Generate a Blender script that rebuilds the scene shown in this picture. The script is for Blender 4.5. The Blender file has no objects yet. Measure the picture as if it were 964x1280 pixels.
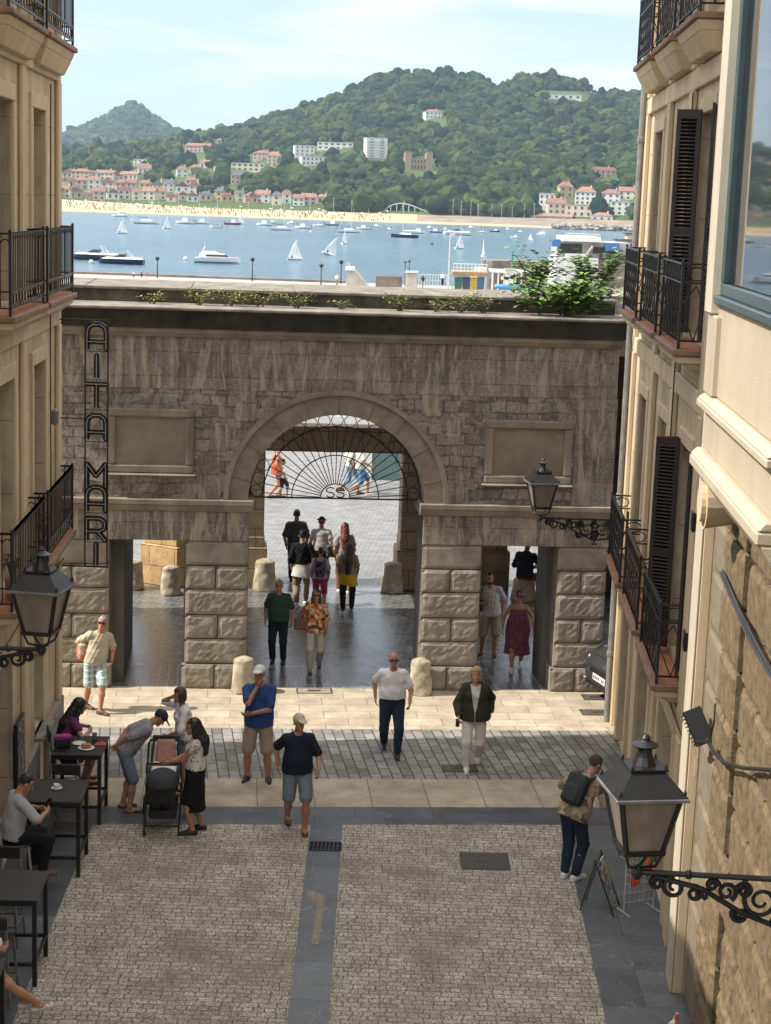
import bpy, math, random
import numpy as np
from mathutils import Vector, Matrix
random.seed(7); RNG = np.random.default_rng(7)
SC = bpy.context.scene; COL = SC.collection
R_ = math.radians
# ------------------------------------------------------------------ camera, sky, sun, exposure
FPX, CAM_H, PITCH, ROLL = 2119.0, 8.9, math.atan(388 / 2119.0), R_(2.0)
_fw = np.array([0, math.cos(PITCH), -math.sin(PITCH)]); _up = np.array([0, math.sin(PITCH), math.cos(PITCH)]); _ri = np.array([1.0, 0, 0])
CR = _ri * math.cos(ROLL) + _up * math.sin(ROLL); CU = -_ri * math.sin(ROLL) + _up * math.cos(ROLL); CF = _fw
CC = np.array([0, 0, CAM_H])
cd = bpy.data.cameras.new('camera'); cam = bpy.data.objects.new('camera', cd); COL.objects.link(cam); SC.camera = cam
cd.sensor_fit = 'VERTICAL'; cd.sensor_height = 24.0; cd.sensor_width = 24.0 * 964 / 1280; cd.lens = FPX / 1280 * 24.0
cd.clip_start = 0.1; cd.clip_end = 20000
cam.matrix_world = Matrix(((CR[0], CU[0], -CF[0], 0), (CR[1], CU[1], -CF[1], 0), (CR[2], CU[2], -CF[2], CAM_H), (0, 0, 0, 1)))
SUN_AZ, SUN_EL = R_(10), R_(46)          # light travels towards +x and a little towards the gate
sd = bpy.data.lights.new('sun', 'SUN'); sun = bpy.data.objects.new('sun', sd); COL.objects.link(sun)
sd.energy = 4.0; sd.angle = R_(0.53); sd.color = (1.0, 0.93, 0.82)
SUND = Vector((math.cos(SUN_AZ) * math.cos(SUN_EL), math.sin(SUN_AZ) * math.cos(SUN_EL), -math.sin(SUN_EL)))
sun.rotation_euler = SUND.to_track_quat('-Z', 'Y').to_euler()
W = bpy.data.worlds.new('World'); SC.world = W; W.use_nodes = True
wn, wl = W.node_tree.nodes, W.node_tree.links
bg = wn['Background']; bg.inputs['Strength'].default_value = 0.13
sky = wn.new('ShaderNodeTexSky'); sky.sky_type = 'NISHITA'; sky.sun_disc = False
sky.sun_elevation = SUN_EL; sky.sun_rotation = R_(260); sky.air_density = 1.0; sky.dust_density = 0.6; sky.ozone_density = 2.5
tc = wn.new('ShaderNodeTexCoord'); mp = wn.new('ShaderNodeMapping'); mp.inputs['Scale'].default_value = (2.6, 2.6, 17.0); mp.inputs['Rotation'].default_value = (0.06, 0.1, 0.3)
cn = wn.new('ShaderNodeTexNoise'); cn.inputs['Scale'].default_value = 2.1; cn.inputs['Detail'].default_value = 9; cn.inputs['Roughness'].default_value = 0.6; cn.inputs['Distortion'].default_value = 0.5
cr = wn.new('ShaderNodeValToRGB'); cr.color_ramp.elements[0].position = 0.43; cr.color_ramp.elements[0].color = (0.40,) * 3 + (1,); cr.color_ramp.elements[1].position = 0.60; cr.color_ramp.elements[1].color = (0.9,) * 3 + (1,)
mxw = wn.new('ShaderNodeMix'); mxw.data_type = 'RGBA'
mxw.inputs[7].default_value = (5.45, 5.7, 6.1, 1)
wl.new(tc.outputs['Generated'], mp.inputs['Vector']); wl.new(mp.outputs[0], cn.inputs['Vector']); wl.new(cn.outputs['Fac'], cr.inputs[0])
wl.new(cr.outputs[0], mxw.inputs[0]); st = wn.new('ShaderNodeMix'); st.data_type = 'RGBA'; st.blend_type = 'MULTIPLY'; st.inputs[0].default_value = 1; st.inputs[7].default_value = (.66, .72, .86, 1); wl.new(sky.outputs[0], st.inputs[6]); wl.new(st.outputs[2], mxw.inputs[6]); wz = wn.new('ShaderNodeSeparateXYZ'); wl.new(tc.outputs['Generated'], wz.inputs[0])
wm = wn.new('ShaderNodeMapRange'); wm.interpolation_type = 'SMOOTHSTEP'; wl.new(wz.outputs[2], wm.inputs[0])      # bright cloud overhead, out of view, added to brighten the shaded street
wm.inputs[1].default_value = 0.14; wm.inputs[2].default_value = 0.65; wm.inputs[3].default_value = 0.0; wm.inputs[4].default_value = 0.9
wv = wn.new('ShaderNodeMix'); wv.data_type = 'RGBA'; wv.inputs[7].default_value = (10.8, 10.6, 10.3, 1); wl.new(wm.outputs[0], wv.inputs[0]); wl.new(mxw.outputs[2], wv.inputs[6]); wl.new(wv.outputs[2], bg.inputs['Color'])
SC.view_settings.view_transform = 'Standard'; SC.view_settings.look = 'None'; SC.view_settings.exposure = 0.74; SC.view_settings.gamma = 1.0
SC.view_settings.use_curve_mapping = False
SC.render.engine = 'CYCLES'; SC.cycles.max_bounces = 7; SC.cycles.diffuse_bounces = 4; SC.cycles.glossy_bounces = 3; SC.cycles.transmission_bounces = 5
SC.cycles.volume_bounces = 0; SC.cycles.caustics_reflective = False; SC.cycles.caustics_refractive = False; SC.cycles.use_denoising = True
SC.cycles.use_adaptive_sampling = True

# ------------------------------------------------------------------ pixel geometry of the survey (photo pixels -> world points)
def ray(x, y): return CF * FPX + CR * (x - 482) - CU * (y - 640)
def gz(x, y, z=0.0): d = ray(x, y); return CC + d * ((z - CAM_H) / d[2])
def gy(x, y, Y): d = ray(x, y); return CC + d * (Y / d[1])
def gx(x, y, X): d = ray(x, y); return CC + d * (X / d[0])

# ------------------------------------------------------------------ materials
def newmat(name):
    m = bpy.data.materials.new(name); m.use_nodes = True
    nt = m.node_tree; b = nt.nodes['Principled BSDF']
    return m, nt, b
def nd(nt, t, **kw):
    n = nt.nodes.new(t)
    for k, v in kw.items():
        if k.startswith('i_'):
            s = k[2:]; s = int(s) if s.isdigit() else s.replace('_', ' ')
            n.inputs[s].default_value = v
        else: setattr(n, k, v)
    return n
def c4(c): return (c[0], c[1], c[2], 1.0)
def mixc(nt, fac, a, b, mode='MIX'):
    n = nt.nodes.new('ShaderNodeMix'); n.data_type = 'RGBA'; n.blend_type = mode
    for s, v in ((0, fac), (6, a), (7, b)):
        if isinstance(v, bpy.types.NodeSocket): nt.links.new(v, n.inputs[s])
        elif s == 0: n.inputs[0].default_value = v
        else: n.inputs[s].default_value = c4(v)
    return n.outputs[2]
def ramp(nt, src, p0, p1, v0=0.0, v1=1.0):
    n = nt.nodes.new('ShaderNodeMapRange'); n.inputs[1].default_value = p0; n.inputs[2].default_value = p1; n.inputs[3].default_value = v0; n.inputs[4].default_value = v1
    nt.links.new(src, n.inputs[0]); return n.outputs[0]
def coords(nt, scale=(1, 1, 1), kind='Object'):
    t = nt.nodes.new('ShaderNodeTexCoord'); m = nt.nodes.new('ShaderNodeMapping'); m.inputs['Scale'].default_value = scale
    nt.links.new(t.outputs[kind], m.inputs[0]); return m.outputs[0]
def noise(nt, vec, scale, detail=5, rough=0.6, dist=0.0):
    n = nd(nt, 'ShaderNodeTexNoise', i_Scale=scale, i_Detail=detail, i_Roughness=rough, i_Distortion=dist)
    if vec is not None: nt.links.new(vec, n.inputs['Vector'])
    return n.outputs['Fac']
def bump(nt, b, h, strength=0.3, dist=0.02, prev=None):
    n = nd(nt, 'ShaderNodeBump', i_Strength=strength, i_Distance=dist); nt.links.new(h, n.inputs['Height'])
    if prev is not None: nt.links.new(prev, n.inputs['Normal'])
    nt.links.new(n.outputs[0], b.inputs['Normal']); return n.outputs[0]
MATS = {}
def plain(name, col, rough=0.7, var=0.12, sc=6.0, bmp=0.0, bsc=40.0, metal=0.0, spec=0.5, streak=False):
    if name in MATS: return MATS[name]
    m, nt, b = newmat(name); v = coords(nt, (1, 1, 0.25) if streak else (1, 1, 1))
    n1 = noise(nt, v, sc, 6, 0.65)
    dark = tuple(c * (1 - 2.2 * var) for c in col); lite = tuple(min(1, c * (1 + 1.6 * var)) for c in col)
    nt.links.new(mixc(nt, ramp(nt, n1, 0.25, 0.75), dark, lite), b.inputs['Base Color'])
    b.inputs['Roughness'].default_value = rough; b.inputs['Metallic'].default_value = metal; b.inputs['Specular IOR Level'].default_value = spec
    if bmp: bump(nt, b, noise(nt, coords(nt), bsc, 4), bmp, 0.01)
    MATS[name] = m; return m
def wallvec(nt, rot90=False):
    """(x + y, z) of the object space: bricks on any upright face"""
    t = nt.nodes.new('ShaderNodeTexCoord'); s = nt.nodes.new('ShaderNodeSeparateXYZ'); nt.links.new(t.outputs['Object'], s.inputs[0])
    a = nd(nt, 'ShaderNodeMath', operation='ADD'); nt.links.new(s.outputs[0], a.inputs[0]); nt.links.new(s.outputs[1], a.inputs[1])
    c = nt.nodes.new('ShaderNodeCombineXYZ')
    nt.links.new(a.outputs[0], c.inputs[0]); nt.links.new(s.outputs[2], c.inputs[1]); return c.outputs[0]
def floorvec(nt, ang=0.0, off=(0, 0)):
    t = nt.nodes.new('ShaderNodeTexCoord'); m = nt.nodes.new('ShaderNodeMapping'); m.inputs['Rotation'].default_value = (0, 0, ang); m.inputs['Location'].default_value = (off[0], off[1], 0)
    nt.links.new(t.outputs['Object'], m.inputs[0]); return m.outputs[0]
def bricks(name, vec, c1, c2, mortar, bw, bh, ms=0.01, rough=0.8, off=0.5, bstr=0.5, grain=0.25, gsc=60.0, stain=None, stain_sc=(1.5, 1.5, 0.3), wob=0.0, bias=0.0, squash=1.0, veins=None, rvar=0.0, spec=0.5, bd=0.03, gb=0.25, pale=None):
    if name in MATS: return MATS[name]
    m, nt, b = newmat(name); v = vec(nt)
    if wob:
        nz = nd(nt, 'ShaderNodeTexNoise', i_Scale=1.7, i_Detail=2.0); nt.links.new(v, nz.inputs['Vector'])
        sb = nd(nt, 'ShaderNodeVectorMath', operation='SUBTRACT'); nt.links.new(nz.outputs['Color'], sb.inputs[0]); sb.inputs[1].default_value = (0.5, 0.5, 0.5)
        sc = nd(nt, 'ShaderNodeVectorMath', operation='SCALE'); nt.links.new(sb.outputs[0], sc.inputs[0]); sc.inputs['Scale'].default_value = wob
        ad = nd(nt, 'ShaderNodeVectorMath', operation='ADD'); nt.links.new(v, ad.inputs[0]); nt.links.new(sc.outputs[0], ad.inputs[1]); v = ad.outputs[0]
    bk = nd(nt, 'ShaderNodeTexBrick', offset=off, squash=squash, squash_frequency=3, i_Color1=c4(c1), i_Color2=c4(c2), i_Mortar=c4(mortar), i_Scale=1.0, i_Mortar_Size=ms, i_Mortar_Smooth=0.3, i_Bias=bias, i_Brick_Width=bw, i_Row_Height=bh)
    nt.links.new(v, bk.inputs['Vector'])
    ov = coords(nt)
    g1 = noise(nt, ov, gsc, 6, 0.7); g2 = noise(nt, ov, 2.3, 5, 0.6)
    c = mixc(nt, grain, bk.outputs['Color'], mixc(nt, ramp(nt, g1, 0.3, 0.7), (0.02, 0.02, 0.02), (1, 1, 1)), 'OVERLAY')
    c = mixc(nt, 0.35, c, mixc(nt, ramp(nt, g2, 0.3, 0.7), (0.15, 0.14, 0.13), (0.85, 0.85, 0.85)), 'OVERLAY')
    if veins:
        n3 = noise(nt, ov, veins[1], 3, 0.5, 1.5)
        w = nd(nt, 'ShaderNodeMath', operation='ABSOLUTE'); s3 = nd(nt, 'ShaderNodeMath', operation='SUBTRACT'); nt.links.new(n3, s3.inputs[0]); s3.inputs[1].default_value = 0.5; nt.links.new(s3.outputs[0], w.inputs[0])
        c = mixc(nt, ramp(nt, w.outputs[0], 0.0, 0.006, 0.33, 0.0), c, veins[0])
    if stain:
        sv = coords(nt, stain_sc); sn = noise(nt, sv, 1.6, 7, 0.65)
        c = mixc(nt, ramp(nt, sn, 0.5, 0.7, 0, 0.8), c, stain)
    if pale:
        pn = noise(nt, coords(nt, pale[1]), 2.1, 7, .7, .6); c = mixc(nt, ramp(nt, pn, .50, .60, 0, .75), c, pale[0])
    nt.links.new(c, b.inputs['Base Color']); b.inputs['Roughness'].default_value = rough; b.inputs['Specular IOR Level'].default_value = spec
    if rvar: nt.links.new(ramp(nt, g2, 0.3, 0.7, rough - rvar, rough + rvar), b.inputs['Roughness'])
    inv = nd(nt, 'ShaderNodeMath', operation='SUBTRACT'); inv.inputs[0].default_value = 1.0; nt.links.new(bk.outputs['Fac'], inv.inputs[1])
    p = bump(nt, b, inv.outputs[0], bstr, bd)
    bump(nt, b, g1, gb, 0.02, p)
    MATS[name] = m; return m

# ------------------------------------------------------------------ mesh building
class MB:
    def __init__(s): s.v = []; s.f = []; s.mi = []
    def add(s, vs, fs, mi=0):
        o = len(s.v); s.v += [tuple(map(float, p)) for p in vs]; s.f += [tuple(i + o for i in f) for f in fs]; s.mi += [mi] * len(fs); return s
    def box(s, x0, x1, y0, y1, z0, z1, mi=0):
        return s.add([(x0, y0, z0), (x1, y0, z0), (x1, y1, z0), (x0, y1, z0), (x0, y0, z1), (x1, y0, z1), (x1, y1, z1), (x0, y1, z1)],
                     [(0, 3, 2, 1), (4, 5, 6, 7), (0, 1, 5, 4), (1, 2, 6, 5), (2, 3, 7, 6), (3, 0, 4, 7)], mi)
    def frus(s, r0, r1, mi=0):
        """two rectangles (x0,x1,y0,y1,z)"""
        a = [(r0[0], r0[2], r0[4]), (r0[1], r0[2], r0[4]), (r0[1], r0[3], r0[4]), (r0[0], r0[3], r0[4])]
        b = [(r1[0], r1[2], r1[4]), (r1[1], r1[2], r1[4]), (r1[1], r1[3], r1[4]), (r1[0], r1[3], r1[4])]
        return s.add(a + b, [(0, 3, 2, 1), (4, 5, 6, 7), (0, 1, 5, 4), (1, 2, 6, 5), (2, 3, 7, 6), (3, 0, 4, 7)], mi)
    def bar(s, p, q, w, h=None, mi=0, up=(0, 0, 1)):
        p = Vector(p); q = Vector(q); d = (q - p)
        if d.length < 1e-6: return s
        d.normalize(); u = Vector(up)
        if abs(d.dot(u)) > 0.98: u = Vector((0, 1, 0))
        a = d.cross(u).normalized() * (w / 2); b = a.cross(d).normalized() * ((h or w) / 2)
        vs = [c + i * a + j * b for c in (p, q) for i, j in ((-1, -1), (1, -1), (1, 1), (-1, 1))]
        return s.add(vs, [(0, 3, 2, 1), (4, 5, 6, 7), (0, 1, 5, 4), (1, 2, 6, 5), (2, 3, 7, 6), (3, 0, 4, 7)], mi)
    def tube(s, pts, r, n=6, mi=0, closed=False):
        pts = [Vector(p) for p in pts]; m = len(pts); rs = r if isinstance(r, (list, tuple)) else [r] * m
        vs = []; prev = None
        for i, p in enumerate(pts):
            d = (pts[(i + 1) % m] - pts[i - 1]) if closed else (pts[min(i + 1, m - 1)] - pts[max(i - 1, 0)])
            d = d.normalized() if d.length > 1e-9 else Vector((0, 0, 1))
            if prev is None:
                u = Vector((0, 0, 1)) if abs(d.z) < 0.9 else Vector((1, 0, 0))
            else: u = prev
            a = (u - d * u.dot(d))
            a = a.normalized() if a.length > 1e-6 else d.orthogonal().normalized()
            prev = a; b = d.cross(a)
            for k in range(n):
                t = 2 * math.pi * k / n; vs.append(p + (a * math.cos(t) + b * math.sin(t)) * rs[i])
        fs = []
        for i in range(m if closed else m - 1):
            j = (i + 1) % m
            for k in range(n): fs.append((i * n + k, i * n + (k + 1) % n, j * n + (k + 1) % n, j * n + k))
        if not closed: fs += [tuple(range(n - 1, -1, -1)), tuple((m - 1) * n + k for k in range(n))]
        return s.add(vs, fs, mi)
    def lathe(s, prof, c=(0, 0, 0), n=16, mi=0):
        vs = []; fs = []
        for r, z in prof:
            for k in range(n):
                t = 2 * math.pi * k / n; vs.append((c[0] + r * math.cos(t), c[1] + r * math.sin(t), c[2] + z))
        for i in range(len(prof) - 1):
            for k in range(n): fs.append((i * n + k, i * n + (k + 1) % n, (i + 1) * n + (k + 1) % n, (i + 1) * n + k))
        fs += [tuple(range(n - 1, -1, -1)), tuple((len(prof) - 1) * n + k for k in range(n))]
        return s.add(vs, fs, mi)
    def prism(s, poly, f, a, b, mi=0):
        """polygon (2D, counter-clockwise) extruded from depth a to b; f(p, q, depth) -> 3D"""
        n = len(poly); vs = [f(p, q, a) for p, q in poly] + [f(p, q, b) for p, q in poly]
        return s.add(vs, [tuple(range(n)), tuple(range(2 * n - 1, n - 1, -1))] + [(i, i + n, (i + 1) % n + n, (i + 1) % n) for i in range(n)], mi)
    def ball(s, c, r, n=8, m=6, mi=0):
        r = r if isinstance(r, (tuple, list)) else (r, r, r)
        vs = [(c[0], c[1], c[2] - r[2])]; fs = []
        for i in range(1, m):
            p = math.pi * i / m - math.pi / 2
            for k in range(n):
                t = 2 * math.pi * k / n; vs.append((c[0] + r[0] * math.cos(p) * math.cos(t), c[1] + r[1] * math.cos(p) * math.sin(t), c[2] + r[2] * math.sin(p)))
        vs.append((c[0], c[1], c[2] + r[2])); L = len(vs) - 1
        for k in range(n):
            fs.append((0, 1 + (k + 1) % n, 1 + k)); fs.append((L, L - n + k, L - n + (k + 1) % n))
        for i in range(m - 2):
            for k in range(n): a = 1 + i * n; fs.append((a + k, a + (k + 1) % n, a + n + (k + 1) % n, a + n + k))
        return s.add(vs, fs, mi)
    def build(s, name, mat, parent=None, bevel=0.0, smooth=False, fix=True, ang=None):
        me = bpy.data.meshes.new(name); me.from_pydata(s.v, [], s.f)
        for m in (mat if isinstance(mat, (list, tuple)) else [mat]): me.materials.append(m)
        if any(s.mi): me.polygons.foreach_set('material_index', s.mi)
        if smooth: me.polygons.foreach_set('use_smooth', [True] * len(s.f))
        me.update(); return link(name, me, parent, bevel)
def link(name, me, parent=None, bevel=0.0):
    o = bpy.data.objects.new(name, me); COL.objects.link(o)
    if parent is not None: o.parent = parent
    if bevel:
        b = o.modifiers.new('bevel', 'BEVEL'); b.width = bevel; b.segments = 1; b.limit_method = 'ANGLE'; b.angle_limit = R_(40)
    return o
def tag(o, label, cat, group=None):
    o['label'] = label; o['category'] = cat
    if group: o['group'] = group
    return o
def struct(o, kind='structure'): o['kind'] = kind; return o
def thing(name, label, cat, loc=(0, 0, 0), rz=0.0, group=None):
    o = bpy.data.objects.new(name, None); COL.objects.link(o); o.empty_display_size = 0.2
    o.location = loc; o.rotation_euler = (0, 0, rz); return tag(o, label, cat, group)
def kids(o): return [c for c in ALLKIDS.get(o.name, [])]
def dup(root, loc, rz=None, label=None, group=None, scale=None):
    def rec(o, par):
        c = o.copy(); COL.objects.link(c)
        if par is not None: c.parent = par
        for ch in list(o.children): rec(ch, c)
        return c
    r = rec(root, None); r.location = loc
    if rz is not None: r.rotation_euler = (0, 0, rz)
    if scale is not None: r.scale = (scale,) * 3
    if label: r['label'] = label
    if group: r['group'] = group
    return r
def npmesh(name, V, Fq, mat, parent=None, smooth=True, mi=None):
    """numpy vertices and faces (all quads or all triangles) -> object"""
    me = bpy.data.meshes.new(name); V = np.asarray(V, np.float32); Fq = np.asarray(Fq, np.int32); k = Fq.shape[1]
    me.vertices.add(len(V)); me.vertices.foreach_set('co', V.ravel()); me.loops.add(Fq.size); me.loops.foreach_set('vertex_index', Fq.ravel())
    me.polygons.add(len(Fq)); me.polygons.foreach_set('loop_start', np.arange(0, Fq.size, k, dtype=np.int32))
    for m in (mat if isinstance(mat, (list, tuple)) else [mat]): me.materials.append(m)
    if mi is not None: me.polygons.foreach_set('material_index', np.asarray(mi, np.int32))
    me.polygons.foreach_set('use_smooth', np.full(len(Fq), smooth)); me.update(calc_edges=True); me.validate()
    return link(name, me, parent)

# ------------------------------------------------------------------ blended solids (for people, bags, bollards ...)
def snets(F, lo, h):
    s = F < 0; c = np.stack([s[i:s.shape[0] - 1 + i, j:s.shape[1] - 1 + j, k:s.shape[2] - 1 + k] for i in (0, 1) for j in (0, 1) for k in (0, 1)])
    n = c.sum(0); act = (n > 0) & (n < 8); idx = -np.ones(act.shape, np.int64); I = np.argwhere(act); idx[act] = np.arange(len(I))
    if len(I) == 0: return np.zeros((0, 3)), np.zeros((0, 4), int)
    acc = np.zeros((len(I), 3)); cnt = np.zeros(len(I))
    cor = [(i, j, k) for i in (0, 1) for j in (0, 1) for k in (0, 1)]
    val = {o: F[I[:, 0] + o[0], I[:, 1] + o[1], I[:, 2] + o[2]] for o in cor}
    for a in cor:
        for ax in range(3):
            if a[ax] == 0:
                b = list(a); b[ax] = 1; b = tuple(b); fa, fb = val[a], val[b]; x = (fa < 0) != (fb < 0)
                t = np.where(x, fa / np.where(x, fa - fb, 1), 0); p = np.repeat(np.array([a], float), len(I), 0); p[:, ax] = t
                acc += p * x[:, None]; cnt += x
    V = (I + acc / cnt[:, None]) * h + lo; Q = []
    for ax in range(3):
        b, c2 = [(1, 2), (2, 0), (0, 1)][ax]
        sl0 = [slice(None)] * 3; sl1 = [slice(None)] * 3; sl0[ax] = slice(0, -1); sl1[ax] = slice(1, None)
        A, B = s[tuple(sl0)], s[tuple(sl1)]; E = np.argwhere(A != B)
        E = E[(E[:, b] > 0) & (E[:, c2] > 0) & (E[:, b] < s.shape[b] - 1) & (E[:, c2] < s.shape[c2] - 1)]
        fl = A[E[:, 0], E[:, 1], E[:, 2]]
        def cell(db, dc):
            q = E.copy(); q[:, b] -= db; q[:, c2] -= dc; return idx[q[:, 0], q[:, 1], q[:, 2]]
        q = np.stack([cell(1, 1), cell(0, 1), cell(0, 0), cell(1, 0)], 1); q[~fl] = q[~fl][:, ::-1]; Q.append(q)
    Q = np.concatenate(Q); return V, Q[(Q >= 0).all(1)]
def cap(a, b, ra, rb=None, k=0.03): return ('c', np.array(a, float), np.array(b, float), ra, ra if rb is None else rb, k)
def ell(c, r, M=None, k=0.03): return ('e', np.array(c, float), np.array(r, float), np.eye(3) if M is None else np.array(M, float), k)
def rbox(c, r, rad=0.02, M=None, k=0.01): return ('b', np.array(c, float), np.array(r, float), np.eye(3) if M is None else np.array(M, float), k, rad)
def cone(a, b, ra, rb, k=0.01): return ('k', np.array(a, float), np.array(b, float), ra, rb, k)   # elliptic cone around z
def solid(prims, h, cuts=(), subs=(), wr=0.0, wf=60.0, seed=0):
    los, his = [], []
    for p in prims:
        if p[0] == 'c': r = max(p[3], p[4]); lo = np.minimum(p[1], p[2]) - r; hi = np.maximum(p[1], p[2]) + r
        elif p[0] == 'e': r = np.sqrt(((p[3] * p[2][None, :]) ** 2).sum(1)); lo = p[1] - r; hi = p[1] + r
        elif p[0] == 'b': r = (np.abs(p[3]) * p[2][None, :]).sum(1); lo = p[1] - r; hi = p[1] + r
        else: r = max(max(p[3]), max(p[4])); r = np.array([r, r, 0]); lo = np.minimum(p[1], p[2]) - r; hi = np.maximum(p[1], p[2]) + r
        los.append(lo); his.append(hi)
    LO = np.min(los, 0) - 3 * h; HI = np.max(his, 0) + 3 * h; N = np.ceil((HI - LO) / h).astype(int) + 1
    F = np.full(N, 0.3, np.float32); ax = [(LO[i] + np.arange(N[i]) * h).astype(np.float32) for i in range(3)]
    for p, lo, hi in zip(prims, los, his):
        k = p[5] if p[0] in 'ck' else p[4]; mg = k + 2.5 * h + 0.01
        i0 = np.maximum(((lo - mg - LO) / h).astype(int), 0); i1 = np.minimum(np.ceil((hi + mg - LO) / h).astype(int) + 1, N)
        X, Y, Z = ax[0][i0[0]:i1[0], None, None], ax[1][None, i0[1]:i1[1], None], ax[2][None, None, i0[2]:i1[2]]
        if p[0] == 'c':
            a, b = p[1], p[2]; d = b - a; L = d.dot(d) + 1e-9
            t = np.clip(((X - a[0]) * d[0] + (Y - a[1]) * d[1] + (Z - a[2]) * d[2]) / L, 0, 1)
            D = np.sqrt((X - a[0] - t * d[0]) ** 2 + (Y - a[1] - t * d[1]) ** 2 + (Z - a[2] - t * d[2]) ** 2) - (p[3] + t * (p[4] - p[3]))
        elif p[0] in 'eb':
            c, r, M = p[1], p[2], p[3]; x, y, z = X - c[0], Y - c[1], Z - c[2]
            q = [M[0, j] * x + M[1, j] * y + M[2, j] * z for j in range(3)]
            if p[0] == 'e':
                k0 = np.sqrt((q[0] / r[0]) ** 2 + (q[1] / r[1]) ** 2 + (q[2] / r[2]) ** 2); k1 = np.sqrt((q[0] / r[0] ** 2) ** 2 + (q[1] / r[1] ** 2) ** 2 + (q[2] / r[2] ** 2) ** 2)
                D = np.where(k0 < 0.05, -r.min(), k0 * (k0 - 1) / np.maximum(k1, 1e-6))
            else:
                e = [np.abs(q[j]) - (r[j] - p[5]) for j in range(3)]
                D = np.sqrt(np.maximum(e[0], 0) ** 2 + np.maximum(e[1], 0) ** 2 + np.maximum(e[2], 0) ** 2) + np.minimum(np.maximum(np.maximum(e[0], e[1]), e[2]), 0) - p[5]
        else:
            a, b = p[1], p[2]; t = np.clip((Z - a[2]) / (b[2] - a[2]), 0, 1); cx = a[0] + t * (b[0] - a[0]); cy = a[1] + t * (b[1] - a[1])
            rx = p[3][0] + t * (p[4][0] - p[3][0]); ry = p[3][1] + t * (p[4][1] - p[3][1])
            D = (np.sqrt(((X - cx) / rx) ** 2 + ((Y - cy) / ry) ** 2) - 1) * np.minimum(rx, ry)
            D = np.maximum(D, np.maximum(min(a[2], b[2]) - Z, Z - max(a[2], b[2])))
        S = F[i0[0]:i1[0], i0[1]:i1[1], i0[2]:i1[2]]; D = D.astype(np.float32)
        g = np.maximum(k - np.abs(S - D), 0) / k; F[i0[0]:i1[0], i0[1]:i1[1], i0[2]:i1[2]] = np.minimum(S, D) - g * g * k * 0.25
    X, Y, Z = ax[0][:, None, None], ax[1][None, :, None], ax[2][None, None, :]
    if wr:
        r = np.random.default_rng(seed + 1)
        for o in range(3):
            k = r.normal(size=(2, 3)) * wf * (1, .6, 1.7)[o] * 0.6; ph = r.uniform(0, 6, 2)
            F = F + (wr / (1 + o * .7)) * np.sin(k[0, 0] * X + k[0, 1] * Y + k[0, 2] * Z + ph[0]) * np.sin(k[1, 0] * X + k[1, 1] * Y + k[1, 2] * Z + ph[1])
    for f in cuts: F = np.maximum(F, f(X, Y, Z))
    for f in subs: F = np.maximum(F, -f(X, Y, Z))
    return snets(F, LO, h)
def sobj(name, prims, h, mat, parent=None, **kw):
    V, Q = solid(prims, h, **kw); return npmesh(name, V, Q, mat, parent)
# ================================================================== LARGE STRUCTURE
def slope(x, y): d = ray(x, y); return d[0] / d[1], d[2] / d[1]
def prof(pts):
    a = np.array([slope(*p) for p in pts]); return a[:, 0], a[:, 1]
LAY = [(1080, [(-80, 262), (85, 262), (270, 270), (400, 275), (640, 284), (700, 287), (1100, 300)]),
       (1150, [(-80, 242), (72, 249), (260, 260), (460, 266), (640, 272), (700, 273), (830, 277), (1100, 287)]),
       (1300, [(-80, 224), (72, 236), (260, 243), (400, 246), (460, 236), (560, 232), (640, 246), (700, 246), (760, 238), (800, 225), (1100, 240)]),
       (1600, [(-80, 200), (72, 208), (160, 205), (250, 203), (320, 206), (400, 190), (460, 188), (520, 190), (600, 178), (700, 180), (820, 172), (1100, 180)]),
       (2000, [(-80, 190), (72, 190), (150, 188), (230, 174), (280, 167), (305, 160), (340, 148), (370, 139), (430, 121), (450, 108), (470, 98), (500, 92), (560, 92), (598, 98), (620, 113), (636, 108), (652, 98), (690, 97), (722, 103), (745, 117), (800, 119), (830, 120), (1100, 130)]),
       (2500, [(-80, 205), (72, 205), (230, 190), (305, 180), (470, 120), (560, 115), (700, 125), (830, 150), (1100, 160)]),
       (3100, [(-80, 196), (72, 197), (230, 196), (400, 205), (700, 200), (1100, 200)]),
       (3800, [(-80, 182), (30, 176), (75, 172), (95, 165), (110, 158), (125, 151), (140, 145), (152, 138), (165, 132), (178, 138), (190, 147), (215, 163), (240, 174), (270, 184), (400, 200), (900, 235), (1100, 240)]),
       (4600, [(-80, 205), (160, 180), (400, 215), (1100, 245)]), (6500, [(-80, 230), (400, 240), (1100, 260)])]
LY = np.array([l[0] for l in LAY], float); LP = [prof(l[1]) for l in LAY]
def fold(t, Y):
    return 0.0022 * np.sin(t * 61 + Y * 0.004) * np.sin(Y * 0.011 + t * 17) + 0.0013 * np.sin(t * 140 + 1.7 + Y * .009)
def terr_slope(t, Y):
    t = np.atleast_1d(np.asarray(t, float)); Y = np.atleast_1d(np.asarray(Y, float)); S = np.stack([np.interp(t, *p) for p in LP])
    i = np.clip(np.searchsorted(LY, Y) - 1, 0, len(LY) - 2); f = np.clip((Y - LY[i]) / (LY[i + 1] - LY[i]), 0, 1); n = np.arange(len(t))
    w = np.clip((Y - 1200) / 150, 0, 1) * np.clip((2300 - np.abs(Y - 1600)) / 600, 0, 1) * np.where(Y > 1950, 0.3, 1)
    return S[i, n] * (1 - f) + S[i + 1, n] * f + fold(t, Y) * w
def terr(t, Y):
    z = CAM_H + terr_slope(t, Y) * Y; return np.where(np.asarray(Y) <= 1081, -4.3, z)
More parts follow.
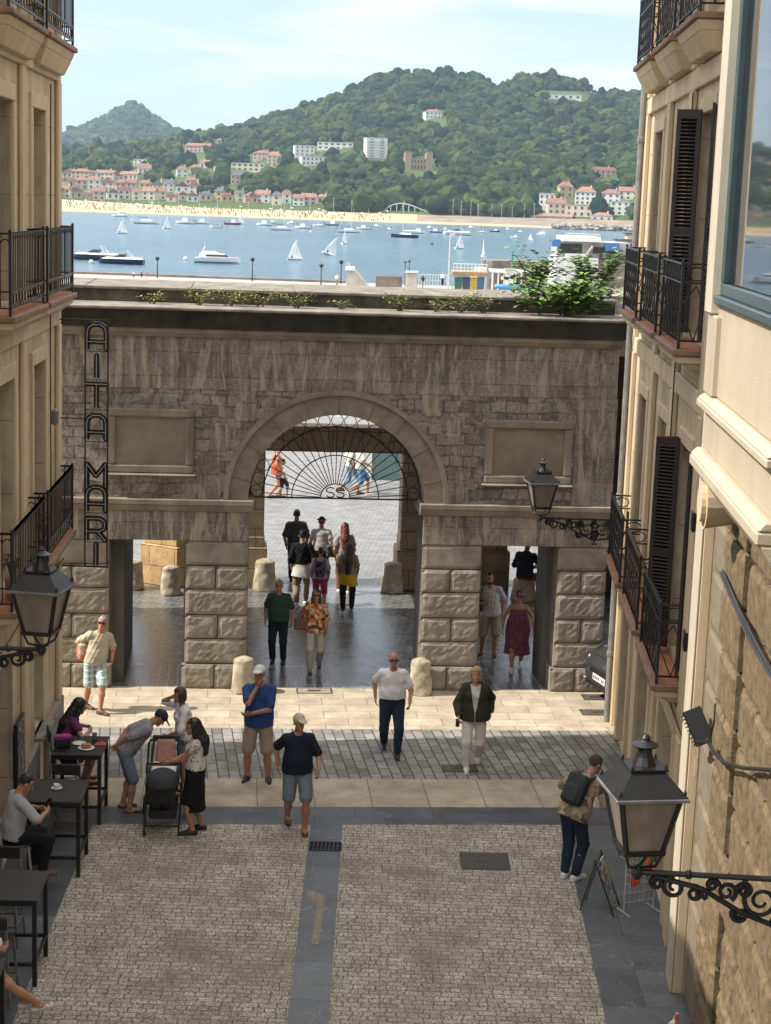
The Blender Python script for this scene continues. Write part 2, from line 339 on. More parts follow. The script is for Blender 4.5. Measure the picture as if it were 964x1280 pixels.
# ground sheets -----------------------------------------------------------
M_quay = bricks('quay_paving', lambda nt: floorvec(nt), (0.36, 0.34, 0.31), (0.28, 0.265, 0.25), (0.18, 0.17, 0.16), 0.5, 0.25, 0.012, 0.75, bstr=0.25, grain=0.2, gsc=30)
struct(MB().box(-140, 140, -60, 188, -5, 0).build('ground', M_quay))
m, nt, b = newmat('sea_water')
v = coords(nt, (1, 0.42, 1)); n1 = noise(nt, v, 0.28, 6, 0.72, 0.3); n2 = noise(nt, coords(nt, (1, .3, 1)), 0.012, 4, 0.6)
nt.links.new(mixc(nt, ramp(nt, n2, 0.35, 0.65), (0.04, 0.11, 0.17), (0.075, 0.16, 0.22)), b.inputs['Base Color'])
b.inputs['Roughness'].default_value = 0.16; b.inputs['IOR'].default_value = 1.33; bump(nt, b, n1, 0.8, 2.2)
M_sea = m
struct(MB().add([(-900, 188, -4), (900, 188, -4), (2600, 7000, -4), (-2600, 7000, -4)], [(0, 1, 2, 3)]).build('sea', M_sea))
# terrain with beach --------------------------------------------------------
Ys = np.concatenate([np.linspace(1060, 1150, 8), np.linspace(1165, 2100, 60), np.linspace(2150, 6500, 60)]); Ts = np.linspace(-0.42, 0.42, 240)
TT, YY = np.meshgrid(Ts, Ys); ZZ = terr(TT.ravel(), YY.ravel()).reshape(TT.shape); ZZ[0] = -6
V = np.stack([TT * YY, YY, ZZ], -1).reshape(-1, 3); nx = len(Ts)
ii, jj = np.meshgrid(np.arange(len(Ys) - 1), np.arange(nx - 1), indexing='ij'); q = (ii * nx + jj).ravel()
Fq = np.stack([q, q + 1, q + nx + 1, q + nx], 1)
M_sand = plain('sand', (0.42, 0.33, 0.20), 0.9, 0.06, 0.05, spec=0.2)
M_wall_sea = plain('seawall_stone', (0.24, 0.19, 0.15), 0.9, 0.2, 0.08, spec=0.2)
M_hill = plain('hill_grass', (0.07, 0.105, 0.032), 0.95, 0.2, 0.012, spec=0.1)
yc = YY[:-1, :-1].ravel(); tcn = TT[:-1, :-1].ravel()
xpx = 496 + 2119 * tcn
mi = np.where(yc < 1148, np.where(xpx < 520, 0, np.where(yc > 1092, 1, 0)), 2)
struct(npmesh('terrain', V, Fq, [M_sand, M_wall_sea, M_hill], mi=mi))
# wood on the hills: crowns that read as one mass ----------------------------
def ico():
    p = (1 + 5 ** .5) / 2; v = [(-1, p, 0), (1, p, 0), (-1, -p, 0), (1, -p, 0), (0, -1, p), (0, 1, p), (0, -1, -p), (0, 1, -p), (p, 0, -1), (p, 0, 1), (-p, 0, -1), (-p, 0, 1)]
    f = [(0, 11, 5), (0, 5, 1), (0, 1, 7), (0, 7, 10), (0, 10, 11), (1, 5, 9), (5, 11, 4), (11, 10, 2), (10, 7, 6), (7, 1, 8), (3, 9, 4), (3, 4, 2), (3, 2, 6), (3, 6, 8), (3, 8, 9), (4, 9, 5), (2, 4, 11), (6, 2, 10), (8, 6, 7), (9, 8, 1)]
    v = [np.array(x, float) / np.linalg.norm(x) for x in v]
    return v, f
def subd(v, f):
    v = list(v); c = {}; o = []
    def mid(a, b):
        k = (min(a, b), max(a, b))
        if k not in c: x = v[a] + v[b]; v.append(x / np.linalg.norm(x)); c[k] = len(v) - 1
        return c[k]
    for a, b, d in f:
        x, y, z = mid(a, b), mid(b, d), mid(d, a); o += [(a, x, z), (b, y, x), (d, z, y), (x, y, z)]
    return v, o
ICV, ICF = subd(*ico()); ICV2, ICF2 = subd(ICV, ICF)
ICV, ICF, ICV2, ICF2 = np.array(ICV), np.array(ICF), np.array(ICV2), np.array(ICF2)
def invY(t, s, lo=1150, hi=2050):
    Yg = np.linspace(lo, hi, 200); out = np.empty(len(t))
    for i in range(len(t)):
        S = np.maximum.accumulate(terr_slope(np.full(200, t[i]), Yg)); out[i] = np.interp(s[i], S + np.arange(200) * 1e-9, Yg)
    return out
TOWN = [(60, 206, 232, 252), (232, 222, 415, 262), (670, 238, 800, 278)]
GAPS = []     # (x, y, half width) kept clear of tree crowns: filled by the house list
def crowns(name, n, xr, mode, mat, rr, seed):
    r = np.random.default_rng(seed); x = r.uniform(xr[0], xr[1], n); t = (x - 15 - 482) / 2119
    if mode == 'near':
        s0 = terr_slope(t, np.full(n, 1155.)); s1 = terr_slope(t, np.full(n, 2010.)); u = r.uniform(0, 1, n); Y = invY(t, s0 + (s1 - s0) * u)
        py = 252 + (x - 482) * .035 - 2119 * terr_slope(t, Y); keep = np.ones(n, bool)
        for a, b0, c, d in TOWN: keep &= ~((x > a) & (x < c) & (py > b0) & (py < d) & (r.uniform(0, 1, n) < 0.48))
        for gx_, gy_, hw, hh in GAPS: keep &= ~((np.abs(x - gx_) < hw + 3) & (py > gy_ - hh * .6) & (py < gy_ + 14))
        x, t, Y = x[keep], t[keep], Y[keep]; n = len(x)
    else:
        Y = r.uniform(*mode, n)
    R = r.uniform(*rr, n) * (1 + 0.6 * (r.uniform(0, 1, n) > .9)); z = terr(t, Y); P = np.stack([t * Y, Y, z + R * 0.55], -1)
    vs, fs = ICV, ICF; k = len(vs)
    off = 1 + r.normal(0, 0.13, (n, k))
    # lumps: a few random directions per crown push the surface out
    for _ in range(7):
        d = r.normal(size=(n, 3)); d[:, 2] = np.abs(d[:, 2]) * .8; d /= np.linalg.norm(d, axis=1)[:, None]
        c = np.einsum('kj,nj->nk', vs, d); off += 0.30 * np.clip((c - .72) / .28, 0, 1) * r.uniform(.3, 1.2, (n, 1))
    Vc = P[:, None, :] + vs[None] * off[..., None] * R[:, None, None] * np.stack([np.ones(n), np.ones(n), r.uniform(.75, 1.25, n)], -1)[:, None, :]
    Fc = (fs[None] + (np.arange(n) * k)[:, None, None]).reshape(-1, 3)
    o = npmesh('hill_forest' if name == 'near' else 'distant_forest', Vc.reshape(-1, 3), Fc, mat, smooth=False)
    at = o.data.color_attributes.new('tint', 'FLOAT_COLOR', 'POINT')
    hue = r.uniform(0, 1, n); br = r.uniform(.5, 1.35, n)
    base = np.array([0.022, 0.048, 0.014])[None] * (1 - hue[:, None]) + np.array([0.078, 0.098, 0.024])[None] * hue[:, None]
    dk = r.uniform(0, 1, n) < .25; base[dk] = np.array([0.012, 0.030, 0.013])
    c = np.concatenate([base * br[:, None], np.ones((n, 1))], 1)
    at.data.foreach_set('color', np.repeat(c, k, 0).astype(np.float32).ravel()); struct(o, 'stuff'); return o
m, nt, b = newmat('hill_leaves'); a = nd(nt, 'ShaderNodeVertexColor', layer_name='tint')
n1 = noise(nt, coords(nt), 0.75, 5, 0.75)
nt.links.new(mixc(nt, 0.6, a.outputs['Color'], mixc(nt, ramp(nt, n1, .3, .7), (0.1, 0.1, 0.1), (0.9, 0.9, 0.9)), 'OVERLAY'), b.inputs['Base Color'])
b.inputs['Roughness'].default_value = 0.9; b.inputs['Specular IOR Level'].default_value = 0.1; bump(nt, b, n1, 1.0, 2.2)
M_crown = m
# ------------------------------------------------------------------ the old town gate, in its own frame: u along its face, v into its depth
GTH = R_(5.2); GO = np.array([0, 30.36, 0.0])
def gw(u, v, z=0.0): return Vector((GO[0] + u * math.cos(GTH) - v * math.sin(GTH), GO[1] + u * math.sin(GTH) + v * math.cos(GTH), z))
def gpx(x, y, v=0.0):
    n = np.array([-math.sin(GTH), math.cos(GTH), 0]); d = ray(x, y); t = ((GO + n * v - CC).dot(n)) / d.dot(n); P = CC + d * t
    return (P - GO).dot(np.array([math.cos(GTH), math.sin(GTH), 0])), P[2]
STAIN = (0.045, 0.040, 0.034)
M_ashlar = bricks('gate_ashlar', wallvec, (0.265, 0.24, 0.202), (0.18, 0.163, 0.138), (0.11, 0.098, 0.082), 0.95, 0.44, 0.007, 0.9, bstr=0.4, grain=0.45, gsc=26, stain=STAIN, stain_sc=(3.6, 3.6, 0.35), wob=0.05, gb=0.35, pale=((0.42, .375, .30), (3.0, 3.0, .5)))
M_rubble = bricks('gate_rubble', wallvec, (0.30, 0.268, 0.236), (0.15, 0.134, 0.118), (0.135, 0.122, 0.107), 0.28, 0.20, 0.012, 0.95, off=0.42, bstr=0.8, grain=0.65, gsc=17, wob=0.17, bd=0.05, gb=1.0, pale=((0.36, .33, .285), (1.5, 1.5, 1.2)))
M_stone = plain('gate_dressed_stone', (0.25, 0.215, 0.168), 0.9, 0.22, 2.2, 0.5, 34, streak=True, spec=0.3)
M_rust = plain('gate_rusticated_stone', (0.285, 0.256, 0.212), 0.92, 0.2, 3.0, 1.0, 30, spec=0.3)
M_dark = plain('gate_dark_cornice', (0.045, 0.040, 0.035), 0.95, 0.3, 3.0, 0.5, 20, spec=0.2)  # cornice colour, much darker than the other gate stone
M_ledge = plain('gate_coping_stone', (0.215, 0.198, 0.165), 0.9, 0.3, 2.5, 0.5, 25, spec=0.2)
M_joint = plain('gate_joint', (0.13, 0.115, 0.095), 0.95, 0.2, 5)
M_inner = bricks('passage_stone', wallvec, (0.34, 0.265, 0.18), (0.28, 0.215, 0.145), (0.13, 0.10, 0.075), 0.7, 0.46, 0.012, 0.9, bstr=0.5, grain=0.35, gsc=24)
gate = thing('town_gate', 'weathered grey brown stone town gate with an arch between two square doorways', 'gate', GO, GTH)
UL, UR, TH = -7.4, 4.15, 0.95
DZ, IZ, AC, AR, AZ = 2.75, 3.22, -0.90, 1.60, 3.50
XS = [UL, -4.97, -3.61, -2.47, 0.70, 1.80, 3.22, UR]
def arcpts(r, n=28, a0=math.pi, a1=0.0): return [(AC + r * math.cos(a0 + (a1 - a0) * i / n), AZ + r * math.sin(a0 + (a1 - a0) * i / n)) for i in range(n + 1)]
# wall core (joint coloured behind the blocks), with the openings left out
for a, b_, c, d in ((UL, -4.95, -3.63, -2.47), (0.70, 1.82, 3.20, UR - 0.02)):
    MB().box(a, b_, 0.05, TH, 0, DZ).box(c, d, 0.05, TH, 0, DZ).box(a, d, 0.05, TH, DZ, 3.5).build('wall_core', M_joint, gate)
# upper wall: one face built as strips round the arch so that the arch is a true hole
up = MB(); P = arcpts(1.98)
T = lambda u, z, d: (u, d, z)
def ringwall(mb, inner, u0, u1, z0, z1, d0, d1):
    top = [(u, z1) for u, _ in inner]
    for (a, b_) in zip(range(len(inner) - 1), range(1, len(inner))):
        mb.prism([inner[a], inner[b_], top[b_], top[a]], T, d0, d1)
    mb.prism([(u0, z0), inner[0], (inner[0][0], z1), (u0, z1)], T, d0, d1); mb.prism([inner[-1], (u1, z0), (u1, z1), (inner[-1][0], z1)], T, d0, d1)
ringwall(up, P, -6.0, UR, 3.5, 5.50, 0.0, TH)
up.build('rubble_wall', M_rubble, gate)
MB().box(UL, UR, -0.012, TH + .01, 5.503, 6.42).build('ashlar_wall', M_ashlar, gate)
for q_ in ((3.42, UR + .02, -0.02, 0.3, 3.52, 5.5), (UL, -6.003, 0.0, TH, 3.5, 5.5), (-3.4, -3.0, -.015, .1, 3.52, 4.3), (-3.2, -2.85, -.015, .1, 4.31, 4.9), (1.12, 1.5, -.015, .1, 3.52, 4.1), (0.95, 1.3, -.015, .1, 4.6, 5.1), (-2.75, -2.4, -.015, .1, 4.95, 5.5), (0.6, 0.95, -.015, .1, 5.12, 5.5)): MB().box(*q_).build('quoin', M_ashlar, gate)

# string course (impost), lintel band, arch ring
def band(mb, u0, u1, z0, z1, d, back=TH): mb.box(u0, u1, -d, back, z0, z1)
for a, b_ in ((UL, -2.40), (0.62, UR + .1)):
    st = MB(); band(st, a, b_, 3.42, 3.52, 0.14); st.frus((a, b_, -0.06, TH, 3.30), (a, b_, -0.13, TH, 3.418)); st.build('string_course', M_stone, gate, 0.01)
for a, b_ in ((UL, -2.47), (0.70, UR)): li = MB(); band(li, a, b_, 2.752, 3.298, 0.02); li.build('lintel', M_ashlar, gate, 0.008)
ar = MB(); I, O = arcpts(AR), arcpts(1.98)
nvs = 15
for i in range(28):
    if i % 4 == 3: pass
    g = 0.0
    ar.prism([I[i], I[i + 1], O[i + 1], O[i]][::-1], T, -0.05, TH - 0.02)
ar.build('archivolt', plain('arch_stone', (0.25, 0.215, 0.168), 0.9, 0.2, 4.0, 0.5, 30), gate)
jm = MB()
for i in range(2, 28, 3):
    (a, b_), (c, d) = I[i], O[i]; jm.bar((a, -0.052, b_), (c, -0.052, d), 0.012, 0.01, up=(0, 1, 0))
jm.build('archivolt_joint', M_joint, gate)
hd = MB(); H1, H2 = arcpts(1.96), arcpts(2.05)
for i in range(28): hd.prism([H1[i], H1[i + 1], H2[i + 1], H2[i]][::-1], T, -0.10, 0.02)
hd.build('hood_moulding', M_stone, gate)
# piers of rusticated courses; every block is bevelled out of the joint plane
def pier(name, u0, u1, side=(1, 1)):
    mb = MB(); zs = [0.0, 0.46, 0.93, 1.38, 1.86, 2.29, 2.75]; k = 0
    for i in range(6):
        ex = 0.05 if i == 0 else 0.0; a0, a1 = u0 - ex * side[0], u1 + ex * side[1]
        cuts = [a0, (a0 + a1) / 2 + (0.03 if i % 4 == 2 else -0.02), a1] if i in (0, 2, 4) and (u1 - u0) < 2 else [a0, a1]
        if u1 - u0 > 2: cuts = [a0, a0 + (0.55 if i % 2 else 0.9), a0 + (1.25 if i % 2 else 1.75), a1]
        for c, d in zip(cuts[:-1], cuts[1:]):
            g = 0.009; y0 = -0.07 - (0.06 if i == 0 else 0) - (0.0 if i < 5 else -0.03)
            mb.box(c + g, d - g, y0 + .045, TH - .02, zs[i] + g, zs[i + 1] - g)
            mb.frus((c + g + .001, d - g - .001, y0 + .045, y0 + .05, zs[i] + g + .001), (c + g + .001, d - g - .001, y0 + .045, y0 + .05, zs[i] + g + .002))
            vs = [(c + g, y0 + .045, zs[i] + g), (d - g, y0 + .045, zs[i] + g), (d - g, y0 + .045, zs[i + 1] - g), (c + g, y0 + .045, zs[i + 1] - g)]
            # pillowed, roughly worked face
            nxx, nzz = max(4, int((d - c) / .07)), 7; grid = []
            for jz in range(nzz + 1):
                for jx in range(nxx + 1):
                    fx, fz = jx / nxx, jz / nzz; e = min(fx * (d - c), (1 - fx) * (d - c), fz * .43, (1 - fz) * .43); l = min(1, e / .032)
                    grid.append((c + g + fx * (d - c - 2 * g), y0 + .045 - .028 * l - (random.uniform(-.006, .008) * l if i < 5 else 0), zs[i] + g + fz * (zs[i + 1] - zs[i] - 2 * g)))
            fs = [(a + jz * (nxx + 1), a + 1 + jz * (nxx + 1), a + 1 + (jz + 1) * (nxx + 1), a + (jz + 1) * (nxx + 1)) for jz in range(nzz) for a in range(nxx)]
            mb.add(grid, fs)
    return mb.build(name, M_rust, gate)
pier('pier', UL, -4.97, (0, 1)); pier('pier', -3.61, -2.47); pier('pier', 0.70, 1.80); pier('pier', 3.22, UR, (1, 0))
# cornice and coping
co = MB(); co.frus((UL, UR + .02, -0.05, TH, 6.42), (UL, UR + .05, -0.12, TH, 6.50)); co.box(UL, UR + .05, -0.14, TH, 6.50, 6.585); co.build('moulding', M_stone, gate, 0.008)
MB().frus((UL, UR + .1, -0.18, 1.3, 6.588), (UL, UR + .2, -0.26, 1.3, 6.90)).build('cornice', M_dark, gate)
MB().box(UL, UR + .24, -0.30, 1.3, 6.903, 6.955).build('coping', M_ledge, gate, 0.012)
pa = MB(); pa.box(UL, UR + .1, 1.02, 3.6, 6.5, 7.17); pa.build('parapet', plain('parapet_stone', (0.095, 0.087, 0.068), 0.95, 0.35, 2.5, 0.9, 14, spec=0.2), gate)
cp = MB(); x = UL
while x < UR:
    w = 1.9; cp.box(x + .004, min(x + w, UR + .12) - .004, 0.98, 3.65, 7.173, 7.225 + random.uniform(0, .015)); x += w
cp.build('parapet_coping', M_ledge, gate, 0.01)
# framed panels
for u0, u1, z0, z1 in ((-5.02, -3.48, 3.98, 5.14), (1.77, 3.37, 3.92, 5.08)):
    f = MB(); w = 0.15
    for a, b_, c, d in ((u0, u1, z0, z0 + w), (u0, u1, z1 - w, z1), (u0, u0 + w, z0 + w + .002, z1 - w - .002), (u1 - w, u1, z0 + w + .002, z1 - w - .002)): f.box(a, b_, -0.085, 0.05, c, d)
    f.box(u0 - .05, u1 + .05, -0.13, 0.05, z0 - .05, z0 - .003)
    pf = f.build('panel_frame', M_stone, gate, 0.03)
    MB().box(u0 + w + .002, u1 - w - .002, -0.02, 0.05, z0 + w + .002, z1 - w - .002).build('panel', plain('panel_stone', (0.25, 0.212, 0.16), 0.9, 0.18, 1.5, 0.3, 30), pf)
# passage behind: vault slab, end walls, back beam and piers
MB().box(-7.4, 6.4, 1.0, 5.8, 6.2, 6.49).box(-4.62, 6.4, 5.8, 8.9, 6.2, 6.49).build('passage_roof', M_inner, gate)
MB().box(-7.6, -7.0, 1.02, 5.8, 0, 6.2).build('end_wall', M_inner, gate)
bk = MB(); bk.box(-4.62, -2.31, 8.2, 8.9, 3.18, 6.2); bk.box(1.62, 6.4, 8.2, 8.9, 3.18, 6.2); bk.box(-2.31, 1.62, 8.22, 8.85, 3.2, 3.78); bk.box(-2.31, 1.62, 8.2, 8.9, 5.3, 6.2)
bk.build('rear_wall', M_inner, gate)
for u0, u1 in ((-3.0, -2.05), (1.12, 1.75), (3.0, 3.62), (5.2, 6.3)):
    p_ = MB(); p_.box(u0, u1, 8.2, 8.95, 0, 3.18); p_.box(u0 - .08, u1 + .08, 8.12, 9.03, 0, 0.95); p_.box(u0 - .02, u1 + .02, 8.18, 8.97, .953, 1.2)
    p_.build('rear_pier', M_inner, gate, 0.02)
p_ = MB(); p_.box(-.44, .44, -.36, .36, 0, 3.18); p_.box(-.52, .52, -.44, .44, 0, .95); p_.box(-.46, .46, -.38, .38, .953, 1.2)
o = p_.build('rear_pier', bricks('painted_sunlit_pier', wallvec, (.56, .37, .17), (.48, .31, .14), (.22, .15, .08), .7, .46, .012, .9, grain=.3, gsc=24), gate, .02); o.location = (-4.22, 8.6, 0); o.rotation_euler = (0, 0, R_(-32))  # this pier's stone is coloured brighter and warmer to imitate sunlight on it
for a in ((-4.965, -4.72, 0.30, TH + 2.0, 0, 2.74), (3.08, 3.21, 0.40, TH + .35, 0, 2.74)): MB().box(*a).build('door_jamb', plain('old_grey_timber', (0.10, 0.094, 0.085), 0.8, 0.25, 3, 0.5, 30, streak=True), gate, 0.01)
# fan grille of wrought iron
M_iron = plain('wrought_iron', (0.010, 0.010, 0.011), 0.45, 0.1, 20, spec=0.5)
g = MB(); gy_ = 0.42; gp = lambda r, a: (AC + r * math.cos(a), gy_, AZ + r * math.sin(a))
arc = lambda r, n=40, a0=0, a1=math.pi: [gp(r, a0 + (a1 - a0) * i / n) for i in range(n + 1)]
g.tube([(AC - 1.6, gy_, AZ - .0), (AC + 1.6, gy_, AZ)], 0.016, 6)
for r, w in ((0.27, .011), (0.80, .011), (1.33, .012), (1.57, .016)): g.tube(arc(r), w, 5)
for i in range(25):
    a = math.pi * (i + .5) / 25; g.tube([gp(0.27, a), gp(1.33, a)], 0.0085, 5)
for i in range(19):
    a = math.pi * (i + .5) / 19; c = gp(1.45, a); g.tube([(c[0] + .108 * math.cos(t), gy_, c[2] + .108 * math.sin(t)) for t in np.linspace(0, 2 * math.pi, 15)[:-1]], 0.008, 5, closed=True)
gr = tag(g.build('fan_grille', M_iron), 'black wrought iron fan grille with radiating bars filling the top of the arch', 'grille'); gr.location = GO; gr.rotation_euler = (0, 0, GTH)
s_ = MB()
for cx, fl in ((-.09, 1), (.09, 1)):     # the two letters S of its monogram
    pts = [(AC + cx + .075 * math.cos(t), gy_, AZ + .155 + .045 * math.sin(t)) for t in np.linspace(0.4, 4.6, 10)] + [(AC + cx + .075 * math.cos(t), gy_, AZ + .065 + .045 * math.sin(t)) for t in np.linspace(1.4, -2.8, 10)]
    s_.tube(pts, 0.012, 5)
s_.build('monogram', M_iron, gr)

# ------------------------------------------------------------------ paving
def sheet(name, poly, mat, z, kind='structure'): return struct(MB().add([(p[0], p[1], z) for p in poly], [tuple(range(len(poly)))]).build(name, mat), kind)
BL, BR = -8.0, 9.0
def strip(v0, v1): return [gw(BL, v0), gw(BR, v0), gw(BR, v1), gw(BL, v1)]
def gfl(nt): return floorvec(nt, -GTH)
M_bs = bricks('beige_slabs', gfl, (0.47, 0.405, 0.31), (0.39, 0.335, 0.255), (0.19, 0.155, 0.115), 0.82, 0.40, 0.008, 0.75, bstr=0.3, grain=0.25, gsc=45, wob=0.02, gb=0.15, stain=(0.33, 0.26, 0.18), stain_sc=(1.2, 1.2, 1.2))
M_bs2 = bricks('pale_slabs', gfl, (0.40, 0.34, 0.255), (0.34, 0.285, 0.215), (0.12, 0.10, 0.08), 0.86, 3.0, 0.008, 0.7, bstr=0.3, grain=0.25, gsc=45, gb=0.15, stain=(0.25, 0.20, 0.15), stain_sc=(1.0, 1.0, 1.0))
M_gs = bricks('grey_setts', lambda nt: floorvec(nt, -GTH + math.pi / 2 - 0.06), (0.285, 0.275, 0.255), (0.105, 0.102, 0.10), (0.045, 0.042, 0.04), 0.36, 0.17, 0.011, 0.62, off=0.37, bstr=0.5, grain=0.3, gsc=55, rvar=0.12, bias=-0.35, wob=0.02, stain=(0.10, 0.095, 0.09), stain_sc=(.7, .7, .7))
M_slate = bricks('slate_slabs', lambda nt: floorvec(nt, 0, (0.3, 0.1)), (0.105, 0.115, 0.130), (0.066, 0.074, 0.088), (0.025, 0.027, 0.03), 1.15, 0.95, 0.006, 0.42, bstr=0.2, grain=0.25, gsc=35, veins=((0.42, 0.43, 0.44), 1.1), rvar=0.1, gb=0.12)
M_slateY = bricks('slate_gutter', lambda nt: floorvec(nt, math.pi / 2, (0.2, 0.27)), (0.115, 0.126, 0.143), (0.080, 0.089, 0.103), (0.025, 0.027, 0.03), 0.98, 3.0, 0.006, 0.42, bstr=0.2, grain=0.22, gsc=35, veins=((0.42, 0.43, 0.44), 1.1), rvar=0.1, gb=0.1)
M_cob = bricks('granite_setts', lambda nt: floorvec(nt, 0), (0.43, 0.392, 0.33), (0.32, 0.29, 0.243), (0.17, 0.154, 0.13), 0.205, 0.108, 0.009, 0.85, off=0.43, bstr=0.7, grain=1.0, gsc=34, wob=0.05, gb=0.9, squash=0.6, stain=(0.20, 0.175, 0.14), stain_sc=(.45, .45, .45))
M_pas = bricks('passage_slate_setts', lambda nt: floorvec(nt, math.pi / 2 - .09), (0.16, 0.162, 0.166), (0.085, 0.087, 0.09), (0.26, 0.26, 0.255), 0.42, 0.17, 0.014, 0.25, bstr=0.4, grain=0.3, gsc=22, rvar=0.07, wob=0.06, gb=0.14, spec=0.6)
M_pas2 = bricks('passage_sett_rows', lambda nt: floorvec(nt, 0.09), (0.17, 0.17, 0.17), (0.10, 0.102, 0.104), (0.26, 0.26, 0.25), 0.30, 0.135, 0.013, 0.24, bstr=0.4, grain=0.3, gsc=22, rvar=0.07, wob=0.06, gb=0.14, spec=0.6)
M_square = bricks('quay_sett_paving', lambda nt: floorvec(nt, 0.09), (0.225, 0.225, 0.222), (0.165, 0.166, 0.165), (0.085, 0.085, 0.084), 0.26, 0.13, 0.013, 0.55, bstr=0.35, grain=0.3, gsc=22, wob=0.05)
sheet('pavement', strip(-2.45, 0.0), M_bs, 0.004)
sheet('road', strip(-4.98, -2.45), M_gs, 0.004)
sheet('pavement', strip(-6.22, -4.98), M_bs2, 0.004)
sheet('pavement', [gw(-8, -6.95), gw(9, -6.95), gw(9, -6.22), gw(-8, -6.22)], M_slate, 0.004)
sheet('path', strip(0.0, 1.55), M_pas, 0.004)
sheet('path', strip(1.55, 8.6), M_pas2, 0.004)
sheet('pavement', strip(8.6, 40), M_square, 0.004)
yb = lambda x: gw((x - 6.95 * math.sin(GTH)) / math.cos(GTH), -6.95)
def street(name, x0n, x0f, x1n, x1f, mat, z):
    a, b_ = yb(x0f), yb(x1f); return sheet(name, [(x0n, -12, 0), (x1n, -12, 0), (x1f, b_.y, 0), (x0f, a.y, 0)], mat, z)
street('road', -3.0, -4.02, -0.72, -0.92, M_cob, 0.004); street('road', -0.27, -0.462, 2.2, 2.745, M_cob, 0.004)
street('gutter', -0.72, -0.92, -0.27, -0.462, M_slateY, 0.004)
street('pavement', -7.0, -7.0, -3.0, -4.02, M_slate, 0.0041); street('pavement', 2.2, 2.745, 8, 8, M_slate, 0.0041)
# iron covers, grates and repairs in the paving
M_cast = plain('cast_iron', (0.055, 0.052, 0.05), 0.6, 0.25, 12, 0.7, 60)
def plate(name, cpx, w, d, label, cat, mat, rz=0.0, grid=False, rim=0.0):
    p = gz(*cpx); o = thing(name, label, cat, (p[0], p[1], 0.0045), rz)
    mb = MB()
    if grid:
        mb.box(-w / 2, w / 2, -d / 2, -d / 2 + .03, 0, .012); mb.box(-w / 2, w / 2, d / 2 - .03, d / 2, 0, .012)
        for i in range(9): x = -w / 2 + w * i / 8; mb.box(x - .012, x + .012, -d / 2 + .031, d / 2 - .031, 0, .0115)
        mb.box(-w / 2 + .013, w / 2 - .013, -.012, .012, 0, .0110)
        mb.build('grate', M_iron, o); MB().box(-w / 2 + .005, w / 2 - .005, -d / 2 + .005, d / 2 - .005, .0005, .002).build('pit_shade', plain('pit_shade_paint', (.004, .004, .004), 1), o)  # flat black sheet painted in place of the shade below the grate
    else:
        mb.box(-w / 2, w / 2, -d / 2, d / 2, 0, .008); mb.build('cover', mat, o, 0.003)
        h = MB(); h.box(-.12, .12, -.045, .045, .0085, .012); h.build('handle', M_cast, o)
        r = MB()
        for a, b_, c, e in ((-w / 2 - .03, w / 2 + .03, -d / 2 - .03, -d / 2 - .002), (-w / 2 - .03, w / 2 + .03, d / 2 + .002, d / 2 + .03), (-w / 2 - .03, -w / 2 - .002, -d / 2, d / 2), (w / 2 + .002, w / 2 + .03, -d / 2, d / 2)): r.box(a, b_, c, e, 0, .005)
        r.build('rim', M_cast, o)
    return o
plate('manhole_cover', (606, 1077), 0.62, 0.55, 'dark square iron cover set in the right hand cobbles', 'manhole cover', M_cast, 0.02)
plate('drain_grate', (407, 1058.5), 0.44, 0.33, 'black iron drain grate at the top of the slate gutter', 'drain grate', M_cast, grid=True)
plate('manhole_cover', (575, 961), 0.5, 0.3, 'worn rusty cover in the dark grey paving near the woman in olive', 'manhole cover', plain('rusty_plate', (0.10, 0.085, 0.075), .7, .3, 20, .5), GTH)
plate('manhole_cover', (393, 864), 0.6, 0.28, 'pale stone cover in front of the arch threshold', 'manhole cover', plain('pale_plate', (0.32, 0.27, 0.21), .7, .2, 12, .3), GTH)
plate('manhole_cover', (745, 872), 0.45, 0.30, 'small iron cover in beige slabs by the dark car', 'manhole cover', plain('rusty_plate', (0.1, .1, .1)), GTH)
plate('manhole_cover', (747, 891), 0.55, 0.30, 'larger iron cover in beige slabs nearest the right building', 'manhole cover', plain('rusty_plate', (0.1, .1, .1)), GTH)
pt = MB(); pp = [gz(x, y) for x, y in ((384, 1112), (407, 1120), (404, 1140), (398, 1182), (389, 1180), (395, 1142), (396, 1128), (383, 1124))]
pt.add([(p[0], p[1], 0.0085) for p in pp], [(0, 1, 2, 3, 4, 5, 6, 7)]); struct(pt.build('mortar_patch', plain('mortar_patch', (0.245, 0.215, 0.175), .9, .2, 14, .4, 60)))
# ------------------------------------------------------------------ street buildings: local x along the facade, y out into the street
M_fac = bricks('sandstone_ashlar', wallvec, (0.58, 0.465, 0.315), (0.51, 0.41, 0.275), (0.22, 0.165, 0.11), 1.3, 0.98, 0.006, 0.85, bstr=0.3, grain=0.18, gsc=30, stain=(0.27, 0.205, 0.135), stain_sc=(2.2, 2.2, 0.16), gb=0.2)
M_fac2 = plain('sandstone_trim', (0.58, 0.465, 0.315), 0.85, 0.13, 2.0, 0.25, 40, streak=True)
M_cream = plain('cream_painted_plaster', (0.47, 0.40, 0.295), 0.6, 0.07, 1.6, 0.5, 55, streak=True)
M_white = plain('white_painted_trim', (0.55, 0.49, 0.385), 0.5, 0.09, 3.0, 0.5, 45, streak=True)
M_brownstone = plain('brown_sandstone', (0.165, 0.118, 0.066), 0.95, 0.30, 7.0, 1.0, 30); M_smooth = plain('smooth_greyed_stone', (0.21, 0.172, 0.122), 0.9, 0.15, 4, .5, 40)
M_slab = plain('balcony_slab_edge', (0.235, 0.135, 0.09), 0.8, 0.2, 4, 0.3, 40)
M_terra = plain('terracotta_tile', (0.40, 0.17, 0.09), 0.8, 0.2, 6, 0.3, 50)
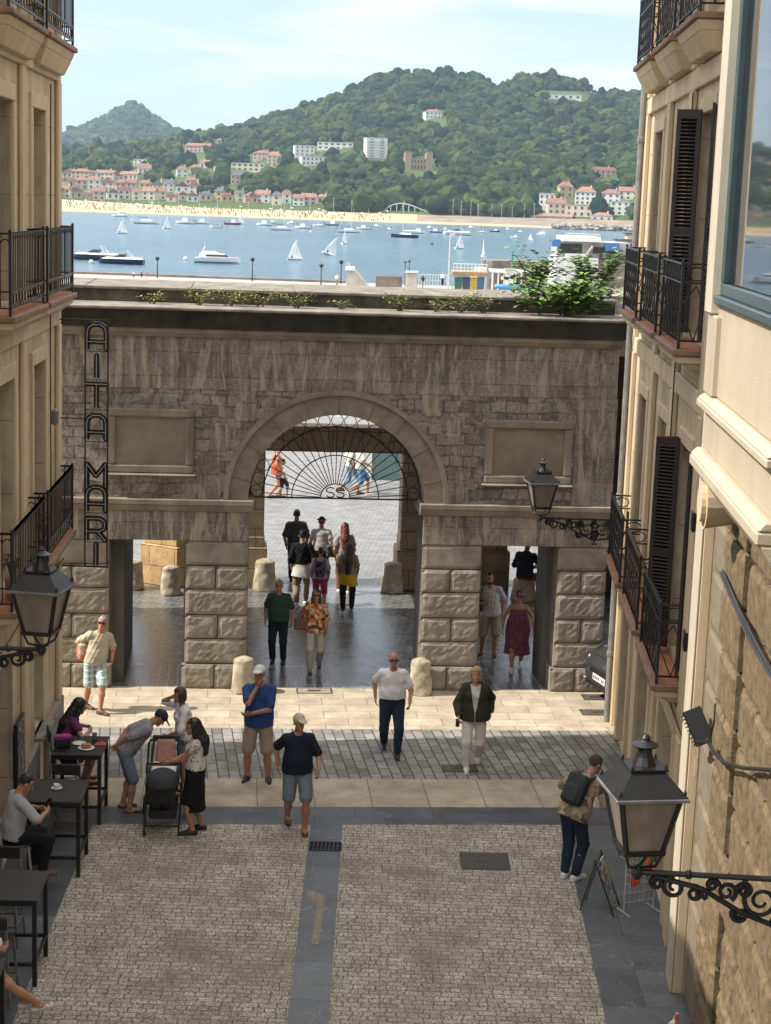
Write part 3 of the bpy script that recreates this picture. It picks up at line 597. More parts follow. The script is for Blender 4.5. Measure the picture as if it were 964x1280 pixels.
M_shut = plain('brown_painted_shutter', (0.026, 0.014, 0.011), 0.5, 0.2, 8, 0.2, 60)
M_blk = plain('black_painted_iron', (0.013, 0.013, 0.014), 0.4, 0.15, 25)
M_glass, nt, b = newmat('window_glass'); b.inputs['Base Color'].default_value = (0.012, 0.014, 0.016, 1); b.inputs['Roughness'].default_value = 0.03; b.inputs['Specular IOR Level'].default_value = 0.9
M_frameg = plain('grey_green_window_frame', (0.045, 0.075, 0.08), 0.35, 0.1, 6)
M_wood = plain('dark_window_wood', (0.05, 0.035, 0.027), 0.5, 0.2, 6)
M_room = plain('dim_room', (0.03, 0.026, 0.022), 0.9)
def wall_holes(x0, x1, z0, z1, holes, y0, y1):
    mb = MB(); xs = sorted({x0, x1, *[h[0] for h in holes], *[h[1] for h in holes]})
    for a, b_ in zip(xs[:-1], xs[1:]):
        hs = sorted((h[2], h[3]) for h in holes if h[0] <= a + 1e-6 and h[1] >= b_ - 1e-6); z = z0
        for c, d in hs:
            if c > z + 1e-6: mb.box(a, b_, y0, y1, z, c)
            z = d
        if z1 > z + 1e-6: mb.box(a, b_, y0, y1, z, z1)
    return mb
class Fac:
    def __init__(s, root, X, Y, rz): s.root, s.X, s.Y, s.rz = root, X, Y, rz; s.ex = np.array([math.cos(rz), math.sin(rz), 0]); s.ey = np.array([-math.sin(rz), math.cos(rz), 0])
    def w(s, x, y, z=0.0): p = np.array([s.X, s.Y, 0]) + s.ex * x + s.ey * y; return Vector((p[0], p[1], z))
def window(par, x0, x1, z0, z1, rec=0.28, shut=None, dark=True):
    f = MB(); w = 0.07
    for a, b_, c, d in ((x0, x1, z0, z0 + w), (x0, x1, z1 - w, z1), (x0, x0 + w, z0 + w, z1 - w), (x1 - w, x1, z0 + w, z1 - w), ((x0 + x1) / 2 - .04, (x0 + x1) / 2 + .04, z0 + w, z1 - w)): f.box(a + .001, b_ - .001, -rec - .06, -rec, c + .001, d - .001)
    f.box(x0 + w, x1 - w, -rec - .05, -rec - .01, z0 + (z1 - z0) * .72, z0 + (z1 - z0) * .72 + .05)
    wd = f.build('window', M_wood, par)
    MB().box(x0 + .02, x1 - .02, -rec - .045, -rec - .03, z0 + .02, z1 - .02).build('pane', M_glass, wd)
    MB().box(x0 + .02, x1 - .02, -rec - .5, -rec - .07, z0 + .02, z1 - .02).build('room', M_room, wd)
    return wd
def surround(par, x0, x1, z0, z1, w=0.16, d=0.05, mat=None):
    mb = MB()
    for a, b_, c, e in ((x0 - w, x1 + w, z1 + .002, z1 + w * 1.5), (x0 - w, x0 - .002, z0, z1), (x1 + .002, x1 + w, z0, z1)): mb.box(a, b_, -0.02, d, c, e)
    return mb.build('window_surround', mat or M_fac2, par, 0.012)
def railing(style, x0, x1, dep, h, par):
    mb = MB(); t = 0.026
    cors = [(x0, 0.02), (x0, dep), (x1, dep), (x1, 0.02)]
    for z in (h, h - (.22 if style == 'diamond' else .0), .10, .10 + (.20 if style == 'arch' else .0), ):
        if z == h or z > 0:
            for p, q in zip(cors[:-1], cors[1:]): mb.bar((*p, z), (*q, z), 0.045 if z == h else 0.022, 0.022 if z == h else 0.02)
    for c in cors[1:3]: mb.bar((*c, 0), (*c, h + .02), 0.034); mb.ball((*c, h + .03), 0.024, 6, 4)
    n = max(3, int((x1 - x0) / (0.125 if style == 'arch' else 0.15)))
    for i in range(1, n):
        x = x0 + (x1 - x0) * i / n
        if style == 'arch': mb.bar((x, dep, .30), (x, dep, h), 0.013)
        else:       # diamonds: two thin bars that weave
            zs = np.linspace(.10, h - .22, 5); pts = []
            for j, z in enumerate(zs): pts.append((x + (0.028 if j % 2 else -0.028) * (1 if i % 2 else -1), dep, z))
            for p, q in zip(pts[:-1], pts[1:]): mb.bar(p, q, 0.013)
        if style == 'arch':
            c = (x - (x1 - x0) / n / 2, dep, h - .06); r = (x1 - x0) / n / 2
            mb.tube([(c[0] + r * math.cos(a), dep, c[2] - .04 + r * math.sin(a)) for a in np.linspace(0, math.pi, 7)], 0.007, 4)
    k = max(2, int((x1 - x0) / .2))
    for i in range(k):       # frieze of rings or lozenges
        cx = x0 + (x1 - x0) * (i + .5) / k; hw = (x1 - x0) / k / 2
        if style == 'arch': mb.tube([(cx + hw * .9 * math.cos(a), dep, .20 + .085 * math.sin(a)) for a in np.linspace(0, 2 * math.pi, 11)[:-1]], 0.008, 4, closed=True)
        else:
            L = [(cx - hw * .8, h - .11), (cx, h - .02), (cx + hw * .8, h - .11), (cx, h - .20)]
            for p, q in zip(L, L[1:] + L[:1]): mb.bar((p[0], dep, p[1]), (q[0], dep, q[1]), 0.014)
    for x in (x0, x1):       # the short returns to the wall
        if style == 'arch':
            mb.bar((x, dep * .5, .1), (x, dep * .5, h), .014)
            for c, r in ((dep * .28, dep * .22), (dep * .75, dep * .22)): mb.tube([(x, c + r * math.cos(a), h - .12 + r * math.sin(a)) for a in np.linspace(0, math.pi, 7)], 0.008, 4)
        else:
            m_ = dep * .5
            for p, q in (((.05, .5), (m_, .1)), ((m_, .1), (dep, .5)), ((.05, .5), (m_, h - .25)), ((m_, h - .25), (dep, .5))): mb.bar((x, p[0], p[1]), (x, q[0], q[1]), .014)
            mb.tube([(x, m_ + dep * .36 * math.cos(a), h - .115 + .08 * math.sin(a)) for a in np.linspace(0, 2 * math.pi, 11)[:-1]], 0.009, 4, closed=True)
    o = mb.build('railing', M_blk, par); return o
def balcony(root, x0, x1, z, dep, style, big=False):
    s = MB(); s.box(x0 - .06, x1 + .06, 0.0, dep + .07, -.075, 0)
    o = s.build('balcony', M_slab, root, 0.012); o.location = (0, 0, z)
    br = MB()
    if big: br.frus((x0 + .12, x1 - .12, 0, dep * .55, -.42), (x0 + .02, x1 - .02, 0, dep * .95, -.20)); br.frus((x0 + .02, x1 - .02, 0, dep * .95, -.199), (x0 - .03, x1 + .03, 0, dep + .03, -.078))
    else: br.frus((x0 + .10, x1 - .10, 0, dep * .5, -.26), (x0 + .03, x1 - .03, 0, dep * .85, -.17)); br.box(x0 - .01, x1 + .01, 0, dep + .01, -.168, -.078)
    br.build('bracket', M_fac2, o, 0.01)
    MB().box(x0, x1, 0.02, dep, .001, .012).build('floor_tiles', M_terra, o)
    r = railing(style, x0, x1, dep, 1.0, o)
    return o
def shutter(root, hinge, w, h, ang, arched=False):
    """one louvred leaf hinged at a local point, turned by ang about its upright edge"""
    f = MB(); t = .035; st_ = .055
    for a, b_, c, d in ((0, st_, 0, h), (w - st_, w, 0, h), (st_, w - st_, 0, .12), (st_, w - st_, h - .1, h), (st_, w - st_, h * .44, h * .44 + .1)): f.box(a, b_, -t / 2, t / 2, c, d)
    o = f.build('shutter', M_shut, root); o.location = hinge; o.rotation_euler = (0, 0, ang)
    for za, zb in ((.12, h * .44), (h * .44 + .1, h - .1)):
        l = MB(); n = int((zb - za) / .046)
        for i in range(n): z = za + (zb - za) * (i + .5) / n; l.bar((st_ - .01, 0, z), (w - st_ + .01, 0, z), 0.058, 0.009, up=(0, 1, 1.4))
        l.build('louvres', M_shut, o)
    return o
# ---- left building, beside the bar
LRZ = math.atan2(-1, 0.05); lb = thing('sandstone_building', 'cream sandstone building with arch topped black railings over the bar tables', 'building', (-5.17, 26.3, 0), LRZ); LF = Fac(lb, -5.17, 26.3, LRZ)
LLEN = 8.9; wins = [(1.45, 2.55), (4.1, 5.25), (7.4, 8.5)]
holes = []
for a, b_ in wins:
    for z0, z1 in ((3.75, 6.45), (7.46, 10.0), (11.1, 13.9), (15.0, 17.6)): holes.append((a, b_, z0, z1))
holes += [(1.5, 2.35, 0.95, 2.75), (4.2, 5.5, 0.02, 2.75), (7.2, 8.6, 0.02, 2.75)]
wall_holes(0, LLEN, 0, 22, holes, -0.4, 0).build('wall', M_fac, lb, 0)
MB().box(0, 2, -1.2, -.402, 0, 22).box(2, LLEN, -9, -0.402, 0, 22).box(0, 2, -1.2, .02, 22.01, 22.3).box(2, LLEN, -9.2, .3, 22.01, 22.3).build('rear_block', M_fac, lb)
for h in holes: window(lb, *h)
for h in holes[:12]: surround(lb, *h, w=.14, d=.045)
tr = MB()
for z in (3.25, 6.87, 10.5): tr.box(-.03, LLEN, 0.002, .05, z, z + .22)
for x in (0.0, 3.25, 6.2): tr.box(x - .03 if x == 0 else x, x + .32, 0.003, .07, 0.9, 3.248); tr.box(x - .03 if x == 0 else x, x + .32, 0.003, .06, 3.472, 6.868); tr.box(x - .03 if x == 0 else x, x + .32, 0.003, .06, 7.092, 10.498); tr.box(x - .03 if x == 0 else x, x + .32, 0.003, .06, 10.722, 22)
tr.build('pilasters', M_fac2, lb, 0.015)
for a_ in ((-.05, 1.49), (2.4, 4.19), (5.52, 7.19)): MB().box(*a_, .0, .09, 0, .9).build('plinth', plain('grey_plinth', (0.24, .225, .205), .85, .2, 3, .4, 30), lb, 0.012)
MB().box(1.46, 2.39, -.05, .16, .905, .95).build('sill', plain('grey_plinth', (0, 0, 0)), lb, .005)
for z, big in ((3.66, False), (7.36, False), (11.0, True)):
    balcony(lb, 0.12, 2.65, z, .24, 'arch', big); balcony(lb, 3.0, 5.6, z, .24, 'arch', big)
cbl = MB(); cbl.tube([(-.02, .085, 3.15), (1.5, .09, 3.12), (3.0, .085, 3.16), (5.2, .09, 3.11), (8.8, .085, 3.15)], .011, 5).tube([(1.2, .07, 3.1), (1.22, .07, 6.8), (1.2, .075, 10.4)], .010, 5); cbl.build('facade_cable', plain('black_rubber', (.02, .02, .022), .5), lb)
# ---- low building further left, outside the picture: the sun shines over its roof
lw = thing('low_building', 'lower cream building left of the view carrying the nearest left lantern', 'building', (-4.725, 17.36, 0), LRZ)
MB().box(0.02, 32, -8, 0, 0, 9.15).build('wall', M_fac, lw); MB().box(-.02, 32, -8, .12, 9.155, 9.3).build('cornice', M_fac2, lw)
# ---- right building
RRZ = math.atan2(1, 0.05); rb = thing('sandstone_building', 'cream sandstone building with lozenge railings and brown louvred shutters', 'building', (4.16, 28.9, 0), RRZ); RF = Fac(rb, 4.16, 28.9, RRZ)
RLEN = 10.6
rw = [(-2.75, -1.55), (-5.65, -4.5), (-8.45, -7.25)]; rh = []
for a, b_ in rw:
    for z0, z1 in ((3.3, 6.0), (7.4, 10.1), (11.3, 13.9), (15, 17.6)): rh.append((a, b_, z0, z1))
rg = [(-2.5, -1.2, .02, 2.5), (-5.6, -3.9, .02, 2.5), (-8.6, -7.0, .02, 2.5)]
wall_holes(-RLEN, 0, 0, 22, rh + rg, -.4, 0).build('wall', M_fac, rb)
MB().box(-RLEN, 0, -9, -.402, 0, 22).box(-RLEN, 0.2, -9, .3, 22.01, 22.3).build('rear_block', M_fac, rb)
for h in rh: window(rb, *h); surround(rb, *h, w=.13, d=.05)
for h in rg: window(rb, *h, rec=.34); surround(rb, *h, w=.2, d=.07)
tr = MB()
for z in (2.62, 6.55, 10.45): tr.box(-RLEN, .03, .002, .06, z, z + .26)
for x in (-.34, -3.75, -6.45, -9.35):
    for z0, z1 in ((0, 2.618), (2.882, 6.548), (6.812, 10.448), (10.712, 22)): tr.box(x, x + .34 if x > -.4 else x + .38, .003, .075, z0, z1)
tr.box(-10.597, -10.12, .002, .12, 0, 22)
tr.build('pilasters', M_fac2, rb, 0.012)
MB().box(-10.595, -10.13, .123, .15, 0, 22).build('corner_strip', M_white, rb, 0.01)
for z, big in ((3.2, False), (7.3, False), (11.15, True)):
    for a, b_ in ((-3.2, -0.95), (-6.15, -3.95), (-8.85, -6.8)): balcony(rb, a, b_, z, .33, 'diamond', big)
for z, hh in ((3.3, 2.75), (7.4, 2.75)):
    shutter(rb, (-7.22, .03, z), .31, hh, R_(96)); shutter(rb, (-7.28, .34, z), .31, hh, R_(246))
    shutter(rb, (-8.47, .03, z), .40, hh, R_(170))
cbl = MB(); cbl.tube([(-10.05, .13, 2.9), (-8.5, .10, 2.86), (-6, .10, 2.91), (-3.9, .09, 2.86), (-.4, .09, 2.9)], .011, 5).tube([(-6.62, .09, 2.9), (-6.6, .09, 6.5), (-6.63, .09, 10.4)], .010, 5).tube([(-9.2, .04, .2), (-9.2, .04, 2.5), (-9.22, .05, 6.4)], .016, 5); cbl.build('facade_cable', plain('black_rubber', (.02, .02, .022), .5), rb)
for z_ in (5.2, 3.75): MB().box(-9.35, -9.18, .0, .09, z_, z_ + .24).build('junction_box', M_blk, rb, .01)
# drainpipe on the far corner
d_ = MB(); d_.tube([(-.10, .13, 0), (-.10, .13, 21)], .05, 8)
for z in (1.2, 4, 7, 10, 13): d_.lathe([(.058, 0), (.066, .02), (.066, .08), (.058, .1)], (-.10, .13, z), 8)
d_.build('drainpipe', plain('grey_zinc', (.22, .215, .20), .5, .2, 4), rb)
# ---- rough masonry house nearest the camera at right, with its painted bay window
rough = thing('masonry_building', 'rough brown stone house with cream painted bay window', 'building', RF.w(-10.6, 0, 0), RRZ); NF = Fac(rough, RF.w(-10.6, 0).x, RF.w(-10.6, 0).y, RRZ)
MB().box(-14, -.012, -8, -.20, 0, 6.4).box(-14, -.012, -8, -.05, 6.401, 21).build('wall', plain('mortar_bed', (0.10, .085, .06), .95, .25, 5, .6, 20), rough)
rs = MB(); z = 0.0; row = 0
while z < 6.25:
    hgt = [.66, .60, .64, .58, .66][row % 5]; x = -.013
    for wi, (w, g) in enumerate((((.95, .0), (1.05, .0), (.85, .38), (.9, 0), (.8, 0), (1.1, 0), (1, 0), (1.2, 0), (.9, 0)), ((.75, 0), (1.25, 0), (.85, .38), (.7, 0), (1.1, 0), (.9, 0), (1, 0), (1.2, 0), (.9, 0)), ((.95, 0), (1.4, 0), (.9, .02), (.7, 0), (1.1, 0), (.9, 0), (1, 0), (1.2, 0), (.9, 0)))[0 if row in (2, 4, 6) else 1 if row not in (0, 3) else 2]):
        x -= g; c, d = x - w, x; nx_, nz_ = max(5, int(w / .06)), max(6, int(hgt / .06)); grid = []; smooth_ = wi == 0
        for jz in range(-1, nz_ + 2):
            for jx in range(-1, nx_ + 2):
                fx, fz = min(max(jx / nx_, 0), 1), min(max(jz / nz_, 0), 1); e = min(fx * w, (1 - fx) * w, fz * hgt, (1 - fz) * hgt); l = min(1, e / (.025 if smooth_ else .05)); rim = jx in (-1, nx_ + 1) or jz in (-1, nz_ + 1)
                grid.append((c + .022 + fx * (w - .044), -.30 if rim else -.02 + (.022 if smooth_ else .032) * l + (0 if smooth_ else random.uniform(-1, 1) * (.012 if z < 1.8 else .005) * l), z + .022 + fz * (hgt - .044)))
        n_ = nx_ + 3
        rs.add(grid, [(a + jz * n_, a + 1 + jz * n_, a + 1 + (jz + 1) * n_, a + (jz + 1) * n_) for jz in range(nz_ + 2) for a in range(n_ - 1)], 1 if smooth_ else 0); x -= w
    z += hgt; row += 1
rs.build('stone_blocks', [M_brownstone, M_smooth], rough)
BX0, BX1, BD = -5.3, -1.0, .40
by = MB(); by.frus((BX0, BX1, -.02, BD - .12, 6.12), (BX0, BX1, -.02, BD + .03, 6.34)); by.box(BX0, BX1 + .04, -.02, BD + .06, 6.343, 6.45); by.frus((BX0, BX1 + .04, -.02, BD + .06, 6.452), (BX0, BX1 - .02, -.02, BD, 6.53))
by.box(BX0, BX1 - .02, -.02, BD - .06, 6.532, 6.95); by.box(BX0, BX1 + .03, -.02, BD + .03, 6.953, 7.03); by.frus((BX0, BX1 + .03, -.02, BD + .03, 7.032), (BX0, BX1 - .05, -.02, BD - .04, 7.10))
by.box(BX0, BX1 - .05, -.02, BD - .08, 7.102, 8.02); by.box(BX1 - .62, BX1 - .05, -.02, BD - .02, 7.104, 7.9)
bay = by.build('bay_window', M_cream, rough, .015)
MB().box(BX1 - .36, BX1 - .0, -.02, BD + .015, 7.905, 20).build('bay_pier', M_white, bay, .02)
f = MB()
for a, b_, c, d in ((BX0, BX1 - .362, 8.02, 8.10), (BX0, BX1 - .362, 8.103, 8.22), (BX1 - .43, BX1 - .365, 8.223, 12), (BX1 - .52, BX1 - .44, 8.223, 12), (BX0, BX0 + .1, 8.23, 12), (BX0, BX1 - .37, 12.0, 12.2)): f.box(a, b_, .05, BD - (.02 if c < 8.1 else .08), c, d)
f.build('window_frame', M_frameg, bay, .01)
MB().box(BX0 + .1, BX1 - .53, .06, BD - .14, 8.23, 12).build('window_glass', M_glass, bay)
MB().box(BX0, BX1 - .37, -.02, BD - .05, 12.21, 20).build('upper_panel', M_cream, bay)
cb = MB(); cb.tube([(BX1 - .5, .02, 6.02), (BX1 - .5, BD - .05, 6.02)], [.20, .26], 16); cb.tube([(BX1 - .5, .03, 6.02), (BX1 - .5, BD - .0, 6.02)], [.14, .19], 16)
cb.build('corbel', M_fac2, bay)
# ---- walls behind the camera close the street; a dark wall in the gap beyond the gate
wb = thing('port_warehouse', 'dark green boarded port shed seen in the gap right of the gate', 'building', (7.2, 36, 0))
MB().box(-1.6, 4, 0, 10, 0, 6.4).build('wall', plain('dark_green_boards', (0.03, 0.045, 0.04), .7, .3, 3, .4, 20, streak=True), wb); MB().box(-1.7, 4.1, -.1, 10.1, 6.41, 6.6).build('roof', M_dark, wb)

# ------------------------------------------------------------------ wall lanterns with scrolled brackets
M_lglass, nt, b = newmat('milky_lantern_glass'); b.inputs['Base Color'].default_value = (0.42, 0.37, 0.29, 1); b.inputs['Roughness'].default_value = 0.35; b.inputs['Transmission Weight'].default_value = 0.55; gn = noise(nt, coords(nt, (1, 1, .35)), 7, 4, .6); nt.links.new(mixc(nt, ramp(nt, gn, .35, .7), (.50, .45, .36), (.30, .255, .19)), b.inputs['Base Color'])
M_lroof = plain('lantern_black_metal', (0.009, 0.010, 0.012), 0.45, 0.2, 9, 0.2, 40)
M_lrim = plain('lantern_grey_rim', (0.16, 0.17, 0.18), 0.45, 0.2, 9)
def spiral(c, r0, r1, a0, turns, n=22):
    return [(c[0] + (r0 + (r1 - r0) * i / n) * math.cos(a0 + turns * 2 * math.pi * i / n), 0, c[1] + (r0 + (r1 - r0) * i / n) * math.sin(a0 + turns * 2 * math.pi * i / n)) for i in range(n + 1)]
def lantern(loc, rz, label, arm=1.6, lamp_rz=0.0):
    """origin at the foot of the lamp body; the bracket runs along +x to the wall"""
    o = thing('wall_lantern', label, 'lantern', loc, rz, 'black street lanterns on wall brackets')
    b = MB(); rw_, rb_, hh = .212, .132, .40   # half widths of the glass at top and bottom
    z0 = .10
    f = MB()
    for sx, sy in ((-1, -1), (1, -1), (1, 1), (-1, 1)): f.bar((sx * rb_, sy * rb_, z0), (sx * rw_, sy * rw_, z0 + hh), .03)
    f.frus((-rb_ - .015, rb_ + .015, -rb_ - .015, rb_ + .015, z0 - .03), (-rb_ - .02, rb_ + .02, -rb_ - .02, rb_ + .02, z0 + .004))
    for sx, sy in ((-1, -1), (1, -1), (1, 1), (-1, 1)): f.tube([(sx * rb_, sy * rb_, z0 - .02), (sx * .1, sy * .1, -.02), (sx * .02, sy * .02, -.06)], .012, 5)
    fr_ = f.build('lamp_frame', M_blk, o); fr_.rotation_euler = (0, 0, lamp_rz)
    g = MB(); g.frus((-rb_ + .004, rb_ - .004, -rb_ + .004, rb_ - .004, z0 + .006), (-rw_ + .004, rw_ - .004, -rw_ + .004, rw_ - .004, z0 + hh - .003)); gl = g.build('lamp_glass', M_lglass, o); MB().ball((0, 0, z0 + .16), (.04, .04, .06), 10, 6).build('bulb', plain('bulb_white', (.7, .68, .62), .3), gl); gl.rotation_euler = (0, 0, lamp_rz)
    r = MB(); zt = z0 + hh; e = rw_ + .05
    r.frus((-e + .006, e - .006, -e + .006, e - .006, zt + .028), (-.115, .115, -.115, .115, zt + .185)); r.box(-.135, .135, -.135, .135, zt + .186, zt + .20)
    r.lathe([(.085, 0), (.06, .06), (.045, .125), (.05, .13)], (0, 0, zt + .201), 12); r.lathe([(.085, 0), (.095, .012), (.05, .035), (.03, .05), (.035, .06), (.018, .085)], (0, 0, zt + .333), 14)
    for sx, sy in ((-1, -1), (1, -1), (1, 1), (-1, 1)): r.lathe([(.012, 0), (.014, .02), (.004, .04)], (sx * (e - .03), sy * (e - .03), zt + .045), 6); r.lathe([(.01, 0), (.012, .015), (.004, .035)], (sx * .12, sy * .12, zt + .201), 6)
    ro = r.build('lamp_roof', M_lroof, o); ro.rotation_euler = (0, 0, lamp_rz)
    rm = MB()
    for a, b_, c, d in ((-e, e, -e, -e + .03), (-e, e, e - .03, e), (-e, -e + .03, -e + .031, e - .031), (e - .03, e, -e + .031, e - .031)): rm.box(a, b_, c, d, zt, zt + .027)
    k = rm.build('lamp_rim', M_lrim, o, .004); k.rotation_euler = (0, 0, lamp_rz)
    a = MB(); a.ball((0, 0, -.10), (.045, .045, .06), 10, 6)
    a.tube([(0.02, 0, -.10), (arm, 0, -.10)], .022, 8); a.ball((arm * .22, 0, -.10), .035, 8, 5); a.ball((arm * .58, 0, -.10), .03, 8, 5)
    a.tube([(.15, 0, -.13), (arm * .28, 0, -.20), (arm * .45, 0, -.36), (arm * .62, 0, -.46), (arm * .8, 0, -.43), (arm, 0, -.30)], .02, 7)
    for c, r0, r1, a0, tn in (((.14 * arm / 1.6, -.175), .05, .012, 1.2, 1.5), ((.40 * arm / 1.6, -.24), .06, .015, 2.2, -1.5), ((.52 * arm / 1.6, -.17), .045, .012, 0, 1.5), ((.74 * arm / 1.6, -.20), .06, .015, 3, -1.4), ((1.0 * arm / 1.6, -.20), .07, .02, 1.5, 1.5), ((1.0 * arm / 1.6, -.36), .065, .02, -1.5, 1.5), ((.72 * arm / 1.6, -.38), .06, .015, 2.5, 1.5), ((1.45 * arm / 1.6, -.40), .06, .015, .5, -1.5), ((1.24 * arm / 1.6, -.17), .05, .015, 3, 1.5), ((.26 * arm / 1.6, -.20), .085, .02, 1.6, 1.5), ((.62 * arm / 1.6, -.215), .07, .02, -1, 1.4), ((.86 * arm / 1.6, -.27), .13, .03, 2.2, 1.6), ((1.13 * arm / 1.6, -.27), .12, .03, .8, -1.6), ((1.4 * arm / 1.6, -.23), .09, .02, 2, 1.5), ((1.3 * arm / 1.6, -.40), .06, .015, 0, 1.3), ((.98 * arm / 1.6, -.43), .05, .012, 1, 1.4)):
        a.tube(spiral(c, r0, r1, a0, tn), [.020 - .008 * i / 22 for i in range(23)], 6)
    for c in ((1.0, -.17), (1.0, -.52), (.74, -.16), (1.24, -.16), (.45, -.25), (1.5, -.32), (1.0, -.33)):
        cx = c[0] * arm / 1.6
        for t in range(3): a.ball((cx + .028 * math.cos(t * 2.1 + 1.57), 0, c[1] + .028 * math.sin(t * 2.1 + 1.57)), (.024, .014, .024), 6, 4)
    a.bar((arm, 0, .05), (arm, 0, -.62), .06, .03)
    a.build('bracket', M_blk, o); return o
def lampat(x, y, Y): p = gy(x, y, Y); return p
p = lampat(797, 1083, 11.4); lantern((p[0], p[1], p[2] + .06), R_(-3), 'largest and nearest black lantern, in front of the rough stone house', 1.65, R_(12))
p = lampat(676, 640, 28.2); lantern((p[0], p[1], p[2]), R_(3), 'small black lantern in front of the stone gate wall', 4.16 - p[0] - .04, R_(6))
p = lampat(52, 802, 15.9); lantern((p[0], p[1], p[2] + .02), R_(180), 'lantern with greyish roof hanging over the bar tables', p[0] + 4.75, R_(-8))
# floodlight on an arm
p = gx(873, 908, 3.45); fl = thing('floodlight', 'black finned floodlight on a bent pipe by the right wall', 'floodlight', tuple(p), R_(20))
fb = MB(); fb.box(-.10, .10, -.12, .12, -.20, .2)
for i in range(9): fb.box(-.13, -.10, -.115, .115, -.18 + i * .042, -.165 + i * .042)
fbo = fb.build('housing', M_lroof, fl, .012); fbo.rotation_euler = (R_(-20), R_(-25), 0)
fp = MB(); fl.rotation_euler = (0, 0, 0); F0 = Vector(p)
q_ = [Vector(gx(*a)) - F0 for a in ((884, 925, 3.44), (893, 940, 3.42), (905, 954, 3.40), (930, 960, 3.38), (1010, 966, 3.30))]; fp.tube(q_, .020, 8)
q_ = [Vector(gx(*a)) - F0 for a in ((868, 930, 3.44), (888, 924, 3.42), (893, 900, 3.44), (894, 880, 3.47))]; fp.tube(q_, .010, 6)
fp.build('arm', M_blk, fl)
c_ = MB()
A, B = gx(903, 712, 3.52), gx(1010, 905, 3.18)
for i in range(5):
    pts = []
    for t in np.linspace(0, 1, 12):
        q = A * (1 - t) + B * t; q[2] -= .12 * math.sin(math.pi * t) + .01 * i; q[1] += .012 * i; q[0] += .015 * math.sin(3 * t + i); pts.append(q)
    c_.tube(pts, .009, 5)
tag(c_.build('cable_bundle', plain('black_rubber', (.02, .02, .022), .5)), 'sagging bundle of dark cables leaving the rough stone wall', 'cable')
# ------------------------------------------------------------------ vertical shop sign
SG = thing('shop_sign', 'tall open metal sign with the letters AITAMARI hung from the left building', 'sign', (-4.54, 26.15, 3.06), 0.0); SG.scale = (.976,) * 3
sf = MB(); 
sf.bar((-.18, 0, .0), (-.18, 0, 3.97), .022); sf.bar((.18, 0, 0), (.18, 0, 3.97), .022)
for z in (3.985, .015): sf.bar((-.72, 0, z), (.2, 0, z), .024)
sf.bar((-.72, 0, 2.42), (-.18, 0, 2.42), .018)
M_sign = plain('black_sign_metal', (.012, .012, .012), .35); M_edge = plain('sign_letter_edge', (.45, .46, .46), .3)
strokes = {'A': [[(-.15, 0), (-.15, .26), (-.13, .34), (-.06, .39), (.06, .39), (.13, .34), (.15, .26), (.15, 0)], [(-.15, .12), (.15, .12)]],
           'I': [[(0, 0), (0, .36)]], 'T': [[(0, 0), (0, .38)], [(-.17, .38), (.17, .38)]],
           'M': [[(-.15, 0), (-.15, .38), (0, .18), (.15, .38), (.15, 0)]],
           'R': [[(-.15, 0), (-.15, .36), (.06, .36), (.13, .32), (.145, .26), (.13, .19), (.06, .15), (-.15, .15)], [(.03, .15), (.15, 0)]]}
for ch, z in zip('AITAMARI', (3.53, 3.08, 2.60, 2.09, 1.32, .93, .45, .04)):
    for z_ in (z - .035,): sf.bar((-.18, 0, z_), (.18, 0, z_), .012)
    l = MB(); e = MB()
    for s_ in strokes[ch]:
        for p, q in zip(s_[:-1], s_[1:]):
            l.bar((p[0], 0, p[1]), (q[0], 0, q[1]), .082, .05, up=(0, 1, 0)); 
            l.ball((q[0], 0, q[1]), (.04, .026, .04), 8, 5)
            e.bar((p[0], -.030, p[1]), (q[0], -.030, q[1]), .011, .012, up=(0, 1, 0))
    lo = l.build('letter', M_sign, SG); lo.location = (0, 0, z); e.build('tube_line', M_edge, lo)
sf.build('sign_frame', plain('rusty_frame', (.028, .022, .019), .6, .2, 10), SG)
# ------------------------------------------------------------------ stone bollards and the plants on the gate
def bollard(px, hgt, r, label, flat=False, rz=0):
    p = gz(*px); prims = [cone((0, 0, 0), (0, 0, hgt), (r * 1.05, r * (.85 if flat else 1.0)), (r * .78, r * (.62 if flat else .74)), .02), ell((0, 0, hgt - .03), (r * .76, r * .72, .09), k=.04)]
    V, Q = solid(prims, .022, wr=.008, wf=25, seed=int(px[0])); o = npmesh('stone_bollard', V, Q, plain('bollard_stone', (.44, .38, .29), .92, .3, 4, .8, 25))
    o.location = (p[0], p[1] + r * .7, 0); tag(o, label, 'bollard', 'worn stone bollards by the gate'); return o
bollard((303, 868), .62, .22, 'pale stone bollard at left foot of the arch behind blue shirt man'); bollard((525, 870), .62, .22, 'pale stone bollard at right foot of the arch, front')
bollard((330, 740), .68, .27, 'dark bollard inside the arch at its left rear pier'); bollard((490, 742), .66, .26, 'dark bollard inside the arch at its right rear pier')
bollard((165, 738), .64, .25, 'sunlit bollard furthest left seen through the left doorway'); bollard((212, 745), .62, .23, 'bollard in front of golden pier through the left doorway'); bollard((655, 752), .48, .29, 'wide bollard the man in navy sits on')
M_leafA = plain('broad_leaves', (.15, .27, .055), .5, .35, 3, spec=.4); M_leafB = plain('weed_leaves', (.16, .22, .05), .7, .4, 6); M_flower = plain('yellow_weed_flowers', (.55, .50, .15), .8)
M_stem = plain('plant_stem', (.10, .085, .05), .8)
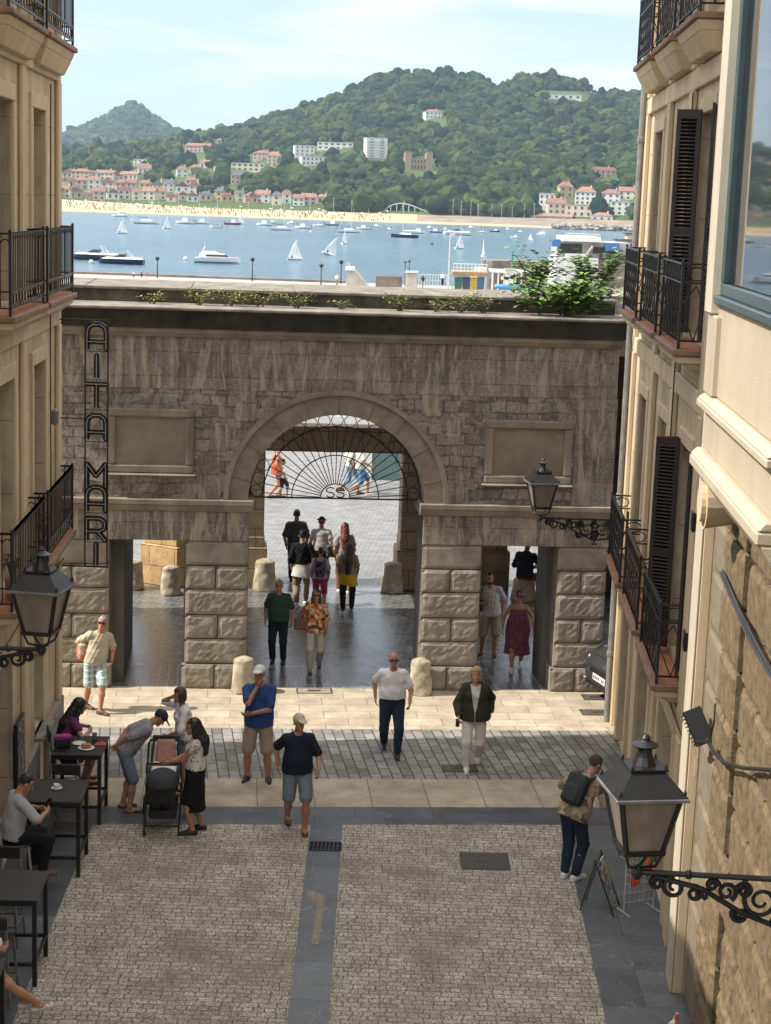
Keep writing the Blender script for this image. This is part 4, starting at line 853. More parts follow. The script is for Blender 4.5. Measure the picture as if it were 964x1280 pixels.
def leafy(name, label, cat, loc, n, spread, size, mat, stems=6, mat2=None, frac=0.0, lobes=True, group=None, seed=1, droop=.3):
    r = random.Random(seed); o = thing(name, label, cat, loc, 0, group); st = MB(); lf = MB(); tips = []
    for i in range(stems):
        a = r.uniform(0, 6.28); L = r.uniform(.5, 1); tip = Vector((math.cos(a) * spread[0] * L, math.sin(a) * spread[1] * L, spread[2] * r.uniform(.45, 1)))
        mid = tip * .5 + Vector((0, 0, spread[2] * .15)); st.tube([(0, 0, -.05), mid, tip], [size * .13, size * .09, size * .05], 5); tips.append((mid, tip))
    for i in range(n):
        m_, t_ = tips[i % stems]; f = r.uniform(-.2, 1.08); p = m_.lerp(t_, f) + Vector((r.gauss(0, 1) * spread[0], r.gauss(0, 1) * spread[1], r.gauss(0, 1) * spread[2])) * .16
        s = size * r.uniform(.55, 1.2); a = r.uniform(0, 6.28); d = Vector((math.cos(a), math.sin(a), r.uniform(-droop, .5))).normalized(); u = d.cross(Vector((0, 0, 1))).normalized(); w = u.cross(d) * s * .12
        mi = 1 if mat2 and r.random() < frac else 0
        if lobes: o_ = [(0, 0), (.25, .38), (.5, .30), (.62, .5), (.8, .26), (1.05, 0), (.8, -.26), (.62, -.5), (.5, -.30), (.25, -.38)]
        else: o_ = [(0, 0), (.4, .22), (1, 0), (.4, -.22)]
        vs = [p + d * s * q[0] + u * s * q[1] + w * (abs(q[1]) * 2 - .3 * q[0] * q[0]) for q in o_] ; c0 = len(vs); vs.append(p + d * s * .5 - w * .3)
        lf.add(vs, [(k, (k + 1) % c0, c0) for k in range(c0)], mi)
    st.build('stems', M_stem, o); lf.build('leaves', [mat, mat2] if mat2 else mat, o); return o
pp = gw(3.2, 0.45, 6.95); leafy('fig_bush', 'largest fig bush, hanging over the front edge of the gate coping', 'bush', pp, 1050, (1.0, .5, .66), .135, M_leafA, 14, seed=3, droop=.6)
pp = gw(2.75, 1.5, 7.2); leafy('fig_bush', 'taller leafy fig bush behind on the parapet, left of the hanging one', 'bush', pp, 400, (.55, .35, .85), .125, M_leafA, 8, seed=4)
pp = gw(3.95, 1.6, 7.2); leafy('fig_bush', 'right hand fig bush standing on the parapet by the balcony', 'bush', pp, 560, (.55, .35, .80), .135, M_leafA, 8, seed=5)
for i, (x, w, n, s, lab) in enumerate(((190, .16, 70, .10, 'small yellowish weed tuft on the coping at the far left'), (248, .2, 110, .13, 'weed tuft at left end of the long row on the coping'), (285, .3, 160, .15, 'yellow flecked weed clump left of centre on the coping'), (325, .28, 150, .15, 'wide green weed clump on the coping above the left of the arch'), (370, .22, 110, .13, 'low weed tuft at right end of the left row on the coping'), (427, .12, 40, .08, 'tiny isolated weed on the coping above the arch'), (500, .22, 130, .17, 'taller weed tuft just right of the arch top on the coping'), (545, .16, 70, .1, 'thin weed tuft between two bigger ones on the coping'), (575, .3, 170, .2, 'bushy yellow green weed clump on the coping left of the fig'), (605, .22, 130, .2, 'weed clump nearest the fig bush on the coping'))):
    u = gpx(x, 385 + (x - 85) * .034, .5)[0]; leafy('weed_tuft', lab, 'weeds', gw(u, .55, 6.955), int(n * 1.5), (w * 1.7, .28, s * 2.0), .075, M_leafB, 9, M_flower, .22, False, 'weed tufts along the coping', 20 + i)
# potted plants on the left balconies
for i, (s, z, lab) in enumerate(((2.3, 3.68, 'small green pot plant behind the far lower left railing'), (5.0, 3.68, 'green pot plant behind the near lower left railing'))):
    w_ = LF.w(s, .14, z); o = leafy('pot_plant', lab, 'plant', (w_.x, w_.y, z + .28), 90, (.14, .14, .35), .09, plain('dark_leaves', (.03, .06, .02), .6, .3, 5), 6, None, 0, False, 'pot plants on the left balconies', 40 + i)
    MB().lathe([(.07, -.27), (.10, -.03), (.105, 0), (.09, .0)], n=12).build('pot', M_terra, o)
# ================================================================== PEOPLE
SKIN = {}
def cloth(name, col, rough=0.9, var=.08): return plain('cloth_' + name, col, rough, var, 9, .25, 120, spec=.2)
def skinm(t):
    c = {'fair': (.50, .27, .185), 'tan': (.40, .205, .125), 'ruddy': (.46, .215, .145), 'dark': (.20, .10, .065)}[t]
    return plain('skin_' + t, c, .55, .06, 12, spec=.35)
M_eye = plain('eye_dark', (.02, .017, .015), .25); M_lip = plain('lips', (.36, .13, .11), .5); M_brow = plain('brow_hair', (.04, .03, .022), .9)
def pattern(name, cols, scale, kind='vor'):
    if name in MATS: return MATS[name]
    m, nt, b = newmat(name); v = coords(nt)
    if kind == 'vor':
        t = nd(nt, 'ShaderNodeTexVoronoi', i_Scale=scale); nt.links.new(v, t.inputs['Vector']); s = nt.nodes.new('ShaderNodeSeparateColor'); nt.links.new(t.outputs['Color'], s.inputs[0])
        r = nt.nodes.new('ShaderNodeValToRGB'); r.color_ramp.interpolation = 'CONSTANT'; nt.links.new(s.outputs[0], r.inputs[0]); r.color_ramp.elements[0].color = c4(cols[0]); r.color_ramp.elements[1].position = 1 / len(cols); r.color_ramp.elements[1].color = c4(cols[1])
        for i, c in enumerate(cols[2:]): e = r.color_ramp.elements.new((i + 2) / len(cols)); e.color = c4(c)
        nt.links.new(r.outputs[0], b.inputs['Base Color'])
    elif kind == 'dot':
        t = nd(nt, 'ShaderNodeTexVoronoi', i_Scale=scale); nt.links.new(v, t.inputs['Vector']); nt.links.new(mixc(nt, ramp(nt, t.outputs['Distance'], .26, .32), cols[1], cols[0]), b.inputs['Base Color'])
    else:
        s = nt.nodes.new('ShaderNodeSeparateXYZ'); nt.links.new(v, s.inputs[0]); outs = []
        for k in (0, 2):
            f = nd(nt, 'ShaderNodeMath', operation='MULTIPLY'); nt.links.new(s.outputs[k], f.inputs[0]); f.inputs[1].default_value = scale
            w = nd(nt, 'ShaderNodeMath', operation='SINE'); nt.links.new(f.outputs[0], w.inputs[0]); outs.append(ramp(nt, w.outputs[0], .2, .5))
        c = mixc(nt, outs[0], cols[0], cols[1]); nt.links.new(mixc(nt, outs[1], c, cols[2]), b.inputs['Base Color'])
    b.inputs['Roughness'].default_value = .9; MATS[name] = m; return m
def ik(A, T, l1, l2, pole):
    A, T = np.array(A, float), np.array(T, float); d = T - A; L = np.linalg.norm(d); L2 = min(L, (l1 + l2) * .999); d = d / L; T = A + d * L2
    a = (l1 * l1 - l2 * l2 + L2 * L2) / (2 * L2); hgt = math.sqrt(max(l1 * l1 - a * a, 0)); p = np.array(pole, float); p = p - d * p.dot(d); p /= np.linalg.norm(p) + 1e-9
    return A + d * a + p * hgt, T
def rotm(ax, a):
    c, s = math.cos(a), math.sin(a); return np.array({'x': [[1, 0, 0], [0, c, -s], [0, s, c]], 'y': [[c, 0, s], [0, 1, 0], [-s, 0, c]], 'z': [[c, -s, 0], [s, c, 0], [0, 0, 1]]}[ax])
def person(label, foot, H, face, skin='tan', lean=0, side=0, arms={}, feet={}, pel=(0, 0, None), head=(0, 0), girth=1.0, fem=False, wear=(), hair=None, group=None, seated=None, z0=0.0, place=None):
    """face: 0 looks away from the camera (+y), 90 to the left, 180 to the camera, -90 to the right. Lengths in units of a 1.75 m body."""
    S = H / 1.75; sk = skinm(skin); out = {}
    hz = pel[2] if pel[2] else .93
    M = rotm('y', R_(side)) @ rotm('x', R_(-lean)); P0 = np.array([pel[0], pel[1], hz])
    tp = lambda x, y, z: P0 + M @ np.array([x, y, z - .93])
    sw = .155 if fem else .178; hw = .095
    G = girth
    J = {}
    for s_, sg in (('L', -1), ('R', 1)):
        J['sh' + s_] = tp(sg * sw, -.005, 1.395)
        hand, pole = arms.get(s_, ((sg * (sw + .055 + .25 * (G - 1)), .05, .88 if not seated else .8), (sg * .5, -1, 0)))
        hand = np.array(hand, float) if len(hand) == 3 else tp(*hand[:3])
        J['el' + s_], J['wr' + s_] = ik(J['sh' + s_], hand, .295, .255, pole)
        f = feet.get(s_, (sg * .11, 0, .0, 0)); f = tuple(f) + (0,) * (4 - len(f))
        J['hip' + s_] = P0 + M @ np.array([sg * hw, 0, -.02]) if not seated else P0 + np.array([sg * hw, 0, -.02])
        an = np.array([f[0], f[1] - .04, f[2] + .085])
        J['kn' + s_], J['an' + s_] = ik(J['hip' + s_], an, .44, .415, (sg * .12 if not seated else sg * .1, 1, .1 if not seated else .5))
        J['yaw' + s_] = R_(f[3])
    nk0, nk1 = tp(0, -.01, 1.46), tp(0, .012, 1.54)
    HM = M @ rotm('z', R_(head[0])) @ rotm('x', R_(-head[1])); hc = nk1 + HM @ np.array([0, .02, .095])
    hp = lambda x, y, z: hc + HM @ np.array([x, y, z])
    # ---- body, one continuous surface
    b = []
    fat = lambda a: 1 + (G - 1) * a
    b += [ell(tp(0, -.01, .94), (.165 * fat(1), .115 * fat(1.3), .12), M), ell(tp(0, .0, 1.10), ((.125 if fem else .145) * fat(1.3), .10 * fat(1.8), .15), M, .05), ell(tp(0, -.005, 1.29), ((.14 if fem else .165) * fat(.9), .112 * fat(1.2), .165), M, .05)]
    if fem: b += [ell(tp(sx * .065, .085, 1.28), (.06, .05, .058), M, .03) for sx in (-1, 1)]
    b += [cap(tp(-sw * .72, -.01, 1.395), tp(0, -.01, 1.43), .052, .055, k=.05), cap(tp(sw * .72, -.01, 1.395), tp(0, -.01, 1.43), .052, .055, k=.05), cap(nk0, nk1, .058 if not fem else .048, .053 if not fem else .044, .03)]
    b += [ell(hp(0, -.012, .03), (.074, .095, .092), HM, .02), ell(hp(0, .028, -.045), (.056, .062, .068), HM, .03), ell(hp(0, .075, -.095), (.028, .022, .022), HM, .02), cap(hp(0, .085, .012), hp(0, .108, -.028), .009, .014, .012)]
    b += [ell(hp(sx * .075, -.008, -.01), (.012, .022, .032), HM, .008) for sx in (-1, 1)] + [ell(hp(0, .092, -.063), (.022, .010, .008), HM, .01)]
    for s_, sg in (('L', -1), ('R', 1)):
        sh, e, w = J['sh' + s_], J['el' + s_], J['wr' + s_]; t = .88 if fem else 1.0
        b += [ell(sh, (.056 * t,) * 3, k=.04), cap(sh, e, .053 * t * fat(.6), .041 * t, .03), cap(e, w, .041 * t, .027 * t, .02)]
        # hand: palm, four bent fingers, thumb leaving the side of the palm
        d = (w - e) / (np.linalg.norm(w - e) + 1e-9); inn = -np.array([sg, 0, 0.]) + .001; n = inn - d * inn.dot(d)
        if np.linalg.norm(n) < .3: n = np.array([0, 0, -1.0]); n = n - d * n.dot(d)
        n /= np.linalg.norm(n); l = np.cross(d, n) * (1 if sg > 0 else -1); fwd = np.array([0, 1., 0.1]); l = l if l.dot(fwd) >= 0 else -l
        MH = np.stack([d, n, l], 1); pc = w + d * .05
        b.append(ell(pc, (.052, .018, .040), MH, .015))
        for k, (o_, L) in enumerate(((.030, .072), (.010, .080), (-.010, .075), (-.029, .060))):
            a0 = w + d * .085 + l * o_; a1 = a0 + (d * .9 + n * .3) * L * .5; a2 = a1 + (d * .5 + n * .8) * L * .5; b += [cap(a0, a1, .0098, .0092, .004), cap(a1, a2, .0092, .0082, .004)]
        t0 = w + d * .025 + l * .03; t1 = t0 + (d * .6 + l * .7) * .035; b += [cap(t0, t1, .012, .011, .008), cap(t1, t1 + (d * .9 + n * .3) * .03, .011, .009, .005)]
        J['hand' + s_] = w + d * .09
        h_, k_, a_ = J['hip' + s_], J['kn' + s_], J['an' + s_]
        b += [cap(h_, k_, .083 * fat(.8), .055 * fat(.3), .04), cap(k_, k_ + (a_ - k_) * .35 + np.array([0, -.012, 0]), .052, .056 * fat(.3), .03), cap(k_ + (a_ - k_) * .35, a_, .054 * fat(.2), .036, .03)]
        yw = J['yaw' + s_]; fd = np.array([-math.sin(yw), math.cos(yw), 0]); fl_ = np.array([a_[0], a_[1], 0]) * np.array([1, 1, 0]) + np.array([0, 0, a_[2] - .085])
        J['fd' + s_] = fd; J['fl' + s_] = fl_
        b += [cap(a_, fl_ + fd * .02 + np.array([0, 0, .045]), .036, .036, .02), cap(fl_ + fd * .02 + np.array([0, 0, .04]), fl_ + fd * .15 + np.array([0, 0, .025]), .036, .024, .02), cap(fl_ - fd * .035 + np.array([0, 0, .033]), fl_ + fd * .05 + np.array([0, 0, .028]), .032, .03, .02)]
    hgrid = .0085 / S if True else .01
    V, Q = solid([q for q in b], .0088)
    eyes = [hp(sx * .032, .081, .006) for sx in (-1, 1)]; brows = [hp(sx * .034, .086, .030) for sx in (-1, 1)]; lips = hp(0, .098, -.063)
    fc = V[Q].mean(1); mi = np.zeros(len(Q), int)
    for e in eyes: mi[np.linalg.norm((fc - e) @ HM / np.array([1.5, 1.6, .8]), axis=1) < .0105] = 1
    for e in brows: mi[np.linalg.norm((fc - e) @ HM / np.array([2.4, 2, .6]), axis=1) < .0105] = 3
    mi[np.linalg.norm((fc - lips) @ HM / np.array([2.4, 2, .8]), axis=1) < .0105] = 2
    o = npmesh('person', V * S, Q, [sk, M_eye, M_lip, M_brow], mi=mi)
    fx = gz(*foot) if place is None else place
    o.location = (fx[0], fx[1], z0); o.rotation_euler = (0, 0, R_(face)); tag(o, label, 'person', group)
    def put(name, prims, mat, h=.0105, **kw):
        V, Q = solid(prims, h, **kw)
        return npmesh(name, V * S, Q, mat, o)
    Mt = M.T
    def zcut(z, sign):      # keep the torso side above (sign=1) or below (-1) height z of the torso frame
        return lambda X, Y, Z: sign * (z - (Mt[2, 0] * (X - P0[0]) + Mt[2, 1] * (Y - P0[1]) + Mt[2, 2] * (Z - P0[2]) + .93))
    def torso(e, hem, belly=0.0, flare=0.0):
        r = [ell(tp(0, -.005, 1.29), ((.14 if fem else .165) * fat(.9) + e, .112 * fat(1.2) + e, .17 + e), M, .06), ell(tp(0, .0, 1.10), ((.135 if fem else .155) * fat(1.3) + e, (.105 + belly) * fat(1.8) + e, .17), M, .06), cap(tp(-sw * .75, -.01, 1.39), tp(0, -.01, 1.43), .050 + e, .055 + e * .6, k=.05), cap(tp(sw * .75, -.01, 1.39), tp(0, -.01, 1.43), .050 + e, .055 + e * .6, k=.05)]
        if hem < 1.02: r.append(ell(tp(0, -.01, .92), (.186 * fat(1) + e + flare, .140 * fat(1.3) + e + flare, .42), M, .06))
        if fem: r += [ell(tp(sx * .065, .085, 1.28), (.062 + e, .052 + e, .06 + e), M, .04) for sx in (-1, 1)]
        return r
    def sleeves(e, t):
        r = []
        for s_ in 'LR':
            sh, el_, w = J['sh' + s_], J['el' + s_], J['wr' + s_]; r.append(ell(sh, (.052 + e * .8,) * 3, k=.04))
            if t <= 1: r.append(cap(sh, sh + (el_ - sh) * t, .050 + e * .8, .050 + e + (.006 if t < 1 else 0), .03))
            else: r += [cap(sh, el_, .052 + e * .8, .045 + e * .8, .03), cap(el_, el_ + (w - el_) * (t - 1), .044 + e * .8, .034 + e * .7, .02)]
        return r
    def legs(e, t, flare=0.0):
        r = [ell(tp(0, -.01, .93), (.166 * fat(1) + e, .118 * fat(1.3) + e, .12), M, .04)]
        for s_ in 'LR':
            h_, k_, a_ = J['hip' + s_], J['kn' + s_], J['an' + s_]
            if t <= 1: r.append(cap(h_, h_ + (k_ - h_) * t, .086 * fat(.8) + e, .068 * fat(.5) + e + flare, .025))
            else: r += [cap(h_, k_, .088 * fat(.8) + e, .062 + e, .035), cap(k_, k_ + (a_ - k_) * (t - 1), .062 + e, .047 + e + flare, .025)]
        return r
    for it in wear:
        k = it[0]; mt = it[1]; op = it[2] if len(it) > 2 else {}
        sd_ = int(abs(foot[0] * 7 + len(k)))
        if k in ('shirt', 'jacket', 'blouse'):
            e = op.get('e', .016); hem = op.get('hem', .93); pr = torso(e, hem, op.get('belly', 0), op.get('flare', 0)) + (sleeves(e, op.get('sl', .55)) if op.get('sl', .55) > 0 else [])
            cuts = [zcut(hem, 1), zcut(op.get('top', 1.505), -1)]; subs = []
            if op.get('open'): 
                w_ = op['open']
                def wedge(X, Y, Z, w_=w_):
                    x = Mt[0, 0] * (X - P0[0]) + Mt[0, 1] * (Y - P0[1]) + Mt[0, 2] * (Z - P0[2]); y = Mt[1, 0] * (X - P0[0]) + Mt[1, 1] * (Y - P0[1]) + Mt[1, 2] * (Z - P0[2]); z = Mt[2, 0] * (X - P0[0]) + Mt[2, 1] * (Y - P0[1]) + Mt[2, 2] * (Z - P0[2]) + .93
                    return np.maximum(np.abs(x) - w_ * np.clip((z - .95) / .5, .15, 1), .02 - y)
                subs.append(wedge)
            subs.append(lambda X, Y, Z: np.sqrt((X - tp(0, .035, 1.50)[0]) ** 2 + (Y - tp(0, .035, 1.50)[1]) ** 2 + (Z - tp(0, .035, 1.50)[2]) ** 2) - .068)
            put(k, pr, mt, cuts=cuts, subs=subs, wr=.0055, wf=48, seed=sd_)
        elif k in ('shorts', 'trousers'):
            t = op.get('t', .8 if k == 'shorts' else 1.93); put(k, legs(op.get('e', .017 if k == 'trousers' else .014), t, op.get('fl', .008 if k == 'shorts' else 0)), mt, cuts=[zcut(op.get('top', 1.03), -1)], wr=.0035, wf=42, seed=sd_)
        elif k in ('skirt', 'dress'):
            zt = op.get('top', 1.05); zb = op.get('hem', .45); pr = [cone(P0 + [0, 0, zt - .93], (P0[0], P0[1] + op.get('sway', .0), zb), (.15 * G + .015, .12 * G + .015), (op.get('w', .24) * G, op.get('w', .24) * .8 * G), .02), ell(tp(0, -.01, .95), (.178 * G, .13 * G, .14), M, .05)]
            if k == 'dress': pr += torso(.012, .9)
            for s_ in 'LR': pr.append(cap(J['hip' + s_], J['kn' + s_] * .9 + J['hip' + s_] * .1, .10 * G, .085, .05))
            cuts = [zcut(op.get('bust', 1.36) if k == 'dress' else zt + .01, -1), lambda X, Y, Z: zb - Z]
            put(k, pr, mt, cuts=cuts, wr=.007, wf=26, seed=sd_)
        elif k in ('shoe', 'sandal'):
            for s_ in 'LR':
                fd, fl_ = J['fd' + s_], J['fl' + s_]; z = np.array([0, 0, 1.])
                if k == 'shoe':
                    q = put('shoe', [cap(fl_ - fd * .04 + z * .042, fl_ + fd * .05 + z * .045, .042, .044, .02), cap(fl_ + fd * .03 + z * .04, fl_ + fd * .165 + z * .028, .045, .032, .03), cap(J['an' + s_] * .65 + fl_ * .35, fl_ + z * .05, .044, .042, .02)], mt, cuts=[lambda X, Y, Z, b_=fl_[2]: b_ + .018 - Z])
                    q2 = put('sole', [cap(fl_ - fd * .042 + z * .012, fl_ + fd * .17 + z * .012, .044, .038, .01)], op.get('sole', mt), cuts=[lambda X, Y, Z, b_=fl_[2]: b_ + .002 - Z, lambda X, Y, Z, b_=fl_[2]: Z - b_ - .024])
                else:
                    q = put('sandal', [cap(fl_ - fd * .045 + z * .008, fl_ + fd * .17 + z * .008, .042, .04, .01), cap(fl_ + fd * .10 + z * .03 - np.cross(fd, z) * .035, fl_ + fd * .10 + z * .03 + np.cross(fd, z) * .035, .018, k=.02), cap(fl_ + fd * .02 + z * .06 - np.cross(fd, z) * .03, fl_ + fd * .02 + z * .06 + np.cross(fd, z) * .03, .016, k=.02)], mt)
        elif k == 'cap':
            pr = [ell(hp(0, -.012, .045), (.084, .105, .088), HM)]; pr2 = [ell(hp(0, .120, .050), (.066, .080, .013), HM @ rotm('x', R_(-10)), .02)]
            put('cap', pr + pr2, mt, .008, cuts=[lambda X, Y, Z: .020 - (HM[0, 2] * (X - hc[0]) + HM[1, 2] * (Y - hc[1]) + HM[2, 2] * (Z - hc[2]))])
        elif k == 'hat': put('hat', [ell(hp(0, -.012, .06), (.086, .104, .085), HM), cone(hp(0, -.012, .055), hp(0, -.012, .07), (.15, .165), (.11, .125), .015)], mt, .008, cuts=[lambda X, Y, Z: .045 - (HM[2, 2] * (Z - hc[2]) + HM[1, 2] * (Y - hc[1]))])
        elif k == 'sunglasses':
            put('sunglasses', [rbox(hp(0, .088, .010), (.062, .014, .017), .010, HM), cap(hp(-.07, .075, .012), hp(-.08, -.01, .012), .005, k=.01), cap(hp(.07, .075, .012), hp(.08, -.01, .012), .005, k=.01)], mt, .006)
        elif k == 'backpack':
            put('backpack', [rbox(tp(0, -.215, 1.22), (.15 * op.get('w', 1), .085, .21), .06, M), rbox(tp(0, -.30, 1.14), (.11, .035, .11), .03, M, .02)], mt)
            put('strap', [cap(tp(sx * .11, -.15, 1.40), tp(sx * .11, .0, 1.475), .022, k=.01) for sx in (-1, 1)] + [cap(tp(sx * .11, .0, 1.475), tp(sx * .12, .125, 1.30), .02, k=.01) for sx in (-1, 1)] + [cap(tp(sx * .12, .125, 1.30), tp(sx * .15, -.10, 1.12), .018, k=.01) for sx in (-1, 1)], mt)
        elif k == 'beard': put('beard', [ell(hp(0, .045, -.072), (.058, .062, .05), HM)], mt, .008, cuts=[lambda X, Y, Z: (HM[0, 2] * (X - hc[0]) + HM[1, 2] * (Y - hc[1]) + HM[2, 2] * (Z - hc[2])) + .055])
        elif k == 'tied_sweater': put('tied_sweater', [cone(P0 + [0, 0, .10], P0 + [0, -.03, -.22], (.185, .15), (.235, .20), .02)], mt, wr=.012, wf=22, seed=4, cuts=[lambda X, Y, Z: (Y - P0[1] - .10)])
    if hair:
        k, mt = hair[0], hair[1]
        pr = [ell(hp(0, -.020, .038), (.0795, .099, .092), HM)]
        def facecut(X, Y, Z):
            x, y, z = (X - hc[0]), (Y - hc[1]), (Z - hc[2]); q = [HM[0, j] * x + HM[1, j] * y + HM[2, j] * z for j in range(3)]
            return np.maximum.reduce([np.broadcast_to(.02 - q[1], np.broadcast(x, y, z).shape), np.broadcast_to(q[2] - .072, np.broadcast(x, y, z).shape), np.abs(q[0]) - .085 + 0 * (y + z)])
        if k == 'short': put('hair', pr, mt, .008, cuts=[lambda X, Y, Z: -.045 - (HM[1, 2] * (Y - hc[1]) + HM[2, 2] * (Z - hc[2]) + HM[0, 2] * (X - hc[0]))], subs=[facecut], wr=.004, wf=130)
        elif k == 'fringe': put('hair', pr, mt, .008, cuts=[lambda X, Y, Z: .028 - (HM[1, 2] * (Y - hc[1]) + HM[2, 2] * (Z - hc[2]) + HM[0, 2] * (X - hc[0]))], wr=.003, wf=130)
        elif k == 'bob': put('hair', [ell(hp(0, -.015, .045), (.092, .108, .098), HM), ell(hp(-.07, -.015, -.03), (.032, .07, .085), HM, .03), ell(hp(.07, -.015, -.03), (.032, .07, .085), HM, .03), ell(hp(0, -.07, -.03), (.075, .04, .085), HM, .03)], mt, .008, subs=[lambda X, Y, Z: np.maximum(facecut(X, Y, Z), -1)], wr=.004, wf=110)
        else:
            L = hair[2] if len(hair) > 2 else .33
            pr += [cap(hp(0, -.06, .03), tp(0, -.10, 1.55 - L * .45), .085, .10, .04), cap(tp(0, -.10, 1.55 - L * .45), tp(0, -.125, 1.55 - L), .10, .075, .04), cap(hp(-.065, 0, .02), hp(-.075, .0, -.16), .030, .035, .03), cap(hp(.065, 0, .02), hp(.075, .0, -.16), .030, .035, .03)]
            put('hair', pr, mt, .009, subs=[facecut], wr=.005, wf=90)
    o['_'] = 0; del o['_']
    return o, J, tp, hp, put, S
HCR = plain('hair_cropped_brown', (.075, .05, .038), .9, .2, 40)
HB, HBR, HBL, HR, HG = (plain('hair_black', (.012, .010, .009), .5, .2, 30), plain('hair_brown', (.055, .030, .018), .55, .2, 30), plain('hair_blonde', (.38, .27, .14), .6, .2, 30), plain('hair_auburn', (.17, .055, .025), .55, .2, 30), plain('hair_grey', (.30, .28, .26), .7, .2, 30))
M_sg = plain('sunglass_black', (.006, .006, .007), .15)
walkA = {'L': (-.10, .20, .0, 0), 'R': (.10, -.20, .05, 0)}; walkB = {'L': (-.10, -.20, .05, 0), 'R': (.10, .20, 0, 0)}
swA = {'L': ((-.27, -.12, .93), (-.5, -1, 0)), 'R': ((.27, .24, .96), (.5, -1, 0))}; swB = {'R': ((.27, -.12, .93), (.5, -1, 0)), 'L': ((-.27, .24, .96), (-.5, -1, 0))}
black = plain('shoe_black', (.015, .015, .016), .5); white = plain('shoe_white', (.70, .69, .66), .6); brown = plain('shoe_brown', (.10, .05, .03), .6)
navyT = cloth('navy_trousers', (.022, .032, .058)); khaki = cloth('khaki', (.33, .27, .20)); denim = plain('cloth_denim', (.15, .20, .27), .9, .2, 8, .3, 120)
# man in the white polo shirt
person('bald man in white polo shirt and sunglasses walking to the camera', (488, 943), 1.75, 183, 'ruddy', feet=walkA, pel=(0, 0, .905), arms=swB, girth=1.14, wear=[('trousers', navyT), ('shirt', cloth('white', (.74, .74, .74)), {'e': .02, 'hem': 1.0, 'sl': .7, 'belly': .03}), ('shoe', black), ('sunglasses', M_sg)], hair=None)
# woman in the olive jacket
person('blonde woman in open olive jacket and white trousers walking to the camera', (590, 960), 1.70, 180, 'fair', feet=walkB, pel=(0, 0, .905), arms=swA, fem=True, girth=1.10, wear=[('trousers', cloth('offwhite', (.66, .62, .56))), ('shirt', cloth('print_tee', (.62, .60, .57)), {'sl': 0, 'e': .012, 'hem': .95}), ('jacket', cloth('olive', (.045, .043, .030)), {'sl': 1.85, 'e': .034, 'hem': .87, 'open': .085, 'flare': .02}), ('shoe', white)], hair=('bob', HBL))
# tall man in the blue t-shirt, hand at his chin
person('tall man in blue t-shirt and white cap with hand at chin beside bollard', (322, 978), 1.87, 178, 'tan', feet={'L': (-.15, .0, 0, 12), 'R': (.16, 0, 0, -12)}, arms={'L': ((.08, .22, 1.10), (-.6, .3, -.6)), 'R': ((.02, .16, 1.47), (.5, .5, -1))}, head=(-10, -4), girth=1.08,
       wear=[('shorts', khaki, {'t': .88, 'e': .018}), ('shirt', cloth('royal_blue', (.030, .070, .21)), {'e': .016, 'hem': .86, 'sl': .8}), ('shoe', black, {'sole': white}), ('cap', cloth('cap_white', (.62, .62, .62)))], hair=('short', HB))
# man in the navy t-shirt walking
person('man in dark navy t-shirt, beige cap and grey blue shorts striding near gutter', (370, 1036), 1.74, 190, 'tan', feet=walkA, pel=(0, 0, .905), arms=swB, girth=1.10, head=(18, 0), wear=[('shorts', cloth('grey_blue', (.17, .21, .24)), {'t': .88, 'e': .018}), ('shirt', cloth('dark_navy', (.016, .020, .034)), {'e': .016, 'hem': .88, 'sl': .8, 'belly': .03}), ('sandal', brown), ('cap', cloth('cap_beige', (.50, .45, .36)))], hair=('short', HBR))
# man with sunglasses in the sun at the left
g_ = person('sunlit man in cream shirt, checked shorts and sunglasses by the gate pier', (119, 888), 1.72, 205, 'ruddy', feet={'L': (-.02, .30, 0, 35), 'R': (.12, -.14, 0, 30)}, pel=(0, 0, .90), side=-10, arms={'R': ((.22, -.20, .98), (1, -.6, 0)), 'L': ((-.28, .08, .92), (-.5, -1, 0))}, head=(-25, 0),
       wear=[('shorts', pattern('checked_cloth', [(.40, .50, .52), (.20, .32, .40), (.62, .62, .55)], 60, 'chk'), {'t': .88, 'e': .018}), ('shirt', cloth('cream', (.52, .46, .34)), {'e': .018, 'hem': .90, 'sl': .75, 'belly': .03}), ('shoe', brown), ('sunglasses', M_sg)], hair=('short', HG))
# group round the pram
person('bent man in grey t-shirt, cap and denim shorts with hands behind back', (163, 1012), 1.72, -78, 'tan', lean=42, head=(0, 12), pel=(0, -.08, .93), arms={'L': ((-.04, -.20, 1.02), (-.7, -.7, .3)), 'R': ((.05, -.21, 1.02), (.7, -.7, .3))}, feet={'L': (-.12, -.06, 0, 6), 'R': (.12, .02, 0, -6)},
       wear=[('shorts', denim, {'t': .94, 'e': .016}), ('shirt', cloth('mid_grey', (.25, .26, .27)), {'e': .016, 'hem': .90, 'sl': .75}), ('sandal', plain('flipflop', (.05, .04, .035), .7)), ('cap', cloth('cap_dark', (.035, .04, .05)))], hair=('short', HB))
person('dark haired woman in white blouse shading her eyes behind the pram', (231, 992), 1.66, 105, 'tan', fem=True, arms={'R': ((.06, .15, 1.62), (.5, 1, -.2)), 'L': ((-.14, .30, 1.02), (-1, -.6, -.3))}, head=(10, 0), lean=6, wear=[('shorts', denim, {'t': .42, 'e': .02}), ('blouse', cloth('white_blouse', (.70, .70, .72)), {'e': .016, 'hem': .93, 'sl': 1.0, 'flare': .01}), ('sandal', brown)], hair=('bob', HBR))
